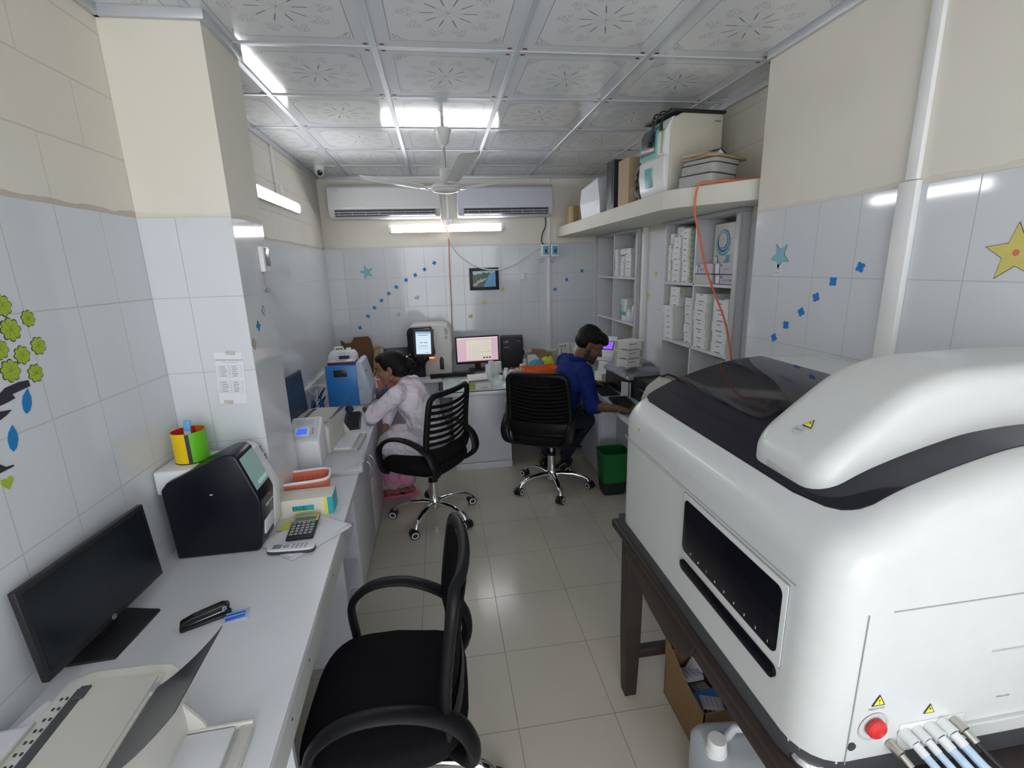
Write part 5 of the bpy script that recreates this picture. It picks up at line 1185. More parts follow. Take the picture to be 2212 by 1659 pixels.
t, sc, M = monitor('lit monitor with a pink desktop window on the far desk', (0.362, 4.93, CZT), math.radians(3), 0.455, 0.285, 0.078, tilt=0.03, base='sq')
sc.data.materials.clear(); sc.data.materials.append(mat('screen pink', (0.03, 0.02, 0.02), 0.3, emit=0.42, emitcol=(0.80, 0.55, 0.65)))
b = B(); b.box(-0.118, 0.145, -0.0022, -0.001, 0.038, 0.245); w_ = b.build('window', mat('screen cream', (0.03, 0.03, 0.02), 0.3, emit=0.44, emitcol=(0.82, 0.75, 0.66)), sc, smooth=0)
b = B(); b.box(-0.212, 0.212, -0.0022, -0.001, 0.262, 0.269); b.build('title_strip', mat('screen pale', (0.03, 0.03, 0.02), 0.3, emit=0.52, emitcol=(0.95, 0.9, 0.8)), sc, smooth=0)
b = B(); b.box(-0.212, 0.212, -0.0022, -0.001, 0.022, 0.029); b.build('task_strip', mat('screen plum', (0.3, 0.12, 0.2), 0.3, emit=0.2, emitcol=(0.5, 0.2, 0.3)), sc, smooth=0)
b = B()
for k in range(8): b.box(-0.112, 0.02, -0.003, -0.002, 0.055 + k * 0.018, 0.0555 + k * 0.018)
for x in (-0.085, -0.045, -0.01, 0.025, 0.05): b.box(x, x + 0.0008, -0.003, -0.002, 0.045, 0.21)
for k in range(6): b.box(0.055, 0.138, -0.003, -0.002, 0.135 + k * 0.015, 0.1355 + k * 0.015)
b.box(0.045, 0.142, -0.003, -0.002, 0.118, 0.120); b.box(0.045, 0.142, -0.003, -0.002, 0.07, 0.072)
v = b.build('window_table', mat('screen brown ink', (0.3, 0.25, 0.22), 0.4, emit=0.12), sc, smooth=0); v['kind'] = 'stuff'
for k in range(3):
    b = B(); b.box(0.052 + k * 0.031, 0.074 + k * 0.031, -0.003, -0.002, 0.05, 0.062); b.build('window_button', INK, sc, smooth=0)
keyboard('black keyboard on the far desk in front of the tall analyser', (0.085, 4.745, CZT), math.radians(4), 0.45, 0.14)
t = thing('ups_unit', 'black power supply tower with small display beside the lit monitor', 'power supply', (0.72, 4.97, CZT), math.radians(-8))
b = B(); b.box(-0.115, 0.125, 0.0, 0.20, 0.0, 0.325, bev=0.006); b.build('case', mat('ups black', (0.012, 0.012, 0.014), 0.5), t)
b = B(); b.box(-0.085, -0.02, -0.003, 0.002, 0.245, 0.29, bev=0.002); b.build('display', mat('ups display', (0.06, 0.065, 0.07), 0.2), t)
text('maker_lettering', 'MICROTEK', 0.013, frame((-0.045, -0.001, 0.22), (1, 0, 0), (0, 0, 1)), PAPER, t); text('model_lettering', 'ONLINE', 0.009, frame((0.08, -0.001, 0.285), (1, 0, 0), (0, 0, 1)), PAPER, t)
b = B(); b.box(0.125, 0.14, 0.08, 0.12, 0.12, 0.17, bev=0.003); b.build('side_latch', BLACK, t)

def P3(px, py, z=CZT): v = onz(px, py, z); return v
def carton(name, label, c, w, d, h, rz=0.0, m=None, dots=False, cat='box', lid=False, group=None):
    t = thing(name, label, cat, c, rz, group)
    b = B(); b.box(-w/2, w/2, -d/2, d/2, 0, h, bev=0.0015, seg=1); b.build('carton', m or KITW, t)
    return t
# kit box material: white card, green dot fringe, dark caption bar
def kit_mat(name, gx=0.03, base=(0.74, 0.75, 0.73), xf=-0.03, sgn=-1.0):
    m = mat(name, base, 0.55); nt = m.node_tree; N = NT(m); pb = nt.nodes['Principled BSDF']
    for l in list(nt.links):
        if l.to_socket == pb.inputs['Base Color']: nt.links.remove(l)
    tc = N.new('ShaderNodeTexCoord'); sp = N.new('ShaderNodeSeparateXYZ'); nt.links.new(tc.outputs['Object'], sp.inputs[0])
    x, y, z = sp.outputs
    vo = N.new('ShaderNodeTexVoronoi'); vo.feature = 'F1'; vo.inputs['Scale'].default_value = 110; vo.inputs['Randomness'].default_value = 0.0
    nt.links.new(tc.outputs['Object'], vo.inputs['Vector'])
    nz = N.new('ShaderNodeTexNoise'); nz.inputs['Scale'].default_value = 60; nt.links.new(tc.outputs['Object'], nz.inputs['Vector'])
    bandm = N.m('MULTIPLY', N.m('GREATER_THAN', N.m('SUBTRACT', N.m('ADD', N.m('MULTIPLY', y, sgn), N.m('MULTIPLY', nz.outputs['Fac'], 0.024)), 0.012), gx), N.m('LESS_THAN', x, xf))
    chk = N.m('LESS_THAN', vo.outputs['Distance'], 0.42)
    dark = N.m('GREATER_THAN', nz.outputs['Fac'], 0.50)
    dcol = N.mix(dark, (0.34, 0.50, 0.03), (0.03, 0.09, 0.02))
    c = N.mix(N.m('MULTIPLY', bandm, chk), base, dcol)
    # label panel with caption bars on the front
    lab = N.m('MULTIPLY', N.m('LESS_THAN', N.m('ABSOLUTE', N.m('ADD', y, 0.011 * sgn)), gx * 0.75), N.m('LESS_THAN', x, -0.045))
    c = N.mix(lab, c, (0.80, 0.82, 0.85))
    bars = N.m('MULTIPLY', N.m('LESS_THAN', N.m('ABSOLUTE', N.m('SUBTRACT', z, 0.006)), 0.0022), N.m('LESS_THAN', N.m('ABSOLUTE', N.m('ADD', y, 0.012 * sgn)), gx * 0.5))
    bars2 = N.m('MULTIPLY', N.m('LESS_THAN', N.m('ABSOLUTE', N.m('SUBTRACT', z, 0.045)), 0.002), N.m('LESS_THAN', N.m('ABSOLUTE', N.m('ADD', y, 0.012 * sgn)), gx * 0.3))
    ln = N.m('MULTIPLY', N.m('MULTIPLY', lab, N.band(z, 0.009, 0.0022)), 0.5)
    c = N.mix(ln, c, (0.35, 0.37, 0.42)); c = N.mix(N.m('MAXIMUM', bars, bars2), c, (0.03, 0.03, 0.04))
    nt.links.new(c, pb.inputs['Base Color'])
    return m
KIT = kit_mat('kit box card', 0.038)
KITW = mat('white card', (0.74, 0.74, 0.71), 0.6)
# open test-kit box at the desk front
t = thing('open_kit_box', 'open white and green-dotted kit box at the front edge of the far desk', 'box', (0.305, 4.165, CZT), math.radians(7))
b = B()
for a_ in ((-0.10, 0.10, -0.045, -0.043, 0, 0.062), (-0.10, 0.10, 0.043, 0.045, 0, 0.062), (-0.10, -0.098, -0.045, 0.045, 0, 0.062), (0.098, 0.10, -0.045, 0.045, 0, 0.062), (-0.10, 0.10, -0.045, 0.045, 0, 0.002)): b.box(*a_)
b.build('tray', KITW, t, smooth=0)
b = B(); b.box(-0.1005, -0.045, -0.0465, -0.0448, 0.002, 0.060); DOT = kit_mat('dotted end', -9); b.build('dotted_corner', mat('green dot card', (0.35, 0.45, 0.12), 0.6, noise=0.9, nscale=160), t)
b = B(); b.prism([(-0.045, 0.062), (-0.10, 0.085), (-0.10, 0.087), (-0.045, 0.064)], 'x', -0.09, 0.09); b.prism([(0.045, 0.062), (0.10, 0.11), (0.10, 0.112), (0.045, 0.064)], 'x', -0.09, 0.09); b.build('flap', KITW, t, smooth=0)
b = B(); b.prism([(-0.04, 0.04), (0.03, 0.05), (0.035, 0.068), (-0.035, 0.062)], 'x', -0.085, 0.085); b.build('insert', mat('dark insert', (0.07, 0.07, 0.06), 0.7), t)
b = B(); b.box(0.0, 0.07, -0.0462, -0.0448, 0.012, 0.016); b.build('caption', INK, t)
t = thing('folded_leaflet', 'white folded leaflet standing behind the open kit box', 'leaflet', (0.40, 4.32, CZT), 0.3)
b = B(); b.prism([(-0.03, 0.0), (0.03, 0.0), (0.02, 0.17), (-0.012, 0.19), (-0.02, 0.18)], 'y', -0.002, 0.002); b.prism([(0.03, 0.0), (0.085, 0.01), (0.06, 0.10), (0.02, 0.11)], 'y', 0.02, 0.023, M=Matrix.Rotation(0.5, 4, 'Z')); b.build('sheet', PAPER, t, smooth=0)
carton('reagent_box', 'upright white carton between the leaflet and the white bottles', P3(1062, 812), 0.045, 0.045, 0.15, 0.5)
carton('reagent_box', 'taller white carton behind the white bottles', P3(1076, 806), 0.06, 0.05, 0.12, 0.2)
def bottle(label, c, r, h, cap, capm, m=WHITE, rn=0.55):
    t = thing('bottle', label, 'bottle', c)
    b = B(); b.lathe([(r * 0.9, 0), (r, 0.004), (r, h * 0.80), (r * 0.86, h * 0.90), (r * rn, h * 0.95), (r * rn, h)], n=20); b.build('body', m, t, smooth=60)
    b = B(); b.cyl((0, 0, h), (0, 0, h + cap), r * (rn + 0.06), n=20); b.build('cap', capm, t); return t
bottle('small white bottle with a black cap on the far desk', P3(1083, 822), 0.019, 0.058, 0.016, BLACK)
bottle('larger white bottle with a white cap next to the black-capped one', P3(1094, 820), 0.030, 0.095, 0.018, WHITE)
bottle('white square bottle with a red cap behind the larger white bottle', P3(1106, 815), 0.026, 0.085, 0.012, RED)
t = thing('tube_rack', 'beige tube rack beside the orange basket', 'rack', P3(1122, 812), 0.1)
b = B(); b.box(-0.05, 0.05, -0.03, 0.03, 0, 0.07, bev=0.003); b.build('rack', mat('rack beige', (0.50, 0.44, 0.36), 0.6), t)
for k in range(5):
    b = B(); b.cyl((-0.04 + k * 0.02, 0, 0.07), (-0.04 + k * 0.02, 0, 0.085), 0.007, n=10); b.build('tube_cap', WHITE if k % 2 else mat('cap pink', (0.7, 0.3, 0.3), 0.5), t)
t = thing('basket', 'orange slatted plastic basket on the far desk behind the man\'s chair', 'basket', (0.93, 4.56, CZT), math.radians(4))
ORG = mat('orange plastic', (0.85, 0.13, 0.015), 0.35)
b = B()
for k in range(17): b.box(-0.17 + k * 0.0212, -0.161 + k * 0.0212, -0.11, 0.11, 0.066, 0.072, bev=0.001, seg=1)
b.box(-0.18, 0.18, -0.12, -0.112, 0.0, 0.075, bev=0.002); b.box(-0.18, 0.18, 0.112, 0.12, 0.0, 0.075, bev=0.002); b.box(-0.18, -0.172, -0.12, 0.12, 0.0, 0.075, bev=0.002); b.box(0.172, 0.18, -0.12, 0.12, 0.0, 0.075, bev=0.002); b.box(-0.175, 0.175, -0.115, 0.115, 0.0, 0.005)
b.build('grid_tray', ORG, t)
def lump(name, label, c, r, m, seed, cat='cloth', flat=0.35):
    q = random.Random(seed); t = B(); bmv = t.ball((0, 0, 0), 1, n=8)
    for v in bmv:
        k = 0.8 + 0.4 * q.random(); v.co = Vector((v.co.x * r[0] * k, v.co.y * r[1] * k, max(-0.0, (v.co.z + 0.7) * r[2] * k)))
    o = t.build(name, m, smooth=40); o.location = c; return tag(o, label, cat)
lump('gloves', 'crumpled sky-blue gloves behind the orange basket', P3(1160, 797) + Vector((0, 0.0, 0)), (0.075, 0.035, 0.055), mat('glove blue', (0.08, 0.42, 0.68), 0.5), 4, 'gloves')
lump('yellow_bag', 'crumpled yellow-green bag beside the sky-blue gloves', P3(1183, 795) + Vector((0.02, 0.08, 0)), (0.075, 0.04, 0.06), mat('bag yellow', (0.62, 0.72, 0.03), 0.5), 6, 'bag')
t = carton('marker_box', 'small white box with a navy label leaning on the orange basket', (0.80, 4.72, CZT), 0.06, 0.04, 0.085, 0.4)
b = B(); b.box(-0.0305, 0.0305, -0.0215, -0.019, 0.004, 0.04); b.build('navy_label', mat('navy', (0.02, 0.02, 0.12), 0.5), t)
t = thing('tissue', 'white folded tissue lying on the glass at the left of the man\'s chair', 'tissue', (0.60, 4.18, CZT + 0.0002), 0.15)
b = B(); b.prism([(-0.075, 0), (0.085, 0), (0.085, 0.006), (0.02, 0.018), (-0.03, 0.014), (-0.05, 0.024), (-0.06, 0.02)], 'y', -0.04, 0.04, bev=0.002); b.build('folds', PAPER, t)
t = carton('lid_box', 'open white box behind the sky-blue gloves', (0.99, 4.93, CZT), 0.20, 0.10, 0.045, 0.06)
b = B(); b.prism([(-0.10, 0.05), (0.02, 0.05), (0.05, 0.055), (0.0, 0.12), (-0.02, 0.135), (-0.10, 0.13)], 'y', 0.03, 0.034); b.build('raised_lid', KITW, t)
t = thing('clear_cover', 'clear plastic cover standing beside the power supply tower', 'cover', P3(1137, 797) + Vector((0, 0.1, 0)), 0.1)
b = B(); b.rings([srect(0.022, 0.012, 0), srect(0.024, 0.013, 0.08), srect(0.018, 0.01, 0.095)]); b.build('shell', mat('frosted plastic', (0.55, 0.58, 0.6), 0.3), t)
t = thing('small_carton', 'open brown cardboard tray against the far wall', 'carton', (1.08, 5.07, CZT), math.radians(-6))
b = B()
for a_ in ((-0.11, 0.11, -0.06, -0.056, 0, 0.10), (-0.11, 0.11, 0.056, 0.06, 0, 0.12), (-0.11, -0.106, -0.06, 0.06, 0, 0.11), (0.106, 0.11, -0.06, 0.06, 0, 0.09), (-0.11, 0.11, -0.06, 0.06, 0, 0.004)): b.box(*a_)
b.prism([(-0.11, 0.12), (0.06, 0.12), (0.03, 0.15), (-0.12, 0.165)], 'y', 0.062, 0.066); b.build('tray', CARD, t, smooth=0)
# pipette stand with reagent towers
t = thing('pipette_stand', 'white pipette stand with grey clips behind the man', 'stand', (1.27, 4.98, CZT), 0.1)
b = B(); b.box(-0.06, 0.06, -0.04, 0.04, 0, 0.015, bev=0.003); b.cyl((0, 0, 0.015), (0, 0, 0.20), 0.008, n=12); b.box(-0.045, 0.045, -0.03, 0.03, 0.17, 0.18, bev=0.003); b.build('frame', GREYP, t)
for k in range(3):
    b = B(); b.tube([(-0.03 + 0.03 * k, -0.03, 0.03), (-0.03 + 0.03 * k, -0.03, 0.10), (-0.03 + 0.03 * k, -0.03, 0.20)], [0.004, 0.008, 0.010], n=10); b.cyl((-0.03 + 0.03 * k, -0.03, 0.20), (-0.03 + 0.03 * k, -0.03, 0.215), 0.006, n=10, mi=1); b.build('pipette', [WHITE, DARK], t)
for k, lb in enumerate(('left upright white reagent pack behind the pipette stand', 'middle upright white reagent pack behind the pipette stand', 'right upright white reagent pack behind the pipette stand')):
    t = carton('reagent_pack', lb, (1.30 + 0.062 * k, 5.12, CZT), 0.055, 0.09, 0.21, 0.0)
    b = B(); b.box(-0.02, 0.02, -0.0465, -0.044, 0.02, 0.03); b.box(-0.015, 0.02, -0.0465, -0.044, 0.05, 0.055); b.build('caption', INK, t)
t = bottle('white jar with a black spout tube behind the man\'s shoulder', (1.46, 5.02, CZT), 0.05, 0.19, 0.03, WHITE, rn=0.6)
b = B(); b.tube([(0, 0, 0.22), (0.0, -0.01, 0.27), (0.03, -0.01, 0.305), (0.09, -0.01, 0.29), (0.13, -0.01, 0.23)], 0.004, n=6); b.build('spout', BLACK, t)
for i, (px, py) in enumerate(((1030, 800), (1000, 806))):
    squiggle('desk_cable', ['thin black cable coiled behind the far keyboard', 'thin black cable under the lit monitor'][i], (0.2 + 0.13 * i, 4.86, CZT), (0.22, 0.12, 0.02), 8, 0.0025, BLACK, 20 + i)

# ================================================================ THINGS ON THE RIGHT WORKTOP
keyboard('black keyboard on the right worktop, nearer to the camera', (1.335, 3.34, CZT), math.radians(-97), 0.42, 0.15, m=mat('kb soft', (0.014, 0.014, 0.015), 0.6))
keyboard('black keyboard on the right worktop, farther one by the white box', (1.345, 3.84, CZT), math.radians(-94), 0.42, 0.15)
t = thing('ink_printer', 'black office printer under a grey dust cover with kit boxes on top', 'printer', (1.585, 3.80, CZT), math.radians(3)); t.scale = (1, 1, 0.9)
b = B(); b.box(-0.15, 0.15, -0.26, 0.22, 0.0, 0.165, bev=0.008); b.build('body', BLACK, t)
b = B(); b.box(-0.153, -0.149, -0.10, 0.16, 0.02, 0.07, bev=0.001); b.build('paper_slot', BLACKG, t)
b = B(); b.prism([(-0.168, 0.16), (0.16, 0.16), (0.162, 0.20), (0.14, 0.232), (-0.05, 0.238), (-0.13, 0.215), (-0.168, 0.185)], 'y', -0.285, 0.24, bev=0.018, seg=3); b.prism([(-0.10, 0.236), (0.15, 0.225), (0.15, 0.262), (0.0, 0.268)], 'y', -0.06, 0.24, bev=0.012, seg=3)
b.build('dust_cover', mat('cover grey film', (0.26, 0.275, 0.30), 0.22, noise=0.3, nscale=9, bump=0.4, bscale=14), t, smooth=60)
text('maker_lettering', 'EPSON', 0.018, frame((-0.1685, 0.02, 0.172), (0, -1, 0), (0, 0, 1)), INK, t)
b = B(); b.cyl((-0.168, -0.08, 0.174), (-0.1705, -0.08, 0.174), 0.006, n=12); b.build('power_button', INKB, t)
t = thing('computer_tower', 'black computer case lying beside the covered printer', 'computer', (1.615, 3.385, CZT), math.radians(2))
b = B(); b.box(-0.135, 0.13, -0.14, 0.14, 0.0, 0.175, bev=0.006); b.build('case', mat('case black', (0.010, 0.010, 0.011), 0.35), t)
b = B(); b.box(-0.138, -0.134, -0.12, 0.02, 0.10, 0.104); b.box(-0.05, 0.0, -0.141, -0.1395, 0.13, 0.135); b.build('front_line', GREYP, t)
t = carton('white_card', 'white notice card standing against the black computer case', (1.435, 3.56, CZT), 0.004, 0.085, 0.125, 0.7, m=PAPER)
t = thing('handset', 'slim white handset lying on the black computer case', 'handset', (1.66, 3.35, CZT + 0.1752), math.radians(-25))
b = B(); b.rings([srect(0.018, 0.078, 0.0, 0.5), srect(0.022, 0.082, 0.006, 0.5), srect(0.020, 0.080, 0.018, 0.5)]); b.build('shell', WHITE, t)
b = B(); b.tube([(0, -0.08, 0.01), (0.02, -0.12, 0.012), (0.06, -0.12, 0.004)], 0.004, n=6); b.build('cord_end', BLACK, t)
t = thing('label_printer', 'white and blue bag-like machine cover beside the black computer case', 'cover', (1.595, 3.105, CZT), math.radians(4)); t.scale = (1, 1, 1.08)
b = B(); b.prism([(-0.17, 0.0), (0.14, 0.0), (0.14, 0.12), (0.08, 0.20), (-0.03, 0.225), (-0.13, 0.16), (-0.17, 0.08)], 'y', -0.12, 0.14, bev=0.02, seg=3); b.build('hood', mat('hood cream', (0.56, 0.56, 0.52), 0.5), t, smooth=60)
b = B(); b.prism([(-0.155, 0.012), (0.12, 0.012), (0.12, 0.11), (0.05, 0.165), (-0.05, 0.18), (-0.12, 0.135), (-0.155, 0.07)], 'y', -0.13, -0.119, bev=0.004); b.build('blue_panel', mat('cloth blue', (0.02, 0.11, 0.48), 0.6), t)
b = B(); b.tube([(-0.03, 0.1, 0.22), (0.0, 0.06, 0.245), (0.03, 0.0, 0.235), (0.05, -0.05, 0.21)], 0.007, n=6); b.build('strap', BLACK, t)
o = B(); o.box(-0.055, 0.055, -0.10, 0.10, 0, 0.004, bev=0.001); o = o.build('green_folder', mat('folder green', (0.02, 0.32, 0.08), 0.5)); o.location = (1.345, 3.00, CZT + 0.0002); o.rotation_euler = (0, 0, 0.15); tag(o, 'green folder lying next to the near black keyboard', 'folder')
# white analyser with purple display, standing on white cartons
for i, (x, y, z, w_, d_, h_) in enumerate(((1.56, 4.30, 0.0, 0.15, 0.20, 0.075), (1.57, 4.31, 0.0755, 0.15, 0.19, 0.065), (1.44, 4.12, 0.0, 0.10, 0.15, 0.09))):
    t = carton('white_carton', ['lower white carton under the device with the purple display', 'upper white carton under the device with the purple display', 'small white carton in front of the purple-display device'][i], (x, y, CZT + z), w_, d_, h_, 0.1)
    b = B(); b.box(-w_/2 - 0.001, -w_/2 + 0.001, -d_/2 + 0.03, 0.0, 0.03, 0.034); b.build('caption', INK, t)
t = thing('coagulation_reader', 'white rounded device with a glowing purple display', 'analyser', (1.585, 4.40, CZT + 0.141), math.radians(8))
b = B(); b.prism([(-0.085, 0.0), (0.09, 0.0), (0.09, 0.10), (0.07, 0.225), (0.02, 0.23), (-0.085, 0.06)], 'y', -0.09, 0.10, bev=0.015, seg=3, M=Matrix.Rotation(math.radians(40), 4, 'Z')); b.build('body', mat('device white', (0.78, 0.80, 0.84), 0.3), t, smooth=60)
Mp = Matrix.Rotation(math.radians(40), 4, 'Z') @ Matrix.Translation((-0.033, -0.005, 0.148)) @ Matrix.Rotation(-math.atan2(0.17, 0.105), 4, 'Y')
b = B(); b.box(-0.045, 0.045, -0.062, 0.062, 0.0, 0.004, bev=0.002); b.build('bezel', DARK, t, M=Mp)
b = B(); b.box(-0.038, 0.038, -0.055, 0.055, 0.004, 0.0055); d_ = b.build('display', mat('purple display', (0.02, 0.01, 0.05), 0.3, emit=0.65, emitcol=(0.25, 0.10, 0.95)), t, smooth=0, M=Mp)
b = B(); b.box(-0.004, 0.004, -0.05, 0.05, 0.0055, 0.0062); b.build('display_line', mat('lavender', (0.05, 0.05, 0.05), 0.3, emit=0.6, emitcol=(0.85, 0.75, 1.0)), d_, smooth=0, M=Mp)
# ================================================================ SHELVING UNITS IN THE NICHES
SHL = mat('shelf laminate', (0.64, 0.65, 0.68), 0.4)
UX = 1.70
def shelf_unit(label, y0, y1, ymid, shelves):
    t = thing('wall_shelving', label, 'shelves', (0, 0, 0)); x1 = 2.0
    for nm, (a, c_) in (('side', (y0, y0 + 0.018)), ('side', (y1 - 0.018, y1)), ('divider', (ymid - 0.008, ymid + 0.008))):
        b = B(); b.box(UX, x1 - 0.01 if nm == 'side' else x1 - 0.10, a, c_, 0.75, 2.072, bev=0.001, seg=1); b.build(nm, SHL, t)
    for z in shelves:
        b = B(); b.box(UX, x1 - 0.01, y0 + 0.018, y1 - 0.018, z - 0.018, z, bev=0.001, seg=1); b.build('shelf', SHL, t)
    b = B(); b.box(UX - 0.012, x1 - 0.01, y0 - 0.012, y1 + 0.012, 2.055, 2.078, bev=0.002); b.box(UX - 0.012, UX, y0 - 0.012, y0 + 0.03, 0.75, 2.055, bev=0.002); b.build('frame', mat('shelf frame', (0.50, 0.51, 0.53), 0.4), t)
    return t
shelf_unit('white niche shelving nearer to the camera, packed with kit boxes', 2.605, 3.535, 3.085, (1.65, 1.225))
shelf_unit('white niche shelving in the far right corner, mostly empty', 4.035, 5.095, 4.615, (1.67, 1.26))
b = B(); b.box(RX2 - 0.045, RX2, 3.955, 3.995, CZT, 2.08, bev=0.003); o = b.build('pipe_casing', WHITE); tag(o, 'vertical white casing on the tiles between the two niche shelvings', 'casing')

_proto = {}
def kit(label, x, y, z, w, h, d=0.14, rz=0.0, group=None, m=None, flap=False):
    """kit box; front faces -x. copies share the mesh of the first of its size"""
    sg = 1.0 if y > 3.3 else -1.0
    if m is None: m = kit_mat('kit card %d %d %d' % (w * 1000, d * 1000, sg), w / 2 - 0.016 - 0.05 * w, xf=-d / 2 + 0.04, sgn=sg)
    key = (round(w, 3), round(h, 3), round(d, 3), m.name)
    if key not in _proto:
        b = B(); b.box(-d/2, d/2, -w/2, w/2, 0, h, bev=0.001, seg=1); o = b.build('kit_box', m or KIT, smooth=0); _proto[key] = o
    else:
        o = _proto[key].copy(); COL.objects.link(o); o.name = 'kit_box'
    o.location = (x, y, z); o.rotation_euler = (0, 0, rz)
    tag(o, label, 'box', group); return o
ORD = ['bottom', 'second', 'third', 'fourth', 'fifth', 'sixth', 'seventh']
def pile(where, y, z0, w, hs, x=1.80, d=0.16, jit=0.006, group=None, rzj=0.03, m=None):
    z = z0 + 0.0005; n = len(hs)
    for i, h in enumerate(hs):
        nm = 'topmost' if i == n - 1 and n > 1 else ORD[i]
        kit('%s kit box %s %s' % (nm, 'of' if nm in ('topmost',) else 'up in' if i else 'in', where) if n > 1 else 'white green-dotted kit box, ' + where, x + (random.random() - 0.5) * jit * 2, y + (random.random() - 0.5) * jit, z, w, h, d, (random.random() - 0.5) * rzj, group or 'kit boxes on the wall shelving', m)
        z += h + 0.0004
# near unit, upper shelf
Z1, Z2 = 1.65, 1.225
pile('the leftmost pile, upper near shelf', 3.485, Z1, 0.058, [0.066] * 4)
pile('the second pile from left, upper near shelf', 3.375, Z1, 0.125, [0.078, 0.078, 0.078, 0.078], x=1.79)
kit('white kit box tilted in the top left corner of the upper near shelf', 1.80, 3.478, Z1 + 0.268, 0.06, 0.075, 0.15, 0.05, 'kit boxes on the wall shelving')
kit('white kit box lying under the roof of the near shelving, on the second pile', 1.83, 3.40, Z1 + 0.3145, 0.10, 0.070, 0.16, 0.0, 'kit boxes on the wall shelving')
pile('the third pile from left, upper near shelf', 3.245, Z1, 0.105, [0.070, 0.072, 0.074, 0.074, 0.072], x=1.80)
kit('white kit box in the narrow gap left of the divider on the upper near shelf', 1.815, 3.135, Z1 + 0.0005, 0.070, 0.075, 0.12, 0.0, 'kit boxes on the wall shelving')
pile('the narrow pile left of the upper divider', 3.135, Z1 + 0.076, 0.070, [0.075, 0.075, 0.075], x=1.83, d=0.12)
# big boxes with a blue swirl
SW = mat('swirl card', (0.66, 0.64, 0.58), 0.55)
def swirl_mat(lo, hi):
    m = mat('swirl box card %d' % int(hi * 100), (0.64, 0.62, 0.57), 0.5); nt = m.node_tree; N = NT(m); pb = nt.nodes['Principled BSDF']
    for l in list(nt.links):
        if l.to_socket == pb.inputs['Base Color']: nt.links.remove(l)
    tc = N.new('ShaderNodeTexCoord'); sp = N.new('ShaderNodeSeparateXYZ'); nt.links.new(tc.outputs['Object'], sp.inputs[0]); x, y, z = sp.outputs
    dy = N.m('SUBTRACT', y, 0.045); dz = N.m('SUBTRACT', z, lo); r = N.m('SQRT', N.m('ADD', N.m('MULTIPLY', dy, dy), N.m('MULTIPLY', dz, dz)))
    an = N.m('ARCTAN2', dz, dy)
    rr = N.m('ADD', r, N.m('MULTIPLY', N.m('SINE', an), 0.012))
    ringa = N.m('LESS_THAN', N.m('ABSOLUTE', N.m('SUBTRACT', rr, 0.062)), N.m('ADD', 0.017, N.m('MULTIPLY', N.m('COSINE', N.m('ADD', an, 2.2)), 0.010)))
    gap = N.m('GREATER_THAN', N.m('SINE', N.m('ADD', N.m('MULTIPLY', rr, 260.0), an)), -0.7)
    front = N.m('LESS_THAN', x, -0.05)
    c = N.mix(N.m('GREATER_THAN', rr, 0.066), (0.02, 0.16, 0.48), (0.02, 0.34, 0.42))
    c = N.mix(N.m('MULTIPLY', N.m('MULTIPLY', ringa, gap), front), (0.64, 0.62, 0.57), c)
    nt.links.new(c, pb.inputs['Base Color']); return m
big = []
for i, (z, h, lo) in enumerate(((1.6505, 0.175, 0.175), (1.826, 0.097, 0.097), (1.9235, 0.097, 0.0))):
    m_ = swirl_mat(lo, [0.1, 0.2, 0.3][i])
    o = kit(['lowest cream box with blue swirl print on the upper near shelf', 'middle cream box with blue swirl print on the upper near shelf', 'topmost cream box with blue swirl print on the upper near shelf'][i], 1.895, 2.90, z, 0.29, h, 0.17, 0.01, 'cream boxes with blue swirls', m_)
    o.name = 'reagent_carton'
    b = B(); b.box(-0.086, -0.0845, -0.125, -0.119, h - 0.035, h - 0.029); q = b.build('emblem', GREYP, o)
    b = B(); b.box(-0.0864, -0.0845, 0.10, 0.144, 0.004, h - 0.01); q = b.build('label', PAPER, o) if i == 0 else b.bm.free()
LIL = mat('lilac box card', (0.52, 0.49, 0.56), 0.5); VIO = mat('violet edge', (0.07, 0.03, 0.20), 0.5)
def violet(label, x, y, z, w, h, words):
    t = thing('test_kit', label, 'box', (x, y, z), 0, 'lilac test kits on the upper near shelf')
    b = B(); b.box(-0.05, 0.05, -w/2, w/2, 0.003, h, bev=0.001, seg=1); b.build('carton', LIL, t)
    b = B(); b.box(-0.0515, 0.05, -w/2 - 0.0006, w/2 + 0.0006, 0, 0.0045); b.box(-0.0512, -0.0495, w/2 - 0.055, w/2 - 0.050, 0.0, h); b.build('violet_edge', VIO, t)
    b = B(); b.box(-0.0516, -0.0498, w/2 - 0.048, w/2 - 0.008, 0.008, h - 0.010); b.build('label', PAPER, t)
    if words: text('kit_lettering', words, 0.020, frame((-0.0512, w/2 - 0.075 - 0.05, h * 0.45), (0, -1, 0), (0, 0, 1)), mat('grey print', (0.2, 0.19, 0.24), 0.6), t)
    b = B(); b.ball((-0.0503, w/2 - 0.070, h * 0.78), 0.008, n=6, sc=(0.15, 1, 0.8)); b.build('emblem', VIO, t)
    return t
violet('long lilac test kit at the left of the lilac boxes', 1.755, 2.985, 1.7105, 0.23, 0.065, 'A C C U R')
violet('upper right lilac test kit against the near side of the shelving', 1.755, 2.745, 1.7105, 0.20, 0.070, 'A C C')
violet('lower right lilac test kit reading ACCUR on the upper near shelf', 1.755, 2.735, 1.6505, 0.20, 0.058, 'A C C U R')
carton('grey_carton', 'plain grey-white box under the long lilac test kit', (1.755, 2.985, 1.6505), 0.10, 0.22, 0.058, 0, m=mat('plain grey card', (0.56, 0.56, 0.55), 0.6))
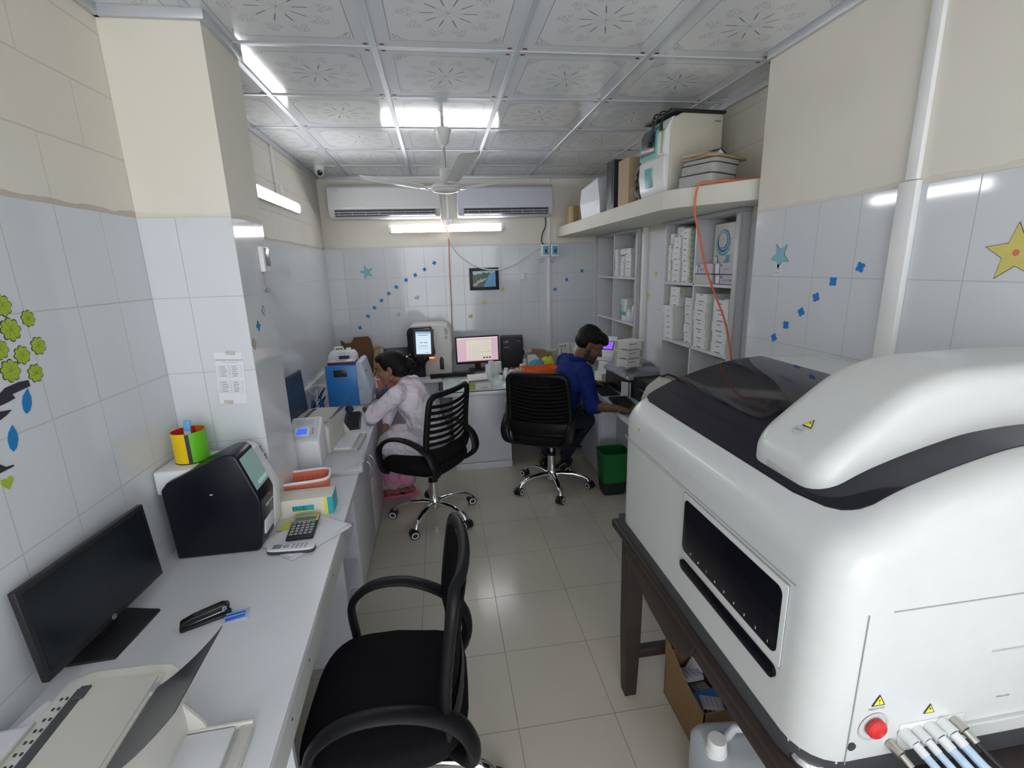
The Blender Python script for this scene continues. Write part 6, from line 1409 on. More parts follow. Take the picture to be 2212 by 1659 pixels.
# near unit, lower shelf
pile('the leftmost pile, lower near shelf', 3.44, Z2, 0.155, [0.083, 0.083, 0.083], x=1.79, d=0.17)
kit('white kit box on the left pile of the lower near shelf, under the opened one', 1.81, 3.395, Z2 + 0.2515, 0.145, 0.066, 0.17, 0.0, 'kit boxes on the wall shelving')
t = thing('open_kit_box', 'opened kit box with raised flap on top of the left lower pile', 'box', (1.81, 3.385, Z2 + 0.318))
b = B(); b.box(-0.085, 0.085, -0.075, 0.075, 0, 0.070, bev=0.001); b.build('carton', KIT, t); b = B(); b.prism([(0.075, 0.071), (-0.04, 0.080), (-0.04, 0.082), (0.075, 0.073)], 'x', -0.08, 0.02, M=Matrix.Translation((0, 0.0, 0.01))); b.prism([(0.07, 0.07), (0.09, 0.10), (0.088, 0.102), (0.068, 0.072)], 'x', -0.085, 0.05); b.build('flap', KITW, t)
pile('the pile left of the lower divider', 3.205, Z2, 0.115, [0.068, 0.062, 0.062, 0.062, 0.062], x=1.82, d=0.15)
pile('the pile right of the lower divider', 2.975, Z2, 0.175, [0.060, 0.058, 0.062, 0.062, 0.060, 0.055], x=1.78, d=0.15)
pile('the rightmost pile, lower near shelf', 2.745, Z2, 0.185, [0.066, 0.068, 0.062, 0.066, 0.066, 0.01], x=1.79, d=0.16)
# far unit
pile('the left pile on the far shelving', 4.555, 1.67, 0.075, [0.065, 0.062, 0.062, 0.062], x=1.78)
pile('the middle pile on the far shelving', 4.44, 1.67, 0.10, [0.062, 0.062, 0.062], x=1.80)
pile('the right pile on the far shelving', 4.285, 1.67, 0.15, [0.068, 0.062, 0.064], x=1.79)
o = kit('wide white kit box lying across the top of the far shelving piles', 1.81, 4.375, 1.67 + 0.196, 0.27, 0.058, 0.18, 0.0, 'kit boxes on the wall shelving')
TL = mat('mint card', (0.42, 0.62, 0.58), 0.5)
for i, (z, w_, h_) in enumerate(((0, 0.10, 0.09), (0.0905, 0.12, 0.062), (0.153, 0.16, 0.052))):
    t = carton('mint_box', ['lowest white and mint box on the middle far shelf', 'second white and mint box on the middle far shelf', 'top white and mint box on the middle far shelf'][i], (1.80, 4.40, 1.2605 + z), 0.14, w_, h_)
    b = B(); b.box(-0.0712, -0.0695, 0.0 if i else -w_/2 + 0.001, w_/2 - 0.001, 0.004 if i else 0.05, h_ - 0.004); b.build('mint_label', TEAL if i == 0 else TL, t)
bottle('white bottle with a navy cap on the middle far shelf', (1.775, 4.225, 1.2605), 0.036, 0.155, 0.03, mat('navy cap', (0.03, 0.03, 0.20), 0.4))
bottle('small white bottle left of the navy-capped bottle', (1.755, 4.315, 1.2605), 0.026, 0.10, 0.015, WHITE)
bottle('small white bottle with blue print in front of the navy-capped bottle', (1.735, 4.175, 1.2605), 0.028, 0.10, 0.012, WHITE, m=mat('bottle print', (0.55, 0.6, 0.68), 0.4, noise=0.25, nscale=90))
t = thing('wash_bottle', 'wash bottle with a yellow cap and bent yellow spout in the far niche', 'bottle', (1.80, 4.37, CZT + 0.0), 0)
b = B(); b.lathe([(0.05, 0), (0.055, 0.01), (0.055, 0.24), (0.04, 0.29), (0.03, 0.30)], n=20); b.build('body', mat('amber film', (0.40, 0.33, 0.24), 0.3), t, smooth=60)
YCAP = mat('yellow cap', (0.70, 0.42, 0.02), 0.4)
b = B(); b.cyl((0, 0, 0.30), (0, 0, 0.33), 0.033, n=18); b.build('cap', YCAP, t); b = B(); b.tube([(0, 0, 0.33), (0, -0.05, 0.36), (0, -0.07, 0.42), (0, -0.03, 0.46), (0, 0.05, 0.47), (0, 0.085, 0.40)], 0.006, n=8); b.build('spout', YCAP, t)
t = thing('wall_socket', 'socket with brown cable in the lower near niche', 'socket', (1.985, 3.16, 0.86))
b = B(); b.box(-0.03, 0.014, -0.06, 0.06, -0.04, 0.05, bev=0.004); b.build('plate', mat('aged plate', (0.50, 0.47, 0.40), 0.6), t)
b = B(); b.tube([(-0.035, 0.03, 0.02), (-0.06, 0.04, 0.06), (-0.10, 0.12, 0.02), (-0.16, 0.20, -0.06), (-0.20, 0.26, -0.107)], 0.006, n=6); b.build('cable', mat('brown cable', (0.30, 0.13, 0.05), 0.5), t)

# three kit boxes on the covered printer
for i, (z, x, y, a) in enumerate(((0.2655, 1.52, 3.66, 0.1), (0.337, 1.52, 3.66, 0.16), (0.408, 1.53, 3.66, 0.06))):
    t = thing('kit_carton', ['lowest of the three white kit boxes on the covered printer', 'middle of the three white kit boxes on the covered printer', 'top of the three white kit boxes on the covered printer'][i], 'box', (x - 0.04, y - 0.02, CZT + z - 0.0263), a + 0.30, 'kit boxes on the covered printer')
    b = B(); b.box(-0.085, 0.085, -0.075, 0.075, 0, 0.068, bev=0.001, seg=1); b.build('carton', KITW, t)
    b = B(); b.box(-0.0862, -0.0845, 0.045, 0.0752, 0.006, 0.062); b.build('dotted_corner', mat('dot fringe', (0.42, 0.48, 0.30), 0.6, noise=0.95, nscale=230), t)
    b = B(); b.box(0.05, 0.0855, -0.0762, -0.0745, 0.006, 0.062); b.build('dotted_corner', mat('dot fringe', (0.42, 0.48, 0.30), 0.6, noise=0.95, nscale=230), t)
    b = B(); b.box(-0.0862, -0.0845, -0.06, 0.0, 0.004, 0.008); b.box(-0.07, 0.0, -0.0762, -0.0745, 0.045, 0.049); b.box(-0.08, 0.02, -0.0762, -0.0745, 0.004, 0.007); b.build('caption', INK, t)

# ================================================================ LOFT
ZL = 2.18
def at_loft(px, py): return onz(px, py, ZL)
t = thing('gas_analyser', 'big cream cabinet analyser with teal-framed screen on the loft', 'analyser', (1.50, 2.93, ZL + 0.0005), math.radians(5))
CRM2 = mat('aged cream', (0.58, 0.55, 0.45), 0.45)
b = B(); b.prism([(-0.17, 0.0), (0.16, 0.0), (0.16, 0.425), (-0.10, 0.425), (-0.15, 0.40), (-0.17, 0.35)], 'y', -0.14, 0.17, bev=0.01, seg=3)
b.build('cabinet', CRM2, t, smooth=50)
b = B(); b.prism([(-0.175, 0.20), (-0.12, 0.20), (-0.12, 0.405), (-0.15, 0.412), (-0.195, 0.34), (-0.20, 0.22)], 'y', -0.13, 0.165, bev=0.012, seg=3); b.prism([(-0.18, 0.0), (-0.12, 0.0), (-0.12, 0.2), (-0.20, 0.21), (-0.205, 0.12), (-0.195, 0.04)], 'y', -0.13, 0.165, bev=0.015, seg=3); b.build('white_front', WHITE, t, smooth=50)
TEALF = mat('teal frame', (0.16, 0.50, 0.46), 0.4)
b = B(); b.prism([(-0.205, 0.215), (-0.199, 0.213), (-0.194, 0.345), (-0.158, 0.395), (-0.162, 0.40), (-0.200, 0.35)], 'y', -0.045, 0.15, bev=0.001); b.build('teal_frame', TEALF, t)
b = B(); b.prism([(-0.208, 0.235), (-0.203, 0.235), (-0.199, 0.345), (-0.178, 0.378), (-0.182, 0.38), (-0.204, 0.348)], 'y', -0.028, 0.135); b.build('screen', mat('loft screen', (0.09, 0.09, 0.11), 0.15), t)
b = B(); b.prism([(-0.208, 0.05), (-0.204, 0.05), (-0.208, 0.16), (-0.212, 0.16)], 'y', 0.0, 0.07, bev=0.001); b.build('teal_hatch', TEALF, t)
b = B(); b.prism([(-0.20, 0.22), (-0.17, 0.22), (-0.15, 0.37), (-0.195, 0.345)], 'y', -0.110, -0.075, bev=0.004); b.build('green_keypad', mat('pale green keypad', (0.42, 0.52, 0.34), 0.4), t)
text('maker_lettering', 'Medica', 0.014, frame((0.125, -0.1415, 0.385), (1, 0, 0), (0, 0, 1)), DARK, t)
b = B(); b.box(-0.05, -0.02, -0.1415, -0.139, 0.05, 0.09); b.build('rating_label', PAPER, t)
b = B(); b.box(-0.165, 0.17, -0.15, 0.18, 0.4256, 0.440, bev=0.004); b.build('black_tray', BLACK, t)
t = thing('power_leads', 'bundle of black power leads on and in front of the loft analyser', 'cable', (1.50, 2.93, ZL + 0.441), math.radians(5))
for k, P in enumerate((((-0.12, 0.05, 0.006), (-0.17, 0.02, 0.012), (-0.205, 0.0, -0.02), (-0.212, -0.005, -0.11)), ((-0.10, -0.02, 0.006), (-0.17, -0.04, 0.012), (-0.20, -0.03, -0.03), (-0.214, 0.02, -0.13)), ((-0.05, 0.08, 0.006), (-0.14, -0.09, 0.014), (-0.19, -0.10, -0.02), (-0.21, -0.10, -0.07)))):
    PP = []
    P_ = [Vector(q) for q in P]
    for i in range(3):
        p0, p1, p2, p3 = P_[max(i-1, 0)], P_[i], P_[i+1], P_[min(i+2, 3)]
        for s_ in (0, 0.25, 0.5, 0.75): PP.append(0.5 * ((2*p1) + (p2-p0)*s_ + (2*p0-5*p1+4*p2-p3)*s_*s_ + (3*p1-p0-3*p2+p3)*s_**3))
    PP.append(P_[-1])
    b = B(); b.tube(PP, 0.004, n=6); b.build('lead', BLACK, t)
    b = B(); b.cyl(P[-1], Vector(P[-1]) + Vector((0, 0, -0.035)), 0.009, 0.011, n=10); b.build('plug', BLACK, t)
b = B(); b.tube([(-0.16 + 0.3 * k / 20, 0.03 * math.sin(k * 1.7), 0.008 + 0.004 * (k % 2)) for k in range(21)], 0.006, n=6); b.tube([(-0.15 + 0.22 * k / 14, 0.08 + 0.03 * math.sin(k * 2.1), 0.010) for k in range(15)], 0.006, n=6); b.build('coil', BLACK, t)
# pile of grey boards and files
for i, (z, h, w_, lb) in enumerate(((0.0, 0.058, 0.24, 'lowest grey folder box of the flat pile on the loft corner'), (0.0585, 0.050, 0.23, 'second grey folder box of the flat pile on the loft corner'), (0.109, 0.022, 0.235, 'thin grey file near the top of the flat pile on the loft'))):
    t = thing('folder_box', lb, 'folder', (1.475 + 0.01 * i, 2.60 - 0.0 * i, ZL + 0.0006 + z), math.radians(28), 'grey folder boxes on the loft')
    b = B(); b.rings([srect(w_ / 2, 0.105, 0.0, 0.25), srect(w_ / 2, 0.105, h, 0.25)]); b.build('box', mat('grey board', (0.40, 0.40, 0.37), 0.75, noise=0.15, nscale=40), t)
    b = B(); b.rings([srect(w_ / 2 + 0.003, 0.108, h * 0.9, 0.25), srect(w_ / 2 + 0.003, 0.108, h + 0.0003, 0.25)]); b.build('dark_rim', DARK, t)
t = thing('cardboard_sheet', 'torn brown cardboard sheets on top of the grey folder boxes', 'cardboard', (1.50, 2.60, ZL + 0.134), math.radians(24))
b = B(); b.prism([(-0.15, -0.08), (-0.10, -0.11), (0.17, -0.09), (0.16, 0.12), (-0.05, 0.125), (-0.13, 0.09), (-0.12, 0.02)], 'z', 0.0, 0.012, bev=0.002); b.build('sheet', mat('torn card', (0.40, 0.30, 0.19), 0.85, noise=0.2, nscale=25), t)
b = B(); b.prism([(-0.14, -0.07), (0.12, -0.08), (0.11, 0.09), (-0.12, 0.08)], 'z', 0.013, 0.024, bev=0.002); b.build('upper_sheet', CARD, t)
t = thing('book', 'open white papers with dark spine on the cardboard sheets', 'papers', (1.47, 2.62, ZL + 0.1585), math.radians(24))
b = B(); b.prism([(-0.10, 0.0), (0.10, 0.0), (0.06, 0.012), (0.03, 0.03), (0.01, 0.012), (-0.09, 0.008)], 'y', -0.07, 0.07); b.build('pages', PAPER, t); b = B(); b.prism([(-0.02, 0.017), (0.03, 0.0305), (0.08, 0.008), (0.08, 0.011), (0.03, 0.0345), (-0.02, 0.021)], 'y', -0.073, 0.073); b.build('spine', DARK, t)
# boxes along the loft towards the far wall
t = carton('cardboard_box', 'tall brown cardboard box beside the big cream analyser on the loft', (1.46, 3.46, ZL + 0.0005), 0.26, 0.17, 0.315, math.radians(4), m=mat('box tan', (0.46, 0.34, 0.22), 0.8, noise=0.06, nscale=12), cat='box')
b = B(); b.box(-0.12, -0.04, -0.087, -0.0845, 0.02, 0.12); b.build('tape_patch', mat('tape', (0.55, 0.45, 0.32), 0.4), t)
t = carton('black_case', 'black equipment case between the brown box and the white sack on the loft', (1.46, 3.70, ZL + 0.0005), 0.28, 0.14, 0.35, math.radians(3), m=mat('navy black case', (0.03, 0.03, 0.045), 0.4), cat='case')
b = B(); b.box(-0.143, -0.139, -0.04, 0.03, 0.05, 0.30, bev=0.003); b.build('front_panel', DARK, t)
t = thing('white_sack_box', 'large box wrapped in white plastic on the loft', 'box', (1.45, 4.17, ZL + 0.0005), math.radians(10))
b = B(); b.rings([[(-0.14, -0.17, 0), (0.14, -0.16, 0), (0.14, 0.17, 0), (-0.13, 0.18, 0)], [(-0.15, -0.175, 0.12), (0.14, -0.17, 0.12), (0.14, 0.175, 0.12), (-0.145, 0.185, 0.12)], [(-0.145, -0.13, 0.28), (0.12, -0.12, 0.30), (0.13, 0.14, 0.30), (-0.15, 0.15, 0.235)], [(-0.13, -0.10, 0.300), (0.10, -0.08, 0.325), (0.11, 0.10, 0.31), (-0.13, 0.12, 0.245)]]); b.build('wrapping', mat('white wrapping', (0.66, 0.68, 0.72), 0.45, bump=0.8, bscale=9), t, smooth=0)
t = carton('small_brown_box', 'small taped brown box at the far end of the loft', (1.37, 4.75, ZL + 0.0005), 0.15, 0.17, 0.155, math.radians(6), m=mat('old brown card', (0.33, 0.22, 0.10), 0.7, noise=0.15, nscale=20))
b = B(); b.box(-0.076, -0.0735, -0.02, 0.012, 0.002, 0.15); b.box(-0.015, 0.015, -0.086, -0.084, 0.002, 0.15); b.build('tape', mat('shiny tape', (0.55, 0.45, 0.25), 0.15), t)
for k in range(2):
    q = random.Random(40 + k); P = [(1.345 + 0.02 * q.random(), 3.22 + 0.05 * math.sin(a * 1.0) + 0.015 * q.random(), ZL + 0.12 + 0.09 * math.cos(a) * (1 - 0.3 * k) + 0.01) for a in [2*PI*i/14 for i in range(24)]]
    b = B(); b.tube(P, 0.005, n=6); b.tube([P[-1], (1.34, 3.20, ZL + 0.05), (1.33, 3.16 + 0.05 * k, ZL + 0.0055)], 0.005, n=6); o = b.build('looped_cable', BLACK if k else GREYP); tag(o, ['grey looped cable hanging between the brown box and the loft analyser', 'black looped cable hanging between the brown box and the loft analyser'][k], 'cable')
lump('cable_bag', 'dark bundle with blue plug at the foot of the loft analyser', (1.37, 3.17, ZL + 0.0005), (0.05, 0.06, 0.10), mat('dark bundle', (0.015, 0.015, 0.03), 0.5), 8, 'bundle')
# orange cable
OC = mat('orange cable', (0.75, 0.16, 0.06), 0.45)
P = [(1.745, 2.30, 2.20), (1.60, 2.40, 2.19), (1.46, 2.44, 2.189), (1.385, 2.475, 2.186), (1.362, 2.49, 2.16), (1.36, 2.50, 2.05), (1.41, 2.52, 1.92), (1.47, 2.54, 1.75), (1.55, 2.56, 1.60), (1.62, 2.56, 1.45), (1.66, 2.54, 1.25), (1.67, 2.50, 1.0), (1.67, 2.45, 0.752)]
PP = []; P_ = [Vector(q) for q in P]
for i in range(len(P_) - 1):
    p0, p1, p2, p3 = P_[max(i-1, 0)], P_[i], P_[i+1], P_[min(i+2, len(P_)-1)]
    for s_ in (0, 0.25, 0.5, 0.75): PP.append(0.5 * ((2*p1) + (p2-p0)*s_ + (2*p0-5*p1+4*p2-p3)*s_*s_ + (3*p1-p0-3*p2+p3)*s_**3))
PP.append(P_[-1]); b = B(); b.tube(PP, 0.0055, n=8); o = b.build('orange_cable', OC); tag(o, 'orange cable hanging from the loft down past the near shelving', 'cable')
# ================================================================ WALLS: AIR CONDITIONERS, SWITCHES, PICTURE, STICKERS
def aircon(label, xc, w, z0, h, m, logo, logo_at, smile):
    t = thing('air_conditioner', label, 'air conditioner', (xc, FY, z0))
    b = B(); b.prism([(-0.001, 0.0), (-0.001, h), (-0.16, h), (-0.20, h - 0.03), (-0.215, 0.09), (-0.19, 0.02), (-0.15, 0.0)], 'x', -w/2, w/2, bev=0.012, seg=3); b.build('casing', m, t, smooth=50)
    b = B(); b.prism([(-0.150, 0.012), (-0.218, 0.022), (-0.222, 0.075), (-0.150, 0.075)], 'x', -w/2 + 0.06, w/2 - 0.055); b.build('outlet', mat('outlet dark', (0.035, 0.036, 0.045), 0.5), t)
    for k in range(2):
        b = B(); b.prism([(-0.222, 0.026 + k * 0.022), (-0.226, 0.026 + k * 0.022), (-0.228, 0.034 + k * 0.022), (-0.224, 0.034 + k * 0.022)], 'x', -w/2 + 0.062, w/2 - 0.057); b.build('louvre', mat('louvre grey', (0.45, 0.45, 0.48), 0.4), t)
    for k in range(8):
        x = -w/2 + 0.10 + k * (w - 0.2) / 7; b = B(); b.box(x - 0.002, x + 0.002, -0.226, -0.220, 0.022, 0.060); b.build('vane', mat('louvre grey', (0.45, 0.45, 0.48), 0.4), t)
    if smile:
        b = B(); b.tube([(-0.22 + 0.55 * k / 12, -0.2165, 0.125 - 0.022 * math.sin(PI * k / 12)) for k in range(13)], 0.003, n=6); b.build('trim_line', WHITE, t)
    text('brand_mark', logo, 0.018, frame((logo_at[0], -0.2125 + 0.0 if logo_at[1] < 0.2 else -0.204, logo_at[1]), (1, 0, 0), (0, 0.05, 1)), GREYP, t)
    return t
aircon('left wall air conditioner, wider one with a curved trim line', -0.455, 1.055, 2.285, 0.305, mat('aircon white', (0.70, 0.71, 0.70), 0.25), 'Gree', (-0.44, 0.255), True)
aircon('right wall air conditioner, bluish one beside the white casing', 0.715, 0.96, 2.285, 0.295, mat('aircon bluish', (0.64, 0.65, 0.73), 0.25), 'Midea', (-0.38, 0.10), False)
# conduit from the ceiling to the socket between them
b = B(); b.box(0.125, 0.155, FY - 0.015, FY, 2.285, CZ - 0.036, bev=0.002); o = b.build('wall_conduit', WHITE); tag(o, 'white conduit between the two air conditioners above the round socket', 'conduit')
t = thing('ceiling_rose', 'white square plate with round socket between the air conditioners', 'socket', (0.14, FY, 2.235))
b = B(); b.box(-0.04, 0.04, -0.012, -0.0005, -0.04, 0.045, bev=0.004); b.build('plate', WHITE, t); b = B(); b.lathe([(0.028, 0), (0.028, 0.012), (0.02, 0.018), (0.008, 0.018), (0.006, 0.008)], n=24, M=frame((0, -0.012, 0.0), (1, 0, 0), (0, 0, 1))); b.build('socket', PAPERS, t)
b = B(); b.box(1.165, 1.20, FY - 0.018, FY, 0.86, 1.885, bev=0.003); o = b.build('wall_conduit', WHITE); tag(o, 'long white conduit running down the far wall below the breakers', 'conduit')
b = B(); b.box(1.175, 1.205, FY - 0.018, FY, 2.0, CZ - 0.036, bev=0.003); o = b.build('wall_conduit', WHITE); tag(o, 'white conduit from the breakers up to the ceiling on the far wall', 'conduit')
b = B(); b.box(0.52, 1.70, FY - 0.02, FY, 0.865, 0.89, bev=0.003); o = b.build('wall_conduit', WHITE); tag(o, 'horizontal white conduit on the far wall behind the black power supply', 'conduit')
for i, x in enumerate((1.145, 1.245)):
    t = thing('breaker_box', ['left of the two breaker boxes with a blue label', 'right of the two breaker boxes with a blue label'][i], 'breaker', (x, FY, 1.885), 0, 'breaker boxes on the far wall')
    b = B(); b.box(-0.045, 0.045, -0.055, -0.0005, 0.0, 0.125, bev=0.005); b.build('case', WHITE, t); b = B(); b.box(-0.03, 0.03, -0.0565, -0.054, 0.022, 0.108, bev=0.001); b.build('label', mat('breaker blue', (0.10, 0.42, 0.62), 0.4), t)
    b = B(); b.box(-0.008, 0.008, -0.068, -0.056, 0.045, 0.075, bev=0.002); b.build('switch', INK, t)
    t = thing('handwritten_mark', ['handwritten marks under the left breaker box', 'handwritten marks under the right breaker box'][i], 'writing', (x - 0.03 + 0.02 * i, FY - 0.001, 1.83))
    b = B()
    for k in range(2): b.tube([(-0.03 + 0.008 * q_, 0, 0.018 - k * 0.024 + 0.004 * math.sin(q_ * 2.3 + k) + 0.002 * q_) for q_ in range(8)], 0.0018, n=5)
    b.build('ink_line', INK, t)
CB = mat('cable pale', (0.68, 0.68, 0.66), 0.5)
def cable(name, label, P, r, m):
    PP = []; P_ = [Vector(q) for q in P]
    for i in range(len(P_) - 1):
        p0, p1, p2, p3 = P_[max(i-1, 0)], P_[i], P_[i+1], P_[min(i+2, len(P_)-1)]
        for s_ in (0, 0.2, 0.4, 0.6, 0.8): PP.append(0.5 * ((2*p1) + (p2-p0)*s_ + (2*p0-5*p1+4*p2-p3)*s_*s_ + (3*p1-p0-3*p2+p3)*s_**3))
    PP.append(P_[-1]); b = B(); b.tube(PP, r, n=7); o = b.build(name, m); return tag(o, label, 'cable')
YW = FY - 0.02
cable('sagging_cable', 'pale cable sagging across the far wall from the lamp to the breakers', [(0.07, FY - 0.06, 2.29), (0.11, FY - 0.075, 2.20), (0.15, YW - 0.03, 2.06), (0.24, YW, 1.92), (0.42, YW - 0.01, 1.80), (0.60, YW - 0.012, 1.765), (0.78, YW - 0.01, 1.80), (0.95, YW, 1.90), (1.09, YW, 1.985), (1.13, FY - 0.03, 2.005)], 0.0075, CB)
cable('orange_wire', 'orange wire running straight down the far wall behind the tall analyser', [(0.12, FY - 0.05, 2.24), (0.13, FY - 0.055, 2.15), (0.135, FY - 0.008, 2.05), (0.128, FY - 0.008, 1.8), (0.125, FY - 0.008, 1.5), (0.118, FY - 0.008, 1.2), (0.11, FY - 0.012, 0.95), (0.10, FY - 0.008, 0.755)], 0.006, mat('orange brown wire', (0.55, 0.25, 0.14), 0.5))
cable('aircon_cable', 'black cable from the right air conditioner down to the breakers', [(1.15, FY - 0.03, 2.283), (1.155, FY - 0.02, 2.20), (1.12, FY - 0.015, 2.12), (1.11, FY - 0.015, 2.04), (1.13, FY - 0.03, 2.011)], 0.006, BLACK)
# picture
t = thing('framed_picture', 'small black-framed landscape picture on the far wall', 'picture', (0.485, FY - 0.001, 1.675), 0)
b = B(); b.prism([(-0.155, -0.115), (0.155, -0.115), (0.155, 0.115), (-0.155, 0.115)], 'y', -0.018, 0.0, bev=0.004); b.build('frame', BLACK, t)
PIC = mat('picture print', (0.2, 0.3, 0.4), 0.3); nt = PIC.node_tree; N = NT(PIC); pb = nt.nodes['Principled BSDF']
for l in list(nt.links):
    if l.to_socket == pb.inputs['Base Color']: nt.links.remove(l)
tc = N.new('ShaderNodeTexCoord'); sp = N.new('ShaderNodeSeparateXYZ'); nt.links.new(tc.outputs['Object'], sp.inputs[0])
nz = N.new('ShaderNodeTexNoise'); nz.inputs['Scale'].default_value = 22; nz.inputs['Detail'].default_value = 6; nt.links.new(tc.outputs['Object'], nz.inputs['Vector'])
x, y, z = sp.outputs; zz = N.m('ADD', z, N.m('MULTIPLY', N.m('SUBTRACT', nz.outputs['Fac'], 0.5), 0.09))
green = N.mix(nz.outputs['Fac'], (0.01, 0.03, 0.02), (0.10, 0.20, 0.08))
water = N.mix(nz.outputs['Fac'], (0.04, 0.22, 0.55), (0.20, 0.55, 0.75))
c = N.mix(N.m('GREATER_THAN', N.m('ADD', x, N.m('MULTIPLY', z, -0.5)), 0.03), green, water)
c = N.mix(N.m('GREATER_THAN', zz, 0.055), c, (0.45, 0.65, 0.75)); c = N.mix(N.m('MULTIPLY', N.m('LESS_THAN', N.m('ABSOLUTE', N.m('SUBTRACT', zz, N.m('MULTIPLY', x, 0.5))), 0.012), N.m('LESS_THAN', x, 0.02)), c, (0.55, 0.45, 0.48))
nt.links.new(c, pb.inputs['Base Color'])
b = B(); b.box(-0.12, 0.12, -0.0195, -0.0175, -0.082, 0.082); b.build('print', PIC, t, smooth=0)
t = thing('hook_switch', 'small white holder on the far wall right of the picture', 'holder', (0.90, FY - 0.0005, 1.69)); b = B(); b.box(-0.025, 0.025, -0.02, 0, -0.037, 0.030, bev=0.004); b.build('case', WHITE, t); b = B(); b.box(-0.015, -0.008, -0.024, -0.018, 0.025, 0.036, bev=0.001); b.box(0.008, 0.015, -0.024, -0.018, 0.025, 0.036, bev=0.001); b.build('prong', WHITE, t)
t = thing('fragment', 'small white hook under the left air conditioner', 'hook', (-0.30, FY - 0.0005, 2.262)); b = B(); b.tube([(0, -0.003, 0.015), (0.012, -0.008, 0.0), (0, -0.010, -0.008), (-0.012, -0.006, -0.004)], 0.003, n=6); b.build('hook', WHITE, t)

# stickers: flat cut paper 1.5 mm thick
def star_pts(n, r0, r1, a0=PI/2): return [((r0 if k % 2 == 0 else r1) * math.cos(a0 + PI * k / n), (r0 if k % 2 == 0 else r1) * math.sin(a0 + PI * k / n)) for k in range(2 * n)]
def flower_pts(n, r, dep, K=64, a0=0.0):
    out = []
    for k in range(K):
        t_ = 2 * PI * k / K; q = abs(math.cos(n * t_ / 2 + a0)) ** 0.7
        R_ = r * (1 + dep) * (1 - 2.2 * dep * (1 - q)); out.append((R_ * math.cos(t_), R_ * math.sin(t_)))
    return out
def wall_shape(parent, name, pts, m, M, th=0.0012, off=0.0):
    b = B(); b.prism(pts, 'z', off, off + th); return b.build(name, m, parent, smooth=0, M=M)
def M_far(x, z): return frame((x, FY - 0.0003, z), (1, 0, 0), (0, 0, 1))
def M_right(y, z, x=RX): return frame((x - 0.0003, y, z), (0, -1, 0), (0, 0, 1))
def M_left(y, z): return frame((LX + 0.0003, y, z), (0, 1, 0), (0, 0, 1))
FB = mat('sticker blue', (0.012, 0.20, 0.62), 0.6, noise=0.12, nscale=80)
farfl = [(778, 708), (795, 683), (809, 665), (824, 649), (840, 634), (856, 620), (877, 605), (897, 594), (917, 582), (938, 568)]
def sticker(name, label, M, pts, m, cat='sticker', group=None, outline=None, center=None):
    o = bpy.data.objects.new(name, None); COL.objects.link(o); o.matrix_world = M; tag(o, label, cat, group); o.empty_display_size = 0.03
    if outline: wall_shape(o, 'outline', [(p[0] * outline, p[1] * outline) for p in pts], INK, Matrix(), 0.0008)
    wall_shape(o, 'cutout', pts, m, Matrix(), 0.0016)
    if center: wall_shape(o, 'centre_dot', [(center[0] * math.cos(2*PI*k/16), center[0] * math.sin(2*PI*k/16)) for k in range(16)], center[1], Matrix(), 0.0022)
    return o
ordn = ['first', 'second', 'third', 'fourth', 'fifth', 'sixth', 'seventh', 'eighth', 'ninth', 'tenth']
for i, (px, py) in enumerate(farfl):
    p = ony(px, py, FY); sticker('flower_sticker', 'blue flower, %s up from lower left in the far wall row' % ordn[i], M_far(p.x, p.z), flower_pts(4, 0.017, 0.28, a0=random.random() * 6), FB, group='blue flowers on the far wall')
for i, (px, py) in enumerate(((1199, 625), (1224, 604), (1257, 585))):
    p = ony(px, py, FY); sticker('flower_sticker', ['lowest', 'middle', 'highest'][i] + ' of the three small blue flowers right of the breakers', M_far(p.x, p.z), flower_pts(4, 0.016, 0.28, a0=i), FB, group='blue flowers right of the breakers')
p = ony(792, 588, FY); sticker('star_sticker', 'pale blue paper star on the far wall', M_far(p.x, p.z) @ Matrix.Rotation(0.25, 4, 'Z'), star_pts(5, 0.068, 0.028), mat('star aqua', (0.22, 0.50, 0.60), 0.6), outline=1.07)
def heart(s): return [(s * 0.06 * 16 * math.sin(t_) ** 3 / 16 * 1.0, s * 0.06 * (13 * math.cos(t_) - 5 * math.cos(2*t_) - 2 * math.cos(3*t_) - math.cos(4*t_)) / 16) for t_ in [2*PI*k/30 for k in range(30)]]
HG, HY = mat('heart grey', (0.48, 0.52, 0.48), 0.6), mat('heart yellow', (0.62, 0.56, 0.16), 0.6)
for i, (px, py, m_, lb) in enumerate(((901, 643, HG, 'upper grey heart on the far wall'), (861, 679, HG, 'lower grey heart on the far wall'), (1086, 625, HY, 'yellow heart by the corner of the framed picture'), (1047, 654, HY, 'middle yellow heart below the framed picture'), (1017, 683, HY, 'lowest yellow heart below the framed picture'))):
    p = ony(px, py, FY); sticker('heart_sticker', lb, M_far(p.x, p.z) @ Matrix.Rotation(0.5, 4, 'Z'), heart(0.42), m_, group='paper hearts on the far wall')
# right wall
rf = [(1672, 729), (1698, 702), (1731, 674), (1763, 642), (1800, 608), (1859, 577)]
for i, (px, py) in enumerate(rf):
    p = onx(px, py, RX); sticker('flower_sticker', 'blue flower, %s up from lower left in the right wall row' % ordn[i], M_right(p.y, p.z), flower_pts(4, 0.0165, 0.22, a0=random.random() * 6), FB, group='blue flowers on the right wall')
p = onx(1685, 553, RX); sticker('star_sticker', 'pale blue star with a folded leg on the right wall', M_right(p.y, p.z) @ Matrix.Rotation(0.55, 4, 'Z'), star_pts(5, 0.062, 0.027), mat('star aqua', (0.22, 0.50, 0.60), 0.6), outline=1.06)
p = onx(1682, 584, RX); t = sticker('note_sheet', 'small printed note under the pale blue star on the right wall', M_right(p.y, p.z), [(-0.028, -0.026), (0.028, -0.026), (0.028, 0.026), (-0.028, 0.026)], mat('note paper', (0.66, 0.70, 0.74), 0.6), cat='note')
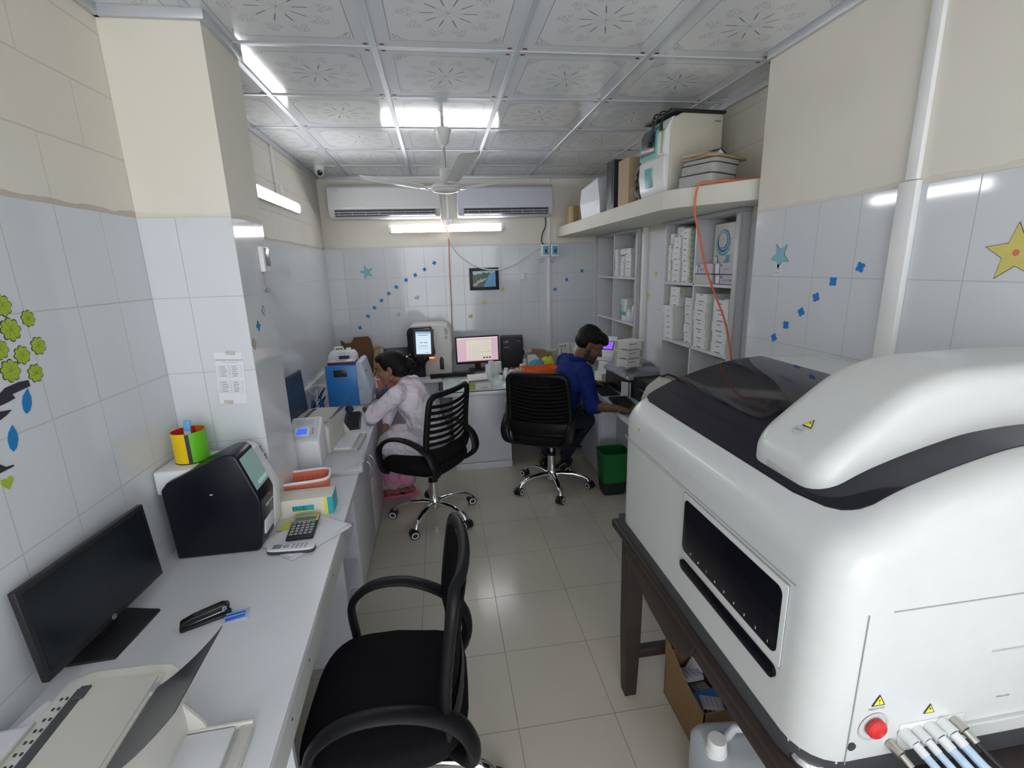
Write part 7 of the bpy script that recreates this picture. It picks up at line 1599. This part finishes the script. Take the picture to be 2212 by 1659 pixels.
wall_shape(t, 'print_lines', [(-0.022, -0.012), (0.012, -0.012), (0.012, -0.009), (-0.022, -0.009)], GREYP, Matrix(), 0.002); wall_shape(t, 'print_lines', [(-0.022, 0.008), (0.018, 0.008), (0.018, 0.011), (-0.022, 0.011)], GREYP, Matrix(), 0.002)
p = onx(2196, 546, RX); sticker('star_sticker', 'large yellow star with a red centre on the right wall, cut by the frame', M_right(p.y, p.z) @ Matrix.Rotation(0.08, 4, 'Z'), star_pts(5, 0.078, 0.034), mat('star yellow', (0.66, 0.58, 0.16), 0.6, noise=0.1, nscale=60), outline=1.05, center=(0.0085, mat('red crayon', (0.72, 0.18, 0.12), 0.6)))
p = onx(1593, 738, RX2); sticker('flower_sticker', 'small pink flower beside the near shelving', M_right(p.y, p.z, RX2), flower_pts(4, 0.02, 0.2), mat('sticker pink', (0.70, 0.18, 0.26), 0.6), outline=1.1)
for i, (px, py) in enumerate(((1417, 592), (1402, 640), (1383, 684))):
    p = onx(px, py, RX2); sticker('heart_sticker', ['highest', 'middle', 'lowest'][i] + ' yellow paper heart between the niche shelvings', M_right(p.y, p.z, RX2), heart(0.45), HY, group='yellow hearts between the shelvings')
p = onx(1368, 668, RX2); sticker('price_tag', 'tiny white label beside the far shelving', M_right(p.y + 0.0, p.z, RX2), [(-0.02, -0.04), (0.02, -0.04), (0.02, 0.04), (-0.02, 0.04)], PAPER, cat='label')
# left wall: leaves of a paper tree, drops and branches
LG = mat('leaf green', (0.34, 0.48, 0.04), 0.6, noise=0.2, nscale=60); VE = mat('leaf vein', (0.22, 0.30, 0.02), 0.6)
lv = [(22, 712, 0.026, 'large green leaf left of centre in the paper tree'), (60, 688, 0.019, 'small green leaf, highest full one of the paper tree'), (82, 747, 0.021, 'rightmost green leaf of the paper tree'), (47, 767, 0.021, 'middle green leaf of the paper tree'), (22, 801, 0.025, 'large green leaf at the lower left of the paper tree'), (76, 806, 0.021, 'green leaf at the lower right of the paper tree'), (3, 660, 0.024, 'green leaf cut by the frame at the top left'), (-2, 755, 0.022, 'green leaf mostly cut off at the left frame edge')]
for i, (px, py, r, lb) in enumerate(lv):
    p = onx(px, py, LX); o = sticker('leaf_sticker', lb, M_left(p.y, p.z), flower_pts(8, r, 0.12, a0=i), LG, outline=1.10, group='green paper leaves on the left wall')
    for a in range(3):
        an = a * PI / 3 + 0.3 * i; wall_shape(o, 'vein', [(-r * 0.6, -0.0006), (r * 0.6, -0.0006), (r * 0.6, 0.0006), (-r * 0.6, 0.0006)], VE, Matrix.Rotation(an, 4, 'Z'), 0.002)
DB = mat('drop blue', (0.015, 0.20, 0.50), 0.6)
drop = [(0.0, 0.038), (0.012, 0.018), (0.015, 0.0), (0.010, -0.02), (0.0, -0.03), (-0.010, -0.02), (-0.015, 0.0), (-0.012, 0.018)]
for px, py, lb, a in ((57, 870, 'upper blue paper drop on the left wall', -0.35), (27, 950, 'lower blue paper drop on the left wall', -0.25)):
    p = onx(px, py, LX); sticker('drop_sticker', lb, M_left(p.y, p.z) @ Matrix.Rotation(a, 4, 'Z'), drop, DB, group='blue paper drops on the left wall')
BR = mat('branch paper', (0.03, 0.025, 0.045), 0.7)
def pxpoly(pts):
    P = [onx(a, b_, LX) for a, b_ in pts]; c_ = sum(P, Vector()) / len(P); return c_, [(q.y - c_.y, q.z - c_.z) for q in P]
for lb, pts in (('curved dark paper branch above the blue drops', [(-60, 915), (-20, 870), (10, 838), (40, 825), (60, 821), (64, 834), (40, 845), (25, 852), (32, 860), (10, 872), (-20, 885), (-50, 945)]),
                ('pointed dark paper branch beside the upper blue drop', [(-40, 900), (0, 889), (24, 885), (12, 898), (0, 907), (-35, 935)]),
                ('hooked dark paper branch by the lower blue drop', [(-30, 985), (0, 1004), (12, 1009), (28, 1004), (29, 1007), (10, 1017), (0, 1022), (-35, 1040)])):
    c_, P = pxpoly(pts); sticker('branch_sticker', lb, M_left(c_.y, c_.z), P, BR, group='dark paper branches on the left wall')
p = onx(15, 1043, LX); sticker('heart_sticker', 'small green paper heart low on the left wall', M_left(p.y, p.z), heart(0.30), mat('heart green', (0.36, 0.48, 0.05), 0.6))
# notice on the pillar
PY = 2.08
c_ = ony(499, 818, PY)
t = thing('notice_sheet', 'white printed notice taped to the tiled pillar', 'notice', (c_.x, PY - 0.0004, c_.z)); t.rotation_euler = (0, math.radians(3), 0)
b = B(); b.box(-0.052, 0.052, -0.0012, 0, -0.105, 0.110); b.build('sheet', PAPER, t, smooth=0)
text('notice_heading', 'DEPARTMENT OF PATHOLOGY', 0.0072, frame((0, -0.0014, 0.078), (1, 0, 0), (0, 0, 1)), INK, t); text('notice_heading', 'DUTY LIST OF CONSULTANT', 0.005, frame((0, -0.0014, 0.069), (1, 0, 0), (0, 0, 1)), GREYP, t)
b = B()
for z0 in (0.055, -0.010):
    for k in range(6): b.box(-0.046, 0.044, -0.0018, -0.0011, z0 - k * 0.0095, z0 - k * 0.0095 + 0.0006)
    for x in (-0.046, -0.040, -0.002, 0.0435): b.box(x, x + 0.0006, -0.0018, -0.0011, z0 - 0.0475, z0)
    for k in range(5):
        b.box(-0.036, -0.018 + 0.004 * (k % 3), -0.0018, -0.0011, z0 - 0.0065 - k * 0.0095, z0 - 0.0035 - k * 0.0095); b.box(0.008, 0.026 + 0.003 * (k % 2), -0.0018, -0.0011, z0 - 0.0065 - k * 0.0095, z0 - 0.0035 - k * 0.0095)
v = b.build('table_lines', GREYP, t, smooth=0); v['kind'] = 'stuff'
for z_, x_ in ((0.108, 0.0), (-0.100, -0.01)): b = B(); b.box(x_ - 0.018, x_ + 0.018, -0.0022, -0.0013, z_ - 0.008, z_ + 0.008, M=Matrix.Rotation(0.08, 4, 'Y')); b.build('tape', mat('clear tape', (0.55, 0.54, 0.48), 0.3), t)
# thermometer on the pillar side and cut-outs
SX = -0.768
t = thing('wall_thermometer', 'white wall thermometer with a grey display on the pillar side', 'thermometer', (SX + 0.0005, 2.345, 1.86))
b = B(); b.box(0, 0.022, -0.040, 0.045, -0.055, 0.055, bev=0.005); b.build('case', WHITE, t); b = B(); b.box(0.0215, 0.0235, -0.022, 0.040, -0.030, 0.048, bev=0.001); b.build('display', mat('thermo display', (0.22, 0.24, 0.27), 0.25), t)
b = B(); b.tube([(0.004, -0.01, -0.055), (0.005, -0.012, -0.09), (0.005, -0.008, -0.12)], 0.003, n=6); b.ball((0.008, 0.0, -0.135), 0.012, n=6, sc=(0.6, 1.4, 0.9)); b.build('probe_chain', GREYP, t)
def M_side(y, z): return frame((SX + 0.0003, y, z), (0, 1, 0), (0, 0, 1))
for px, py, m_, lb in ((558, 704, DB, 'small blue cut-out on the pillar side'), (549, 743, mat('sand', (0.5, 0.38, 0.28), 0.6), 'small sand-coloured flower cut-out on the pillar side'), (569, 671, HG, 'small grey cross cut-out on the pillar side')):
    p = onx(px, py, SX); sticker('cutout_sticker', lb, M_side(min(p.y, 2.40), p.z), flower_pts(4, 0.015, 0.3), m_, outline=1.15)
for px, py, m_, lb, a in ((586, 664, LG, 'green frog-like cut-out on the left wall behind the pillar', 5), (588, 640, HG, 'grey leaf cut-out on the left wall behind the pillar', 3)):
    p = onx(px, py, LX); sticker('cutout_sticker', lb, M_left(p.y, p.z), flower_pts(a, 0.026, 0.25), m_, outline=1.12)
# lamp conduit and switch on the left wall
b = B(); b.box(LX, LX + 0.014, 3.835, 3.86, 2.42, CZ - 0.036, bev=0.002); o = b.build('wall_conduit', WHITE); tag(o, 'thin white conduit above the lamp on the left wall', 'conduit')
t = thing('lamp_holder', 'white switch plate with round holder above the left wall lamp', 'switch', (LX + 0.0005, 3.90, 2.385))
b = B(); b.box(0, 0.014, -0.055, -0.015, -0.04, 0.05, bev=0.003); b.build('switch_plate', WHITE, t); b = B(); b.lathe([(0.035, 0.0), (0.036, 0.014), (0.026, 0.022), (0.012, 0.024)], n=20, M=frame((0, 0.03, 0), (0, 1, 0), (0, 0, 1))); b.build('round_holder', WHITE, t)
b = B(); b.box(RX - 0.018, RX, 1.435, 1.475, 2.03, CZ - 0.036, bev=0.003); o = b.build('wall_conduit', WHITE); tag(o, 'white conduit on the painted upper right wall', 'conduit')
b = B(); b.box(RX - 0.024, RX, 1.425, 1.49, 0.9, 2.028, bev=0.004); o = b.build('wall_conduit', WHITE); tag(o, 'wide white conduit on the tiled right wall behind the big analyser', 'conduit')

# dome camera
c_ = onz(688, 358, CZ)
t = thing('security_camera', 'small white dome camera at the ceiling in the far left corner', 'camera', (c_.x, 4.75, CZ - 0.0005))
b = B(); b.lathe([(0.048, 0), (0.048, -0.022), (0.042, -0.03), (0.01, -0.031)], n=24); b.build('mount', WHITE, t)
b = B(); b.ball((0.0, -0.012, -0.045), 0.040, n=12); b.build('ball', WHITE, t)
b = B(); b.lathe([(0.024, 0), (0.024, 0.006), (0.0005, 0.008)], n=20, M=frame((0.008, -0.044, -0.060), (1, 0.15, 0), (0, -0.35, 1))); b.build('lens', BLACKG, t)

# ceiling fan
FH = Vector((0.087, 3.26, 0))
t = thing('ceiling_fan', 'white three-blade ceiling fan', 'fan', (FH.x, FH.y, CZ - 0.0005), 0)
FW_ = mat('fan enamel', (0.72, 0.72, 0.70), 0.3)
b = B(); b.cyl((0, 0, 0), (0, 0, -0.36), 0.0085, n=14); b.build('down_rod', mat('rod steel', (0.45, 0.45, 0.45), 0.35, metal=0.7), t)
b = B(); b.lathe([(0.018, -0.075), (0.050, -0.070), (0.052, -0.085), (0.044, -0.095), (0.032, -0.155), (0.018, -0.160), (0.014, -0.175)], n=28); b.build('canopy', FW_, t, smooth=60)
b = B(); b.lathe([(0.030, -0.30), (0.034, -0.305), (0.034, -0.345), (0.038, -0.35), (0.026, -0.375), (0.060, -0.382), (0.088, -0.395), (0.096, -0.412), (0.090, -0.420), (0.080, -0.432), (0.045, -0.441), (0.001, -0.443)], n=36); b.build('motor', FW_, t, smooth=50)
b = B(); b.lathe([(0.086, -0.421), (0.092, -0.418), (0.095, -0.412), (0.092, -0.407)], n=36, cap=False); b.build('motor_rim', CHROME, t)
for k, a in enumerate((math.radians(160), math.radians(40), math.radians(-77))):
    M_ = Matrix.Rotation(a, 4, 'Z')
    b = B(); V = []
    for dz in (0, 0.003):
        rows = []
        for i in range(13):
            s_ = i / 12; x = 0.13 + s_ * 0.43; hw = 0.050 + 0.012 * s_ if s_ < 0.94 else 0.050
            rows.append([b.bm.verts.new((x, hw * q, -0.402 + 0.085 * s_ + 0.010 * q * (1 - 0.3 * s_) + dz - 0.004 * (1 - q * q))) for q in (-1, -0.5, 0, 0.5, 1)])
        V.append(rows)
    for R_ in V:
        for i in range(12):
            for j in range(4): b.bm.faces.new((R_[i][j], R_[i][j+1], R_[i+1][j+1], R_[i+1][j]))
    for i in range(12):
        for j in (0, 4): b.bm.faces.new((V[0][i][j], V[0][i+1][j], V[1][i+1][j], V[1][i][j]))
    for i in (0, 12):
        for j in range(4): b.bm.faces.new((V[0][i][j], V[0][i][j+1], V[1][i][j+1], V[1][i][j]))
    bl = b.build('blade', FW_, t, M=M_, smooth=50)
    b = B(); b.prism([(0.07, -0.022), (0.17, -0.03), (0.17, 0.03), (0.07, 0.022)], 'z', -0.405, -0.401, bev=0.001); b.build('blade_arm', FW_, bl)

# ================================================================ UNDER THE TABLE, BIN
t = thing('waste_bin', 'green plastic bin with black base beside the right cabinet', 'bin', (1.288, 3.43, 0), math.radians(0))
def rr(w, d, z, e=0.35, n=40): return srect(w, d, z, e, n)
GB = mat('bin green', (0.006, 0.115, 0.028), 0.35)
b = B(); b.rings([rr(0.098, 0.085, 0.105), rr(0.115, 0.100, 0.345), rr(0.119, 0.104, 0.352), rr(0.119, 0.104, 0.358), rr(0.110, 0.095, 0.356), rr(0.092, 0.080, 0.11)]); b.build('bucket', GB, t, smooth=60)
b = B(); b.rings([rr(0.085, 0.072, 0.0), rr(0.090, 0.078, 0.01), rr(0.099, 0.086, 0.11)]); b.build('base', mat('bin black', (0.012, 0.018, 0.020), 0.4), t, smooth=60)
# box under the table
t = thing('cardboard_box', 'open brown cardboard box of cartridges on the floor under the wooden table', 'box', (0, 0, 0))
x0, x1, y0, y1, H_ = 0.845, 1.005, 1.28, 1.58, 0.215
BC = mat('carton brown', (0.26, 0.155, 0.07), 0.8, noise=0.08, nscale=14)
b = B(); b.box(x0, x0 + 0.004, y0, y1, 0, H_); b.box(x1 - 0.004, x1, y0, y1, 0, H_); b.box(x0, x1, y0, y0 + 0.004, 0, H_ ); b.box(x0, x1, y1 - 0.004, y1, 0, H_ ); b.box(x0, x1, y0, y1, 0, 0.004); b.build('walls', BC, t, smooth=0)
b = B(); b.prism([(y1, H_ - 0.01), (y1, H_ + 0.075), (y0 + 0.12, H_ + 0.012), (y0, H_), (y0, H_ - 0.01)], 'x', x0 - 0.004, x0 - 0.0003); b.build('flap', BC, t, smooth=0)
b = B(); b.tube([(x0 + 0.08 + 0.018 * math.cos(a), y0 - 0.0012, 0.10 + 0.02 * math.sin(a)) for a in [2*PI*k/16 for k in range(16)]], 0.002, n=5, closed=True); b.build('printed_mark', INK, t)
CG = mat('cartridge grey', (0.50, 0.51, 0.55), 0.4)
def cartridge(label, c, rz, rx, L=0.09, w=0.10, n=5):
    t = thing('cartridge', label, 'cartridge', c, rot=(rx, 0, rz), group='test cartridges in the box')
    b = B(); b.box(-w/2, w/2, -L/2, L/2, 0, 0.018, bev=0.002); b.build('block', CG, t)
    for k in range(n):
        x = -w/2 + (k + 0.5) * w / n
        b = B(); b.box(x - 0.0015, x + 0.0015, -L/2 + 0.01, L/2 - 0.02, 0.018, 0.0205); b.build('rib', GREYP, t)
        b = B(); b.cyl((x, L/2, 0.009), (x, L/2 + 0.006, 0.009), 0.007, n=12); b.build('port', INK, t)
    return t
cartridge('grey cartridge at the far left of the cardboard box', (0.902, 1.50, 0.150), 0.05, -0.35, w=0.095)
cartridge('grey cartridge row in the middle of the cardboard box', (0.925, 1.445, 0.115), PI + 0.05, 0.2)
cartridge('upright grey cartridge against the right side of the box', (0.952, 1.525, 0.155), -1.2, 0.7, L=0.06, w=0.065)
cartridge('grey slotted cartridge with three black ports at the near end of the box', (0.922, 1.352, 0.152), PI - 0.35, 0.3, L=0.09, w=0.078)
o = B(); o.box(-0.06, 0.06, -0.045, 0.045, 0, 0.10, bev=0.003); o = o.build('blue_packet', mat('packet blue', (0.05, 0.22, 0.62), 0.5, noise=0.1, nscale=30)); o.location = (0.925, 1.395, 0.045); o.rotation_euler = (0.05, 0.1, 0.15); tag(o, 'bright blue packet among the cartridges in the cardboard box', 'packet')
# jerrycan
t = thing('jerrycan', 'translucent white plastic jerrycan on the floor under the table edge', 'jerrycan', (0.865, 1.10, 0), math.radians(-8))
JC = mat('jerrycan plastic', (0.58, 0.62, 0.64), 0.3, trans=0.15)
b = B(); b.rings([srect(0.125, 0.105, 0.0, 0.35), srect(0.135, 0.112, 0.015, 0.35), srect(0.135, 0.112, 0.24, 0.35), srect(0.125, 0.102, 0.265, 0.38), srect(0.10, 0.08, 0.278, 0.4), srect(0.03, 0.03, 0.283, 0.6)]); b.build('can', JC, t, smooth=60)
b = B(); b.lathe([(0.032, 0.272), (0.032, 0.292), (0.029, 0.296), (0.029, 0.325), (0.026, 0.330), (0.001, 0.331)], n=28, o=(-0.085, -0.01, 0)); b.build('cap', WHITE, t)
b = B(); b.tube([(-0.04, 0.03, 0.275), (-0.01, 0.035, 0.315), (0.06, 0.035, 0.315), (0.10, 0.03, 0.27)], 0.016, n=12, flat=(1, 0.8)); b.build('handle', JC, t, smooth=60)
